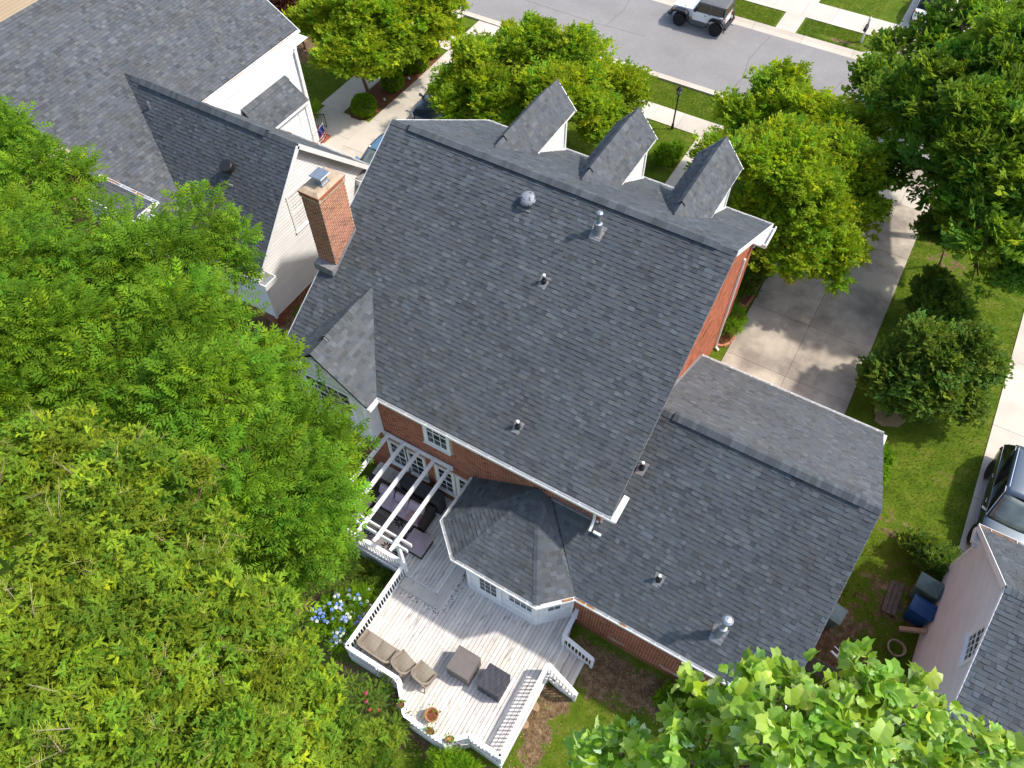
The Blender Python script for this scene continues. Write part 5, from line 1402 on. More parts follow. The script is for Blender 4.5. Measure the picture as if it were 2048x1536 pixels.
# ------------------------------------------------------------------ street furniture
lamp = thing('lamp_post', 'black lantern lamp post in the front lawn next to the pavement', 'lamp post', (-10.62, 34.75, 0))
m = MB(); m.lathe([(.07, 0), (.07, .3), (.045, .35), (.04, 2.0), (.055, 2.02), (.05, 2.08)], (-10.62, 34.75, 0), 12); m.build('pole', M['black'], lamp)
m = MB(); m.lathe([(.05, 2.08), (.10, 2.12), (.15, 2.16)], (-10.62, 34.75, 0), 6)
for k in range(6):
    a = k * math.pi / 3; m.bar((-10.62 + .10 * math.cos(a), 34.75 + .10 * math.sin(a), 2.13), (-10.62 + .15 * math.cos(a), 34.75 + .15 * math.sin(a), 2.40), .015, .015)
m.lathe([(.19, 2.40), (.15, 2.46), (.06, 2.55), (.02, 2.62), (0, 2.65)], (-10.62, 34.75, 0), 6); m.build('lantern', M['black'], lamp)
m = MB(); m.lathe([(.09, 2.13), (.135, 2.40)], (-10.62, 34.75, 0), 6); m.build('lamp_glass', M['lamp_clear'], lamp)
mb = thing('mailbox', 'black mailbox on a white post in the far grass strip', 'mailbox', (-4.18, 47.95, 0))
m = MB(); m.box((-4.24, 47.89, 0), (-4.12, 48.01, 1.5)); m.lathe([(.09, 1.5), (.09, 1.53), (0, 1.62)], (-4.18, 47.95, 0), 4); m.bar((-4.18, 48.2, .98), (-4.18, 47.4, .98), .1, .06); m.bar((-4.18, 47.92, .6), (-4.18, 47.55, .96), .05, .05); m.build('post', M['white'], mb)
m = MB(); m.prism([(-4.28, 47.30, 1.01)] + [(-4.18 - .10 * math.cos(a), 47.30, 1.14 + .10 * math.sin(a)) for a in np.linspace(0, math.pi, 9)] + [(-4.08, 47.30, 1.01)], (0, .52, 0)); m.build('box', M['black'], mb)
m = MB(); m.box((-4.075, 47.5, 1.12), (-4.068, 47.54, 1.30)); m.build('signal_flag', M['lamp_red'], mb)
cov = MB(); cov.box((-2.9, 47.25, .046), (-2.3, 47.7, .054)); tag(cov.build('utility_cover', M['concrete_clean'], None), 'small square utility cover set in the far driveway apron', 'utility cover')
rl = thing('step_railing', 'black iron handrail beside the white house front steps', 'railing', (-27.6, 25.2, 0))
pa, pb = V(-27.5, 24.95, 0), V(-26.8, 25.5, 0)
m = MB(); m.tube([pa + V(0, 0, .98), pb + V(0, 0, .85)], .022, 8); m.tube([pa + V(0, 0, .2), pb + V(0, 0, .12)], .015, 8); m.build('handrail', M['black'], rl)
for p in (pa, pb): m = MB(); m.tube([p, p + V(0, 0, .9)], .022, 8); m.build('post', M['black'], rl)
for k in range(1, 9): p = pa + (pb - pa) * k / 9; m = MB(); m.tube([p + V(0, 0, .16), p + V(0, 0, .95 - .13 * k / 9)], .010, 6); m.build('baluster', M['black'], rl)
st = thing('brick_steps', 'red brick steps in front of the white house', 'steps', (-27.5, 25.1, 0))
for k in range(3):
    m = MB(); m.box((-27.7, 24.4, .0), (-26.6 + k * .25, 24.95, .45 - k * .15)); o = m.build('step', M['brick'], st)
fl = thing('flag', 'small flag on a white pole leaning out from the white house', 'flag', (-25.3, 23.6, 2.0))
p, q = V(-25.4, 22.9, 1.5), V(-24.7, 23.3, 2.5)
m = MB(); m.tube([p, q], .02, 8); m.build('pole', M['white'], fl)
d = (q - p)
def cloth(s0, s1, w0, w1, name, mname):
    rows = []
    for i in range(7):
        s = s0 + (s1 - s0) * i / 6
        rows.append([p + d * s + V(.05 * math.sin(i * 1.6 + j), .05 * math.cos(i * 1.3), -(w0 + (w1 - w0) * j / 4)) for j in range(5)])
    m = MB(); m.grid(rows); o = m.build(name, M[mname], fl); sm = o.modifiers.new('solid', 'SOLIDIFY'); sm.thickness = .006
cloth(.52, .97, .02, .42, 'canton', 'flag_blue')
for k in range(5): cloth(.52, .97, .42 + k * .08, .50 + k * .08, 'stripe', 'flag_red' if k % 2 == 0 else 'flag_white')
for i in range(4):
    for j in range(4):
        s = .57 + i * .11; c = p + d * s + V(.06 * math.sin(i * 2.4 + j), -.012 + .05 * math.cos(i * 2), -.08 - j * .09); m = MB(); m.lathe([(.013, 0), (0, .002)], c, 5, (.5, -.5, .6)); m.build('star', M['flag_white'], fl)
for (x, y, lb) in ((-25.35, 28.9, 'small ground spotlight in the mulch between the two nearest round bushes'), (-25.3, 31.2, 'small ground spotlight in the mulch farther up the row of round bushes')):
    t = thing('spotlight', lb, 'spotlight', (x, y, .05)); m = MB(); m.tube([(x, y, .05), (x, y, .14)], .015, 6); m.build('stake', M['black'], t); m = MB(); m.tube([(x, y, .14), (x - .12, y + .02, .22)], [.05, .07], 10); m.build('lamp_head', M['galv'], t)

# ------------------------------------------------------------------ vehicles (local +X is forward)
def wheel(t, x, y, r, w, sg, rim='galv', spokes=5):
    m = MB(); m.lathe([(r * .62, -w / 2), (r * .93, -w / 2), (r, -w * .35), (r, w * .35), (r * .93, w / 2), (r * .62, w / 2)], (x, y, r), 24, (0, 1, 0))
    wh = m.build('wheel', M['rubber'], t)
    m = MB(); f = sg * (w / 2 - .02)
    m.lathe([(r * .64, f - sg * .06), (r * .60, f - sg * .055), (.0, f - sg * .05)], (x, y, r), 20, (0, 1, 0), mi=1)
    for k in range(spokes):
        a = 2 * math.pi * k / spokes; d = V(math.cos(a), 0, math.sin(a))
        m.bar(V(x, y + f, r) + d * .03, V(x, y + f, r) + d * r * .62, .05, .03, up=(0, 1, 0))
    m.lathe([(.07, f - sg * .03), (.065, f + sg * .012), (0, f + sg * .015)], (x, y, r), 12, (0, 1, 0))
    m.build('rim', [M[rim], M['black']], wh)
def car(name, label, loc, rot, L, W, H, paint, roof_sheen=None, suv=True, group=None, glassroof=True):
    t = thing(name, label, 'car', loc, rot, group, local=True)
    w = W / 2; r = .37 if suv else .33
    belt = H * (.60 if suv else .63)
    # stations from rear to front: x, half width, belt z, crown, underside z
    stn = [(-L / 2, .80, belt * .72, .02, .45), (-L / 2 + .06, .88, belt * .90, .02, .32), (-L / 2 + .30, .97, belt * .985, .02, .26), (-L * .30, 1.0, belt, .0, .25), (-L * .05, 1.0, belt * .995, .0, .22), (L * .16, 1.0, belt * .985, .03, .22),
           (L * .24, .995, belt * .955, .05, .23), (L * .38, .97, belt * .90, .06, .24), (L / 2 - .22, .90, belt * .83, .05, .25), (L / 2 - .06, .80, belt * .72, .03, .28), (L / 2, .70, belt * .55, .01, .36)]
    rows = []
    for x, k, zb, cr, z0 in stn:
        hw = w * k
        half = [(hw * .93, z0), (hw * .985, z0 + .10), (hw, z0 + (zb - z0) * .55), (hw * .985, zb - .08), (hw * .94, zb - .015), (hw * .72, zb + cr * .6), (hw * .3, zb + cr)]
        rows.append([(x, -y, z) for y, z in half] + [(x, y, z) for y, z in half[::-1]])
    m = MB(); m.grid([q for q in rows]); m.face([p for p in rows[0]]); m.face([p for p in rows[-1]][::-1])
    body = m.build('body', M[paint], t, smooth=True)
    ss = body.modifiers.new('sub', 'SUBSURF'); ss.levels = 1; ss.render_levels = 2
    # cabin
    xb0, xt0, xt1, xb1 = (-L / 2 + .16, -L * .385, L * .055, L * .215) if suv else (-L * .40, -L * .22, L * .06, L * .23)
    wb, wt = w * .93, w * .74
    zb = belt - .02; zt = H - .07
    def ring(x0, z, ww): return (x0, ww, z)
    m = MB()                                                         # roof skin
    rr = []
    for f in np.linspace(0, 1, 9):
        x = xt0 - .03 + (xt1 - xt0 + .06) * f; z = zt + .07 * (1 - (2 * f - 1) ** 2) ** .5 * .8
        rr.append([(x, y * wt, z - .06 * abs(y) ** 3) for y in np.linspace(-1.03, 1.03, 9)])
    m.grid(rr); o = m.build('roof', M[roof_sheen or paint], t, smooth=True); s_ = o.modifiers.new('solid', 'SOLIDIFY'); s_.thickness = .05
    if glassroof:
        m = MB(); gl = []
        for f in np.linspace(.30, .86, 6):
            x = xt0 + (xt1 - xt0) * f; z = zt + .07 * (1 - (2 * f - 1) ** 2) ** .5 * .8
            gl.append([(x, y * wt, z + .012 - .06 * abs(y) ** 3) for y in np.linspace(-.72, .72, 7)])
        m.grid(gl); m.build('sunroof', M['vinyl'], t, smooth=True)
    def glass(name, q, mname, n=5, bulge=.0, axis=V(1, 0, 0)):
        a, b, c, d = [V(*p) for p in q]; g = []
        for i in range(n + 1):
            u = i / n; g.append([(a + (b - a) * v) * (1 - u) + (d + (c - d) * v) * u + axis * bulge * (1 - (2 * v - 1) ** 2) for v in np.linspace(0, 1, n + 1)])
        m = MB(); m.grid(g); o = m.build(name, M[mname], t, smooth=True); s_ = o.modifiers.new('solid', 'SOLIDIFY'); s_.thickness = .02; s_.offset = 0; return o
    glass('windscreen', [(xb1, -wb * .93, zb + .02), (xb1, wb * .93, zb + .02), (xt1, wt * .95, zt - .005), (xt1, -wt * .95, zt - .005)], 'windscreen', bulge=.10)
    glass('rear_window', [(xb0, wb * .9, zb + .03), (xb0, -wb * .9, zb + .03), (xt0, -wt * .93, zt - .01), (xt0, wt * .93, zt - .01)], 'car_glass', bulge=-.05)
    for sg in (-1, 1):
        A0, A1 = V(xb1 - .02, sg * wb, zb), V(xt1 - .02, sg * wt, zt)
        B0, B1 = V(xb0 + .06, sg * wb, zb), V(xt0 + .06, sg * wt, zt)
        cuts = [.05, .62, .97] if suv else [.04, .48, .95]
        for f0, f1 in zip(cuts[:-1], cuts[1:]):
            q = [B0 + (A0 - B0) * (f0 + .012), B0 + (A0 - B0) * (f1 - .012), B1 + (A1 - B1) * (f1 - .012), B1 + (A1 - B1) * (f0 + .012)]
            q = [p + V(0, sg * .004, 0) for p in q]
            glass('window', q if sg < 0 else [q[1], q[0], q[3], q[2]], 'car_glass', n=2)
        m = MB(); m.hexa([B0 - V(.03, 0, 0), A0, A0 - V(0, sg * .08, 0), B0 - V(.03, sg * .08, 0)], [B1 - V(.05, 0, 0), A1, A1 - V(0, sg * .05, 0), B1 - V(.05, sg * .05, 0)]); m.build('pillar', M['black'], t)
        m = MB(); m.tube([B0 + V(.1, sg * .012, .012), A0 + V(-.05, sg * .012, .012)], .014, 6); m.tube([B1 + V(.0, sg * .015, .01), A1 + V(0, sg * .015, .01), A0 + V(.03, sg * .01, .02)], .016, 6); m.build('window_trim', M['chrome'], t)
        m = MB(); m.tube([(xt0 + .1, sg * wt * .90, zt + .055), (xt1 - .25, sg * wt * .90, zt + .06)], .02, 8)
        if suv: m.build('roof_rail', M['chrome'], t)
        m = MB(); x = xb1 - .22; m.hexa([(x, sg * wb, zb + .02), (x + .1, sg * wb, zb + .02), (x + .12, sg * (w + .17), zb + .05), (x - .02, sg * (w + .17), zb + .05)], [(x, sg * wb, zb + .08), (x + .1, sg * wb, zb + .08), (x + .12, sg * (w + .18), zb + .19), (x - .02, sg * (w + .18), zb + .19)]); o = m.build('mirror', M[paint], t); solid(o, .02)
        for fx in ((-.16, .07) if suv else (-.13, .08)):
            m = MB(); m.tube([(L * fx - .1, sg * w * 1.006, belt * .86), (L * fx + .1, sg * w * 1.006, belt * .86)], .016, 6); m.build('door_handle', M['chrome'], t)
        m = MB(); m.hexa([(-L / 2 + .03, sg * w * .60, belt * .78), (-L / 2 + .38, sg * w * .985, belt * .80), (-L / 2 + .38, sg * w * .975, belt * .93), (-L / 2 + .04, sg * w * .62, belt * .92)], [(-L / 2 - .01, sg * w * .60, belt * .78), (-L / 2 + .30, sg * w * 1.0, belt * .80), (-L / 2 + .30, sg * w * .99, belt * .93), (-L / 2 + .02, sg * w * .62, belt * .92)]); m.build('tail_light', M['lamp_red'], t)
        m = MB(); m.hexa([(L / 2 - .30, sg * w * .88, belt * .70), (L / 2 - .03, sg * w * .60, belt * .66), (L / 2 - .05, sg * w * .60, belt * .76), (L / 2 - .34, sg * w * .87, belt * .80)], [(L / 2 - .24, sg * w * .93, belt * .70), (L / 2 + .02, sg * w * .62, belt * .66), (L / 2 - .0, sg * w * .62, belt * .76), (L / 2 - .28, sg * w * .91, belt * .80)]); m.build('headlight', M['lamp_clear'], t)
        for x in (-L * .29, L * .31):
            m = MB(); m.lathe([(r + .07, -.02), (r + .07, .006), (r - .02, .008)], (x, sg * w * (.985 if x < 0 else .972), r), 26, (0, sg, 0)); m.build('wheel_arch', M['black'], t)
            wheel(t, x, sg * (w - .105), r, .25, sg)
        m = MB(); m.bar((-L * .2, sg * w * 1.0, .30), (L * .2, sg * w * 1.0, .30), .02, .05); m.build('sill_trim', M['chrome'], t)
    m = MB(); m.box((L / 2 - .05, -.5, .42), (L / 2 + .02, .5, .60)); m.bar((L / 2 + .022, -.52, .61), (L / 2 + .022, .52, .61), .02, .03); m.build('grille', M['black'], t)
    m = MB(); m.box((-L / 2 - .015, -.26, belt * .62), (-L / 2 + .02, .26, belt * .62 + .12)); m.build('number_plate', M['white'], t)
    return t
car('suv', 'dark green-black sport utility vehicle parked nose-in beside the taupe house', (9.18, 19.95, .035), math.radians(-90), 5.0, 1.98, 1.74, 'car_dark', 'car_sky_sheen')
car('parked_car', 'white car on the far driveway, seen from behind at the top edge', (-1.35, 53.3, .05), math.radians(90), 4.6, 1.85, 1.5, 'car_white', suv=False, glassroof=False)
car('parked_car', 'dark navy car on the left driveway, half under the leafy front tree', (-22.1, 30.2, .035), math.radians(-90), 4.7, 1.86, 1.48, 'car_navy', suv=False, glassroof=False)
car('parked_car', 'steel blue car on the left driveway just showing beyond the brick house roof corner', (-21.9, 24.2, .035), math.radians(-90), 4.4, 1.82, 1.50, 'car_blue', suv=False, glassroof=False)

jeep = thing('off_roader', 'white two-door off-roader with grey soft top parked at the far kerb', 'car', (-13.2, 44.98, .012), math.pi, local=True)
m = MB(); m.box((-1.55, -.72, .58), (.42, .72, 1.12)); tub = m.build('tub', M['car_white'], jeep); solid(tub, .03)
m = MB(); m.hexa([(.42, -.62, .62), (1.70, -.55, .62), (1.70, .55, .62), (.42, .62, .62)], [(.42, -.62, 1.14), (1.68, -.53, 1.06), (1.68, .53, 1.06), (.42, .62, 1.14)]); solid(m.build('bonnet', M['car_white'], jeep), .04)
m = MB(); m.box((1.69, -.50, .62), (1.74, .50, 1.02)); gr = m.build('grille', M['car_white'], jeep)
m = MB()
for k in range(7): m.box((1.742, -.27 + k * .083, .70), (1.748, -.23 + k * .083, .96))
m.build('grille_slot', M['black'], gr)
for sg in (-1, 1):
    m = MB(); m.lathe([(.09, 0), (.08, .03), (0, .035)], (1.74, sg * .38, .86), 14, (1, 0, 0)); m.build('headlight', M['lamp_clear'], jeep)
    for x, c in ((1.18, 0), (-1.15, 1)):
        m = MB(); pr = [(-.56, .40), (-.46, .86), (-.30, .97), (.30, .97), (.46, .86), (.56, .50)]
        for a, b in zip(pr[:-1], pr[1:]):
            m.hexa([(x + a[0], sg * .60, a[1]), (x + b[0], sg * .60, b[1]), (x + b[0], sg * .92, b[1] - .02), (x + a[0], sg * .92, a[1] - .02)], [(x + a[0], sg * .60, a[1] + .05), (x + b[0], sg * .60, b[1] + .05), (x + b[0], sg * .92, b[1] + .03), (x + a[0], sg * .92, a[1] + .03)])
            m.hexa([(x + a[0], sg * .90, a[1] - .08), (x + b[0], sg * .90, b[1] - .08), (x + b[0], sg * .92, b[1] - .08), (x + a[0], sg * .92, a[1] - .08)], [(x + a[0], sg * .90, a[1] + .02), (x + b[0], sg * .90, b[1] + .02), (x + b[0], sg * .92, b[1] + .02), (x + a[0], sg * .92, a[1] + .02)])
        m.build('fender_flare', M['black'], jeep)
        wheel(jeep, x, sg * .74, .40, .28, sg, rim='rubber', spokes=6)
    m = MB(); m.lathe([(.05, 0), (.04, .03), (0, .035)], (1.66, sg * .78, .93), 10, (1, 0, 0)); m.build('side_lamp', M['lamp_orange'], jeep)
    m = MB(); m.tube([(-.62, sg * .80, .45), (-.42, sg * .90, .36), (.42, sg * .90, .36), (.62, sg * .80, .45)], .03, 8); m.build('side_step', M['black'], jeep)
    m = MB(); m.prism([(-.58, sg * .722, .60), (.40, sg * .722, .60), (.40, sg * .722, .96), (.30, sg * .722, 1.06), (-.50, sg * .722, 1.06)], (0, sg * .012, 0)); d = m.build('door', M['car_white'], jeep)
    m = MB(); m.box((-.42, sg * .738 - .012, .98), (-.30, sg * .738 + .012, 1.02)); m.build('door_handle', M['black'], d)
    m = MB(); m.hexa([(-.56, sg * .71, 1.12), (.36, sg * .71, 1.12), (.36, sg * .70, 1.12), (-.56, sg * .70, 1.12)], [(-.50, sg * .66, 1.66), (.10, sg * .66, 1.66), (.10, sg * .65, 1.66), (-.50, sg * .65, 1.66)]); m.build('door_window', M['vinyl_window'], jeep)
    m = MB(); m.hexa([(-1.42, sg * .71, 1.18), (-.68, sg * .71, 1.18), (-.68, sg * .70, 1.18), (-1.42, sg * .70, 1.18)], [(-1.36, sg * .67, 1.58), (-.66, sg * .67, 1.58), (-.66, sg * .66, 1.58), (-1.36, sg * .66, 1.58)]); m.build('side_window', M['vinyl_window'], jeep)
    m = MB(); m.box((-1.58, sg * .52, .80), (-1.54, sg * .66, 1.02)); m.build('tail_light', M['lamp_red'], jeep)
    m = MB(); m.hexa([(.22, sg * .70, 1.12), (.32, sg * .70, 1.12), (.34, sg * .90, 1.16), (.24, sg * .90, 1.16)], [(.22, sg * .70, 1.18), (.32, sg * .70, 1.18), (.34, sg * .90, 1.34), (.24, sg * .90, 1.34)]); m.build('mirror', M['black'], jeep)
m = MB()
for a, b in (((-1.55, -.70, 1.12), (-1.50, -.62, 1.70)), ((-.62, -.705, 1.12), (-.58, -.655, 1.70)), ((.40, -.70, 1.12), (.12, -.64, 1.70)), ((-1.55, .70, 1.12), (-1.50, .62, 1.70)), ((-.62, .705, 1.12), (-.58, .655, 1.70)), ((.40, .70, 1.12), (.12, .64, 1.70))): m.bar(a, b, .08, .05)
rows = [[(x, y * .655, z - .05 * abs(y) ** 4) for y in np.linspace(-1, 1, 9)] for x, z in ((.14, 1.68), (.10, 1.73), (-.3, 1.75), (-.9, 1.74), (-1.42, 1.72), (-1.54, 1.66))]
m.grid(rows); m.bar((.1, -.65, 1.66), (-1.5, -.65, 1.66), .03, .09); m.bar((.1, .65, 1.66), (-1.5, .65, 1.66), .03, .09); m.box((-1.56, -.66, 1.12), (-1.53, .66, 1.22))
top = m.build('soft_top', M['vinyl'], jeep); s_ = top.modifiers.new('solid', 'SOLIDIFY'); s_.thickness = .02
m = MB(); m.hexa([(.40, -.62, 1.14), (.42, -.62, 1.14), (.42, .62, 1.14), (.40, .62, 1.14)], [(.14, -.58, 1.66), (.16, -.58, 1.66), (.16, .58, 1.66), (.14, .58, 1.66)]); m.build('windscreen', M['car_glass'], jeep)
m = MB(); m.hexa([(-1.57, -.56, 1.22), (-1.56, -.56, 1.22), (-1.56, .56, 1.22), (-1.57, .56, 1.22)], [(-1.53, -.54, 1.62), (-1.52, -.54, 1.62), (-1.52, .54, 1.62), (-1.53, .54, 1.62)]); m.build('rear_window', M['vinyl_window'], jeep)
m = MB(); m.box((-1.78, -.75, .50), (-1.66, .75, .62)); m.box((1.80, -.80, .52), (1.94, .80, .66)); m.box((-1.66, -.3, .5), (1.8, .3, .56)); m.build('bumper', M['black'], jeep)
m = MB(); m.tube([(-1.78, 0, .52), (-1.98, 0, .52)], .03, 8); m.lathe([(.03, 0), (.04, .04), (0, .07)], (-1.96, 0, .54), 10); m.build('tow_ball', M['galv'], jeep)
m = MB(); m.lathe([(.06, 0), (.055, .012), (0, .014)], (-1.30, .722, .98), 14, (0, 1, 0)); m.build('fuel_cap', M['black'], jeep)
m = MB()
for y in (-.4, .4): m.box((1.0, y - .02, 1.105), (1.12, y + .02, 1.13))
m.build('bonnet_latch', M['black'], jeep)

# foliage lobes of the trees: (x, y, z, radius)
ASH_R=[(-20.95,12.54,6.30,1.20),(-19.68,12.96,5.80,0.85),(-20.42,9.90,6.60,1.50),(-17.65,8.02,7.00,1.80),(-17.31,9.28,6.00,1.05),(-14.52,8.67,5.50,1.25),(-14.50,6.50,7.00,2.00),(-12.30,7.56,4.80,1.38),(-11.04,5.25,6.00,1.80),(-10.98,6.92,4.20,1.10),(-10.02,4.55,5.00,1.20),(-12.47,4.93,7.00,1.80),(-17.27,5.73,7.00,1.80),(-10.57,3.22,4.50,1.00),(-10.16,5.70,4.40,0.80),(-12.94,9.01,4.60,0.60),(-19.42,11.56,6.00,0.90),(-20.69,11.50,6.30,0.80)]
ASH_L=[(-30.19,11.50,7.00,1.40),(-27.77,10.80,6.80,1.10),(-26.95,11.89,6.60,0.80),(-23.36,7.42,7.30,1.70),(-22.01,8.75,6.80,1.40),(-19.83,5.68,7.40,1.80),(-21.18,4.58,7.50,2.00),(-25.97,8.24,7.20,1.20),(-22.84,10.96,6.20,0.70),(-19.43,3.21,7.00,1.60),(-25.88,10.24,6.60,0.75),(-24.14,10.76,6.50,0.70),(-28.34,11.34,6.90,0.90),(-26.42,11.79,6.40,0.50),(-21.61,10.67,6.30,0.70)]
B=[(-16.89,2.89,7.60,1.70),(-16.45,1.11,8.00,1.80),(-13.82,2.99,8.00,1.90),(-13.06,0.92,8.50,2.00),(-11.56,2.97,7.40,1.60),(-9.85,0.99,8.40,2.10),(-9.33,2.34,6.80,1.30),(-11.35,-1.01,9.00,2.20),(-7.75,1.11,7.30,1.60),(-8.91,-1.13,9.00,2.10),(-6.77,1.43,6.30,1.20),(-7.12,-0.29,8.40,1.90),(-5.60,1.17,5.80,1.10),(-10.94,-2.66,9.00,2.00),(-8.35,2.38,5.80,1.00),(-5.83,0.16,7.00,1.50),(-13.35,4.35,6.80,1.10),(-5.07,1.33,5.20,0.80)]
FL=[(-18.84,28.67,4.00,1.30),(-16.77,30.47,4.60,1.30),(-14.71,31.54,4.40,1.20),(-12.70,31.48,3.60,1.10),(-16.65,27.38,3.60,1.50),(-13.97,28.34,4.50,1.50),(-19.00,27.68,3.00,0.90),(-12.41,29.35,3.20,1.00),(-19.03,30.89,3.80,0.90),(-19.21,27.10,3.00,0.80),(-20.36,28.22,3.20,0.70)]
FR=[(-5.05,32.40,4.50,1.30),(-6.31,31.62,4.00,1.00),(-3.14,32.25,4.50,1.30),(-3.74,28.25,5.00,1.70),(-1.34,30.25,4.30,1.40),(-5.65,29.27,3.50,1.10),(-1.76,26.91,4.20,1.50),(-3.36,26.74,3.60,1.10),(-0.17,29.06,3.50,1.00),(-0.34,26.30,3.00,0.90),(-1.58,25.36,3.20,0.80),(-1.29,33.88,4.00,0.60)]
MAPLE=[(-0.60,39.07,5.50,1.20),(0.77,40.10,6.00,1.50),(2.42,42.01,6.00,1.70),(-1.37,36.42,4.80,1.20),(0.48,34.26,6.20,1.60),(2.16,34.29,7.00,1.90),(3.63,35.94,7.00,2.00),(1.03,32.41,5.20,1.30),(2.53,30.80,6.50,1.80),(4.23,31.78,6.50,1.90),(2.99,30.01,5.00,1.20),(4.45,29.21,5.50,1.60),(4.80,28.64,4.00,1.10),(6.01,28.65,4.60,1.40)]
TOPA=[(-26.54,28.41,4.20,1.30),(-25.64,26.62,3.50,0.90),(-28.72,28.64,4.00,1.10),(-24.53,27.36,4.00,1.00)]
TOPB=[(-24.79,29.16,4.60,1.40),(-23.85,28.49,3.60,0.80),(-26.71,30.09,4.80,1.20),(-29.28,30.32,4.40,1.10)]
TOPC=[(-23.76,31.23,4.40,1.30),(-23.36,30.45,3.40,0.70),(-23.70,33.21,4.00,1.00),(-25.79,31.89,4.60,1.20)]
TULIP=[(0.33,3.72,8.50,0.90),(1.39,5.21,9.20,0.90),(2.09,5.86,9.80,0.85),(3.01,6.06,10.00,1.00),(4.19,7.32,9.80,0.90),(5.04,7.19,9.80,0.90),(3.89,5.56,10.80,1.10),(2.68,4.79,10.60,1.20),(7.04,7.80,8.60,0.65),(1.56,3.98,9.80,1.00),(-0.22,3.42,7.80,0.55),(5.83,6.65,9.50,0.90)]
SMALL=[(3.82,22.89,2.00,0.90),(4.79,23.67,2.40,1.10),(5.99,24.15,2.00,0.90),(5.17,22.56,1.70,0.90),(4.26,22.42,1.20,0.60),(6.31,23.27,1.30,0.70)]
SMALLB=[(4.14,27.95,1.60,0.80),(4.93,27.75,1.30,0.70),(4.21,27.21,1.10,0.60)]
DARK=[(3.36,30.69,2.40,0.90),(3.69,30.86,3.00,0.90)]
PLUM=[(-33.04,30.64,2.60,0.90),(-32.43,30.61,1.50,0.60)]

# ------------------------------------------------------------------ vegetation
def unit(v): return v / np.maximum(np.linalg.norm(v, axis=-1, keepdims=True), 1e-9)
def frames(d, roll):
    """x axis along d, z roughly up, rolled about d"""
    d = unit(d); up = np.array([[0, 0, 1.0]])
    y = unit(np.cross(np.repeat(up, len(d), 0), d) + 1e-6); z = np.cross(d, y)
    c, s = np.cos(roll)[:, None], np.sin(roll)[:, None]
    return np.stack([d, c * y + s * z, -s * y + c * z], axis=2)
def leaf_quads(specs):
    """specs: (base xyz, dir xyz, side xyz, length, width) -> folded rhombic leaves"""
    v, f = [], []
    for b, d, s, L, W in specs:
        b, d, s = V(*b), nrm(d), nrm(s); n = np.cross(d, s); k = len(v)
        v += [b, b + d * L * .45 + s * W / 2 + n * W * .16, b + d * L, b + d * L * .45 - s * W / 2 + n * W * .16]
        f.append((k, k + 1, k + 2, k + 3))
    return np.array(v), np.array(f)
def spray_pinnate(pairs=4, L=.40, W=.13, ang=52, droop=.16):
    sp = []
    for i in range(pairs):
        t = .22 + .68 * i / (pairs - 1); z = -droop * t * t
        for sg in (-1, 1):
            a = math.radians(ang - 8 * i / pairs); d = V(math.cos(a), sg * math.sin(a), -.35 - .1 * i / pairs); s = np.cross(nrm(d), V(0, 0, 1))
            sp.append(((t, 0, z), d, s, L * (1 - .18 * abs(i - 1.2) / pairs), W))
    sp.append(((.92, 0, -droop * .85), (1, 0, -.5), (0, 1, 0), L, W))
    return leaf_quads(sp)
def spray_alt(n=9, L=.34, W=.17, ang=55, droop=.3):
    sp = []
    for i in range(n):
        t = .1 + .85 * i / (n - 1); sg = 1 if i % 2 else -1; a = math.radians(ang * (1 - .6 * t)); z = -droop * t * t
        d = V(math.cos(a), sg * math.sin(a), -.45 + .2 * ((i * 37) % 7) / 7); s = nrm(np.cross(nrm(d), V(.2 * sg, 0, 1)))
        sp.append(((t, 0, z), d, s, L * (1 - .25 * t), W * (1 - .2 * t)))
    return leaf_quads(sp)
def leaf_oval(specs):
    v, f = [], []
    for b, d, s, L, W in specs:
        b, d, s = V(*b), nrm(d), nrm(s); n = np.cross(d, s); k = len(v)
        e = n * W * .22; t = b + d * L - n * L * .12
        v += [b, b + d * L * .30 + s * W * .46 + e, b + d * L * .70 + s * W * .40 + e * .6 - n * L * .05, t, b + d * L * .70 - s * W * .40 + e * .6 - n * L * .05, b + d * L * .30 - s * W * .46 + e]
        f += [(k, k + 1, k + 2, k + 3), (k, k + 3, k + 4, k + 5)]
    return np.array(v), np.array(f)
def spray_rosette(n=8, seed=4):
    r = np.random.default_rng(seed); sp = []
    for i in range(n):
        a = (i - (n - 1) / 2) * .52 + r.uniform(-.2, .2); d = V(math.cos(a), math.sin(a), r.uniform(-.75, .1)); s = nrm(np.cross(nrm(d), V(r.uniform(-.3, .3), r.uniform(-.3, .3), 1)))
        t = r.uniform(-.35, .35); sp.append(((t, 0, 0), d, s, r.uniform(.75, 1.05), r.uniform(.32, .42)))
    return leaf_oval(sp)
def spray_tuft(n=9, L=.55, W=.30, seed=3):
    r = np.random.default_rng(seed); sp = []
    for i in range(n):
        a = r.uniform(-2.2, 2.2); d = V(math.cos(a), math.sin(a), r.uniform(-.4, .25)); s = nrm(np.cross(nrm(d), V(r.uniform(-.3, .3), r.uniform(-.3, .3), 1)))
        b = V(r.uniform(0, .7), r.uniform(-.25, .25), r.uniform(-.15, .15)); sp.append((b, d, s, L * r.uniform(.7, 1.1), W * r.uniform(.7, 1.1)))
    return leaf_quads(sp)
T_ASH, T_ALT, T_TUFT, T_TUFT2, T_ROS = spray_pinnate(), spray_alt(), spray_tuft(), spray_tuft(8, .62, .40, 9), spray_rosette()

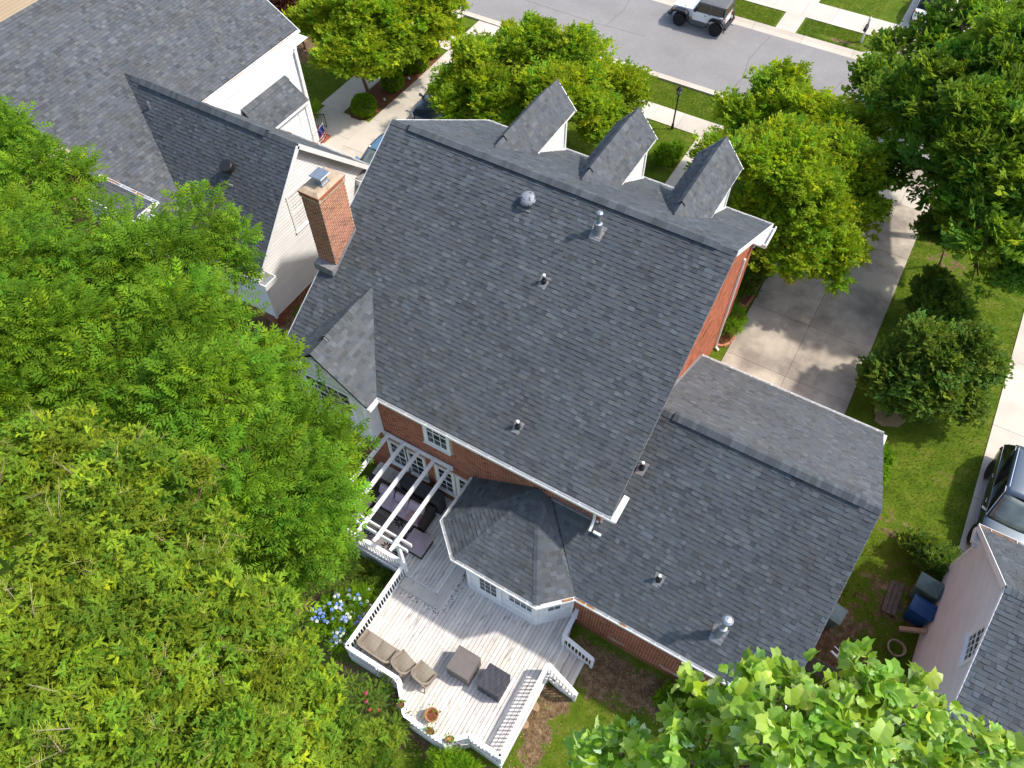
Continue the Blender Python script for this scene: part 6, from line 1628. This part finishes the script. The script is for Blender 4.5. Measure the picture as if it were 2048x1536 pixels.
def towards(lobes, k, cut=0.0):
    return [(x * k, y * k, 26.5 + (z - 26.5) * k, max(.25, r * k - cut)) for x, y, z, r in lobes]
def crown_points(lobes, clumps, per, rc, squash=.85, zmin=-.45, inner=.2, seed=1):
    """clump centres on the lobes' shells, sprays round each clump"""
    r = np.random.default_rng(seed)
    C = np.array(lobes); P, D, K = [], [], []
    ci = 0
    for i, (x, y, z, R) in enumerate(lobes):
        n = max(4, int(clumps * R * R))
        d = unit(r.normal(size=(n * 3, 3)) + [0, 0, .35]); d = d[d[:, 2] > zmin][:n]
        rad = R * np.where(r.random(len(d)) < inner, r.uniform(.35, .75, len(d)), r.uniform(.80, 1.08, len(d)))
        c = np.array([x, y, z]) + d * rad[:, None] * [1, 1, squash]
        for c0, d0 in zip(c, d):
            o = np.linalg.norm((c0 - C[:, :3]) / C[:, 3:4], axis=1); o[i] = 9
            if o.min() < .6: continue
            m = max(2, int(per * r.uniform(.6, 1.4))); rr = rc * r.uniform(.7, 1.35)
            q = unit(r.normal(size=(m, 3))) * (r.random((m, 1)) ** .5) * rr * [1, 1, .6]
            P.append(c0 + q); D.append(unit(q / rr * .9 + d0 * .55 + r.normal(size=(m, 3)) * .35 + [0, 0, -.05])); K.append(np.full(m, ci)); ci += 1
    return np.concatenate(P), np.concatenate(D), np.concatenate(K), ci
def tints(K, n, seed, clump=.22, each=.16, yellow=.18, young=.12):
    r = np.random.default_rng(seed)
    b = r.uniform(1 - clump, 1 + clump, n)[K] * r.uniform(1 - each, 1 + each, len(K))
    h = (r.uniform(-yellow, yellow, n)[K] + r.normal(0, yellow * .35, len(K)))
    c = np.stack([b * (1 + h * 1.2), b * (1 + h * .25), b * (1 - h * .6)], 1)
    yg = r.random(len(K)) < young
    c[yg] *= [1.45, 1.28, .9]
    return np.clip(c, .1, 3)
def limbs(root, base, lobes, r0, mname='bark', K=None, extra=0, seed=2):
    r = random.Random(seed); m = MB(); base = V(*base)
    cen = np.average(np.array(lobes)[:, :3], axis=0, weights=np.array(lobes)[:, 3])
    fork = V(base[0] * .6 + cen[0] * .4, base[1] * .6 + cen[1] * .4, base[2] + (cen[2] - base[2]) * .55)
    bend = base * .5 + fork * .5 + V(r.uniform(-.1, .1), r.uniform(-.1, .1), 0)
    m.tube([base + V(0, 0, -.1), base + V(0, 0, .25), bend, fork], [r0 * 1.5, r0 * 1.08, r0 * .85, r0 * .68], 10)
    m.build('trunk', M[mname], root, smooth=True)
    m = MB()
    for x, y, z, R in lobes:
        e = V(x, y, z + R * .35); mid = fork * .45 + e * .55 + V(r.uniform(-.25, .25), r.uniform(-.25, .25), -.15 * R)
        k = r0 * (.18 + .22 * min(1, R))
        m.tube([fork + V(0, 0, -.3), mid, e], [k * 1.5, k, k * .35], 6)
        for _ in range(3 + extra):
            a = r.uniform(0, 6.28); t = e * .7 + mid * .3; q = V(x + R * .85 * math.cos(a), y + R * .85 * math.sin(a), z + R * r.uniform(-.2, .75))
            m.tube([t, t * .45 + q * .55 + V(0, 0, -.05), q], [k * .5, k * .32, k * .1], 4, cap=False)
    m.build('branch', M[mname], root, kind='stuff')
def ragged(lobes, seed, n=4, lo=.35, hi=.6):
    r = np.random.default_rng(seed); out = list(lobes)
    for x, y, z, R in lobes:
        for d in unit(r.normal(size=(n, 3)) + [0, 0, .25]):
            q = R * r.uniform(lo, hi); p = np.array([x, y, z]) + d * (R + q * r.uniform(-.5, .3)); out.append((*p, q))
    return [(x, y, z, R * (.97 if i < len(lobes) else 1)) for i, (x, y, z, R) in enumerate(out)]
def tree(name, label, cat, base, lobes, tmpl, leaf, size, clumps, per, rc, r0, seed, group=None, cut=None, **kw):
    t = thing(name, label, cat, base, 0, group)
    limbs(t, base, lobes, r0, seed=seed, K=None)
    tk = {k: kw.pop(k) for k in ('clump', 'each', 'yellow', 'young') if k in kw}
    P, D, K, n = crown_points(lobes, clumps, per, rc, seed=seed, **kw)
    r = np.random.default_rng(seed + 50)
    R = frames(D, r.normal(0, .45, len(P)))
    me = scatter_mesh('crown', tmpl[0], tmpl[1], P, R, size * r.uniform(.7, 1.2, len(P)), tints(K, n, seed + 9, **tk), [M[leaf]], leafvar=.16, off=ORIG[t.name])
    link_mesh('crown', me, t)
    return t
def shrub(name, label, cat, loc, lobes, leaf, size, clumps, per, rc, seed, tmpl=None, stem=True, **kw):
    t = thing(name, label, cat, loc, 0)
    tk = {k: kw.pop(k) for k in ('clump', 'each', 'yellow', 'young') if k in kw}
    P, D, K, n = crown_points(lobes, clumps, per, rc, seed=seed, **kw)
    r = np.random.default_rng(seed + 50); tm = tmpl or T_TUFT
    me = scatter_mesh('foliage', tm[0], tm[1], P, frames(D, r.normal(0, .5, len(P))), size * r.uniform(.7, 1.2, len(P)), tints(K, n, seed + 3, **tk), [M[leaf]], leafvar=.18, off=ORIG[t.name])
    link_mesh('foliage', me, t)
    if stem:
        m = MB(); rr = random.Random(seed)
        for x, y, z, R in lobes:
            for _ in range(4):
                m.tube([V(loc[0] + rr.uniform(-.08, .08), loc[1] + rr.uniform(-.08, .08), loc[2] - .05), V((loc[0] + x) / 2, (loc[1] + y) / 2, (loc[2] + z) / 2), V(x + rr.uniform(-.6, .6) * R, y + rr.uniform(-.6, .6) * R, z + R * .5)], [.025, .018, .006], 5, cap=False)
        m.build('stems', M['bark'], t)
    return t

# the big trees on the left
ar, al = towards(ASH_R, .75, .15), towards(ASH_L, .75, .12)
tree('ash_tree', 'large dark green tree with feathery compound leaves next to the pergola', 'tree', (-13.4, 5.6, gzf(5.6)), ar, T_ASH, 'leaf_ash', .38, 28, 30, .46, .30, 21, yellow=.16, young=.10, clump=.34, inner=.3)
tree('ash_tree', 'green feathery-leaved tree covering the rear of the white house, at the left edge', 'tree', (-17.8, 6.6, gzf(6.6)), al, T_ASH, 'leaf_ash', .38, 27, 30, .46, .28, 22, yellow=.16, young=.14, clump=.34, inner=.3)
bl = towards(B, .65, .36)
bt = tree('cherry_tree', 'yellow-green small-leaved tree with fine tan twigs, filling the lower left corner', 'tree', (-8.2, -.3, gzf(0)), bl, T_ROS, 'leaf_cherry', .105, 80, 32, .34, .26, 23, yellow=.18, young=.12, inner=.45, clump=.36)
m = MB(); pn = MB(); rr = random.Random(8)
for x, y, z, R in bl:
    for k in range(int(10 * R * R) + 4):
        a, e = rr.uniform(0, 6.28), rr.uniform(-.1, 1.2)
        d = V(math.cos(a) * math.cos(e), math.sin(a) * math.cos(e), math.sin(e)); c = V(x, y, z)
        p, q = c + d * R * rr.uniform(.3, .8), c + d * R * rr.uniform(1.05, 1.3); s = V(rr.uniform(-.3, .3), rr.uniform(-.3, .3), rr.uniform(-.1, .2)) * R
        m.tube([p, (p + q) / 2 + s * .3, q + s], [.010, .008, .004], 4, cap=False)
        for j in range(34):
            t = rr.uniform(.2, 1); b = p + (q + s - p) * t; f = b + V(rr.uniform(-.13, .13), rr.uniform(-.13, .13), rr.uniform(.0, .10)); pn.tube([b, f], [.0035, .003], 3, cap=False)
m.build('twig', M['twig'], bt, kind='stuff'); pn.build('flower_stalk', M['panicle'], bt, kind='stuff')

# front garden and street trees
CR = dict(yellow=.2, young=.16, inner=.3)
tree('crape_myrtle', 'round bright green tree in the front lawn, in front of the leftmost dormer', 'tree', (-15.4, 30.0, 0), ragged(FL, 1), T_TUFT, 'leaf_crape', .33, 25, 34, .58, .14, 31, **CR)
tree('crape_myrtle', 'yellow-green spreading tree in front of the rightmost dormer, overhanging the concrete driveway', 'tree', (-3.2, 29.6, 0), ragged(FR, 2), T_TUFT, 'leaf_crape', .33, 25, 34, .58, .15, 32, **CR)
tree('maple_tree', 'tall dark green broadleaf tree at the upper right edge', 'tree', (4.3, 33.6, 0), ragged(MAPLE, 3), T_TUFT2, 'leaf_maple', .40, 12, 26, .62, .26, 33, yellow=.22, young=.14, clump=.35, inner=.3)
tree('crape_myrtle', 'light green tree with twin pale stems nearest the white house, in the mulch strip', 'tree', (-26.6, 29.0, 0), ragged(TOPA, 4), T_TUFT, 'leaf_crape', .33, 34, 28, .40, .10, 34, **CR)
tree('crape_myrtle', 'light green tree in the middle of the mulch strip with round bushes', 'tree', (-26.5, 31.6, 0), ragged(TOPB, 5), T_TUFT, 'leaf_crape', .33, 32, 28, .40, .10, 35, **CR)
tree('crape_myrtle', 'light green tree at the street end of the mulch strip, beside the top lawn island', 'tree', (-26.2, 33.7, 0), ragged(TOPC, 6), T_TUFT, 'leaf_crape', .33, 32, 28, .40, .10, 36, **CR)
tree('plum_tree', 'small dark red-leaved tree in the mulch ring by the white house lawn', 'tree', (-32.6, 30.8, 0), PLUM, T_TUFT, 'leaf_plum', .3, 40, 24, .35, .07, 37)
# the tulip tree with big leaves at the lower right
tl = towards(TULIP, .5, .12)
tt = thing('tulip_tree', 'pale green big-leaved tree with lobed leaves at the lower right', 'tree', (2.0, 2.6, gzf(2.6)))
limbs(tt, (2.0, 2.6, gzf(2.6)), tl, .22, seed=5, extra=6)
hv = [(0, 0, 0), (0, .18, .0), (0, .38, .0), (0, .52, .0), (0, .68, .0), (0, .80, 0)]
sv = [(.03, .02, .0), (.34, .10, .09), (.47, .36, .15), (.34, .50, .10), (.37, .72, .12), (.27, .93, .04)]
tvs = [V(*p) for p in hv] + [V(*p) for p in sv] + [V(-p[0], p[1], p[2]) for p in sv]
tvs = np.array([[p[1], p[0], p[2] * 1.3 - .42 * p[1] ** 2] for p in tvs])
tfs = np.array([(i, i + 1, 7 + i, 6 + i) for i in range(5)] + [(i + 1, i, 12 + i, 13 + i) for i in range(5)])
P, D, K, n = crown_points(tl, 175, 8, .13, seed=41, inner=.5)
rg = np.random.default_rng(77)
D = unit(D + rg.normal(0, .55, D.shape) + [0, 0, -.15])
R = frames(D, rg.normal(0, 1.15, len(P))); szs = rg.uniform(.085, .225, len(P)) * np.where(rg.random(len(P)) < .25, .7, 1)
tc = tints(K, n, 42, clump=.15, each=.2, yellow=.16, young=.12)
pale = rg.random(len(P)) < .26  # random leaves coloured paler to stand for bright highlights
tc[pale] *= [1.5, 1.3, 2.2]
dist = np.array([project(p)[2] for p in P]); pr = [project(p) for p in P]
vis = np.array([-30 < a < 2078 and b < 1570 for a, b, c in pr])
order = np.argsort(np.where(vis, dist, 99))[:300]
rest = np.setdiff1d(np.arange(len(P)), order)
crown = link_mesh('crown', scatter_mesh('crown', tvs, tfs, P[rest], R[rest], szs[rest], tc[rest], [M['leaf_tulip']], off=ORIG[tt.name]), tt, 'stuff')
for i in order:
    link_mesh('leaf', scatter_mesh('leaf', tvs, tfs, P[i:i + 1], R[i:i + 1], szs[i:i + 1], tc[i:i + 1], [M['leaf_tulip']], off=ORIG[tt.name]), crown)

# small trees and shrubs on the right
tree('multi_stem_tree', 'bushy dark green multi-stem tree in a straw ring beside the driveway', 'tree', (4.37, 22.3, 0), ragged(SMALL, 7, 2), T_TUFT2, 'leaf_dark', .25, 55, 26, .42, .07, 51, yellow=.2, young=.1)
tree('small_tree', 'small dark green tree in the grass strip, between the straw-ringed one and the tall broadleaf', 'tree', (4.3, 28.0, 0), ragged(SMALLB, 8), T_TUFT2, 'leaf_dark', .24, 60, 26, .28, .05, 52, yellow=.2, young=.12)
tree('small_tree', 'small shaded tree with a slanting bare trunk under the tall broadleaf', 'tree', (4.1, 31.6, 0), DARK, T_TUFT2, 'leaf_dark', .26, 50, 24, .30, .05, 53)
# clipped round bushes
def boxwood(x, y, r, label, seed):
    t = thing('boxwood', label, 'bush', (x, y, 0), 0, 'clipped round bushes in the mulch strip')
    rg = np.random.default_rng(seed); n = 2300
    d = unit(rg.normal(size=(n, 3)) + [0, 0, .2]); d = d[d[:, 2] > -.75]
    lump = 1 + .05 * np.sin(d[:, 0] * 6 + seed) * np.cos(d[:, 1] * 7) + rg.normal(0, .022, len(d))
    P = np.array([x, y, r * .86]) + d * r * lump[:, None] * [1, 1, .92]
    c = tints(rg.integers(0, 40, len(d)), 40, seed, yellow=.15, young=.2)
    link_mesh('foliage', scatter_mesh('foliage', *T_TUFT, P, frames(unit(d + rg.normal(0, .5, d.shape)), rg.normal(0, .8, len(d))), .11 * rg.uniform(.7, 1.2, len(d)), c, [M['leaf_box']], leafvar=.2, off=ORIG[t.name]), t)
    m = MB(); m.lathe([(.02, .0), (r * .62, r * .4), (r * .84, r * .85), (r * .62, r * 1.35), (0, r * 1.66)], (x, y, 0), 12); m.build('stems', M['bark'], t)
boxwood(-25.75, 27.55, .62, 'clipped round bush nearest the white house steps, at the end of the mulch strip', 61)
boxwood(-25.75, 30.2, .58, 'clipped round bush second from the white house in the mulch strip', 62)
boxwood(-26.0, 31.95, .52, 'clipped round bush third from the white house, tucked close behind its neighbour', 63)
boxwood(-25.55, 32.45, .55, 'clipped round bush fourth from the white house, close beside the one behind it', 64)
boxwood(-25.7, 33.95, .54, 'clipped round bush at the street end of the mulch strip', 65)
shrub('yellow_shrub', 'small yellowish shrub at the corner of the white house by the lawn', 'shrub', (-28.3, 25.9, 0), [(-28.3, 25.9, .4, .5)], 'leaf_crape', .2, 90, 20, .2, 66, T_ALT)
shrub('foundation_shrub', 'shrub filling the square-cornered brick-edged bed at the gable wall', 'shrub', (-3.05, 25.9, 0), [(-2.95, 25.6, .5, .42), (-2.95, 26.5, .6, .5)], 'leaf_dark', .16, 130, 22, .18, 67, young=.2, yellow=.25)
shrub('foundation_shrub', 'rounded green shrub by the downspout in the curved brick-edged bed', 'shrub', (-2.9, 23.3, 0), [(-2.85, 22.9, .5, .42), (-2.85, 23.55, .55, .45)], 'leaf_box', .15, 150, 22, .18, 68, T_ALT)
shrub('garage_shrub', 'green shrub peeping out past the right edge of the garage roof', 'shrub', (4.25, 19.2, 0), [(4.3, 18.8, .7, .55), (4.3, 19.6, .7, .5)], 'leaf_box', .16, 120, 22, .2, 69, young=.2)
shrub('hedge_shrub', 'dark green shrub against the taupe house beside the two bins', 'shrub', (7.2, 16.6, 0), [(6.7, 16.9, .35, .55), (7.2, 16.6, .4, .55), (7.6, 17.0, .3, .45)], 'leaf_dark', .18, 110, 22, .2, 70, young=.2, yellow=.2)
shrub('lawn_shrub', 'green shrub in the front lawn below the middle dormer, next to the lamp post side', 'shrub', (-9.9, 31.9, 0), [(-9.9, 31.9, .5, .5), (-9.5, 32.6, .4, .4)], 'leaf_box', .18, 100, 20, .22, 71)
shrub('deck_shrub', 'leafy green shrub at the foot of the deck, bottom centre', 'shrub', (-3.75, 2.55, gzf(2.5)), [(-4.1, 2.55, -.75, .55), (-3.5, 2.6, -.75, .5), (-3.8, 2.2, -.7, .5)], 'leaf_box', .15, 130, 24, .2, 72, T_ALT, young=.25)
shrub('rose_bush', 'sprawling green bush with pink blooms outside the left deck railing', 'shrub', (-7.3, 2.6, gzf(2.6)), [(-7.2, 2.9, -.5, .6), (-6.4, 2.4, -.5, .55), (-6.0, 2.55, -.2, .4), (-7.9, 2.7, -.6, .6)], 'leaf_dark', .2, 80, 18, .25, 73, T_ALT, young=.25, yellow=.2)
shrub('conifer_shrub', 'fine-leaved grey-green shrub by the upper deck lattice', 'shrub', (-11.0, 6.1, gzf(6.1)), [(-11.1, 6.0, -.5, .75), (-11.2, 5.7, 0, .6)], 'leaf_dark', .12, 200, 26, .18, 74, T_ASH)
shrub('liriope', 'dark clump of strap-leaved ground plants under the upper deck edge', 'plant', (-9.9, 6.3, gzf(6.3)), [(-9.7, 6.3, -1.25, .45), (-10.3, 6.45, -1.25, .4), (-9.4, 6.5, -1.25, .35)], 'leaf_dark', .4, 120, 12, .15, 75, leaf_quads([((0, 0, 0), (math.cos(a), math.sin(a), .8), (-math.sin(a), math.cos(a), 0), 1, .06) for a in np.linspace(0, 6.28, 9)[:-1]]), stem=False)
shrub('yard_plant', 'low leafy plants along the foot of the garage wall under the big-leaved tree', 'plant', (1.6, 8.2, gzf(8.2)), [(1.2, 8.2, -1.2, .4), (1.9, 8.1, -1.2, .45), (2.6, 8.2, -1.2, .4)], 'leaf_box', .2, 100, 16, .2, 76, young=.2)
shrub('chimney_shrub', 'dark foundation shrub between the two houses under the brick chimney', 'shrub', (-18.6, 12.6, gzf(12.6)), [(-18.5, 12.8, -.1, .6), (-19.4, 12.4, -.1, .6), (-17.9, 13.4, -.1, .5)], 'leaf_dark', .2, 80, 20, .24, 77)

def blooms(root, spots, r, cols, lo=None):
    for (x, y, z) in spots:
        rg = np.random.default_rng(int(abs(x * 1000 + y * 77)) % 9999); n = 26
        d = unit(rg.normal(size=(n, 3)) + [0, 0, .5]); q = r * rg.uniform(.75, 1.1)
        P = np.array([x, y, z]) + d * q * .8; c = np.array(cols[rg.integers(0, len(cols))]) * rg.uniform(.85, 1.15, (n, 1))
        link_mesh('flower_head', scatter_mesh('flower_head', *leaf_quads([((-.4, 0, 0), (1, 0, 0), (0, 1, 0), .9, .8)]), P, rot_from(d, rg.uniform(0, 6, n)), np.full(n, q), c, [M['petal']], off=ORIG[root.name]), root)
hy = shrub('hydrangea', 'hydrangea bush covered in blue and white blooms beside the deck railing', 'shrub', (-9.8, 4.9, gzf(4.9)), [(-9.75, 5.45, -.75, .5), (-10.2, 4.8, -.75, .55), (-9.6, 4.7, -.75, .5), (-10.5, 4.3, -.8, .45), (-9.5, 4.1, -.85, .4)], 'leaf_box', .2, 90, 20, .22, 78, T_ALT, yellow=.1)
rr = random.Random(5); sp = []
for x, y, z, R in [(-9.75, 5.45, -.75, .5), (-10.2, 4.8, -.75, .55), (-9.6, 4.7, -.75, .5), (-10.5, 4.3, -.8, .45), (-9.5, 4.1, -.85, .4)]:
    for k in range(20):
        a, e = rr.uniform(0, 6.28), rr.uniform(.2, 1.5); sp.append((x + R * 1.12 * math.cos(a) * math.cos(e), y + R * 1.12 * math.sin(a) * math.cos(e), z + R * 1.0 * math.sin(e)))
blooms(hy, sp, .075, [(.26, .38, .74), (.34, .46, .78), (.20, .34, .74), (.48, .55, .80), (.75, .78, .72), (.70, .72, .55)])
rb_ = [o for o in SC.objects if o.name.startswith('rose_bush')][0]
blooms(rb_, [(-7.25, 2.75, .12), (-7.0, 2.6, .1), (-6.75, 2.75, .08), (-7.4, 2.95, .14)], .07, [(.55, .10, .10), (.55, .06, .16), (.5, .12, .08)])
wf = shrub('flowering_shrub', 'shrub with clusters of white blossom by the pavement, behind the left front tree', 'shrub', (-13.3, 34.3, 0), [(-13.7, 34.2, .6, .5), (-13.0, 34.5, .6, .5)], 'leaf_box', .2, 80, 18, .24, 79)
rr = random.Random(9)
blooms(wf, [(-13.4 + rr.uniform(-.8, .8), 34.35 + rr.uniform(-.4, .4), 1.0 + rr.uniform(-.15, .2)) for _ in range(38)], .10, [(.78, .78, .76), (.72, .72, .74)])

# ------------------------------------------------------------------ grass and litter
def in_rects(x, y, rects): 
    k = np.zeros(len(x), bool)
    for a, b, c, d in rects: k |= (x > a) & (x < b) & (y > c) & (y < d)
    return k
PAVED = [(-2.52, 2.8, 18, 38.7), (-3.1, 3.4, 36.3, 38.7), (8.0, 12, 16, 38.7), (-45, 12, 34.88, 36.32), (-60, 40, 38.5, 46.8), (-9.2, -7.9, 24, 36.3), (-28.45, -26.8, 26.9, 38.7), (-28.2, -25, 23, 28.2), (-26.9, -20.3, 19, 36.3), (-26.3, -25.15, 34, 36.3), (-25.2, -20, 36.3, 38.7),
         (-45, 12, 48.88, 50.92), (-9.3, -7.75, 46.8, 60), (-4.0, 4, 46.7, 66), (-16, -2.9, 8, 24.4), (-3.1, 3.7, 8.7, 19.2), (-13, -2.6, 3, 10.5), (-2.7, -1.4, 6.4, 7.9), (-39, -20, 12.5, 25), (-29, -25.3, 19, 25), (7.6, 13.6, 7, 16.6), (-3.1, -2.5, 21.9, 27.3), (-3.3, -1, 38, 39)]
GR = [(2.6, 8.1, 9.0, 34.9, 20000), (3, 8, 36.2, 38.6, 2500), (-20.2, -2.5, 24.3, 34.9, 20000), (-20, -3.1, 36.3, 38.6, 11000), (-36, -28.3, 23, 34.9, 9000), (-26.4, -25.2, 36.3, 37.7, 1400), (-14, -3.6, 46.8, 48.9, 8000), (-16, -2.6, 50.9, 55, 7000), (-7, 3, 1.0, 8.7, 12000)]
gx, gy = [], []
rg = np.random.default_rng(99)
for a, b, c, d, n in GR: n = int(n * 1.7); gx.append(rg.uniform(a, b, n)); gy.append(rg.uniform(c, d, n))
gx, gy = np.concatenate(gx), np.concatenate(gy)
isl = (gx > -26.28) & (gx < -25.25) & (gy > 36.32) & (gy < 37.7)
ok = (~in_rects(gx, gy, PAVED) | isl) & (dirt_at(gx, gy) < rg.uniform(.15, .6, len(gx)))
gx, gy = gx[ok], gy[ok]
n = len(gx)
tv, tf = leaf_quads([((0, 0, 0), (math.cos(a) * .6, math.sin(a) * .6, 1), (-math.sin(a), math.cos(a), 0), 1, .22) for a in (0, 2.1, 4.2)])
yel = np.clip(rg.normal(0, .25, n) + .25 * np.sin(gx * .9 + gy * .5), -.4, .8)
gc = np.stack([1 + yel, 1 + .35 * yel, 1 - .1 * yel], 1) * rg.uniform(.7, 1.25, (n, 1))
sp_ = rg.uniform(0, 6.28, n); Rz = np.zeros((n, 3, 3)); Rz[:, 0, 0] = np.cos(sp_); Rz[:, 0, 1] = -np.sin(sp_); Rz[:, 1, 0] = np.sin(sp_); Rz[:, 1, 1] = np.cos(sp_); Rz[:, 2, 2] = 1
g = scatter_mesh('grass', tv, tf, np.stack([gx, gy, gz(gy) - .005], 1), Rz, rg.uniform(.03, .075, n), gc, [M['grass']], leafvar=.2)
link_mesh('grass', g, None, 'stuff')
# dead leaves and chips on the bare soil
lx = np.concatenate([rg.uniform(-3, 3, 2600), rg.uniform(-12.5, -9, 1200), rg.uniform(-6, -2.6, 700), rg.uniform(4, 7.4, 500)]); ly = np.concatenate([rg.uniform(3, 8.8, 2600), rg.uniform(3.2, 6.9, 1200), rg.uniform(1.8, 2.9, 700), rg.uniform(11.5, 16, 500)])
k = (dirt_at(lx, ly) > .3) & ~in_rects(lx, ly, [(-8.95, -2.6, 2.9, 10), (-2.7, -1.4, 6.4, 7.9)]); lx, ly = lx[k], ly[k]; n = len(lx)
d = unit(rg.normal(size=(n, 3)) * [.4, .4, .1] + [0, 0, 1]); v = rg.uniform(.5, 2.2, (n, 1)) * np.array([[1, .95, .85]])
link_mesh('leaf_litter', scatter_mesh('leaf_litter', *leaf_quads([((-.5, 0, 0), (1, 0, 0), (0, 1, 0), 1, .5)]), np.stack([lx, ly, gz(ly) + .02], 1), rot_from(d, rg.uniform(0, 6.28, n)), rg.uniform(.03, .08, n), v, [mat('dead_leaf', (.24, .15, .08), .9, .1, attr=True)]), None, 'stuff')
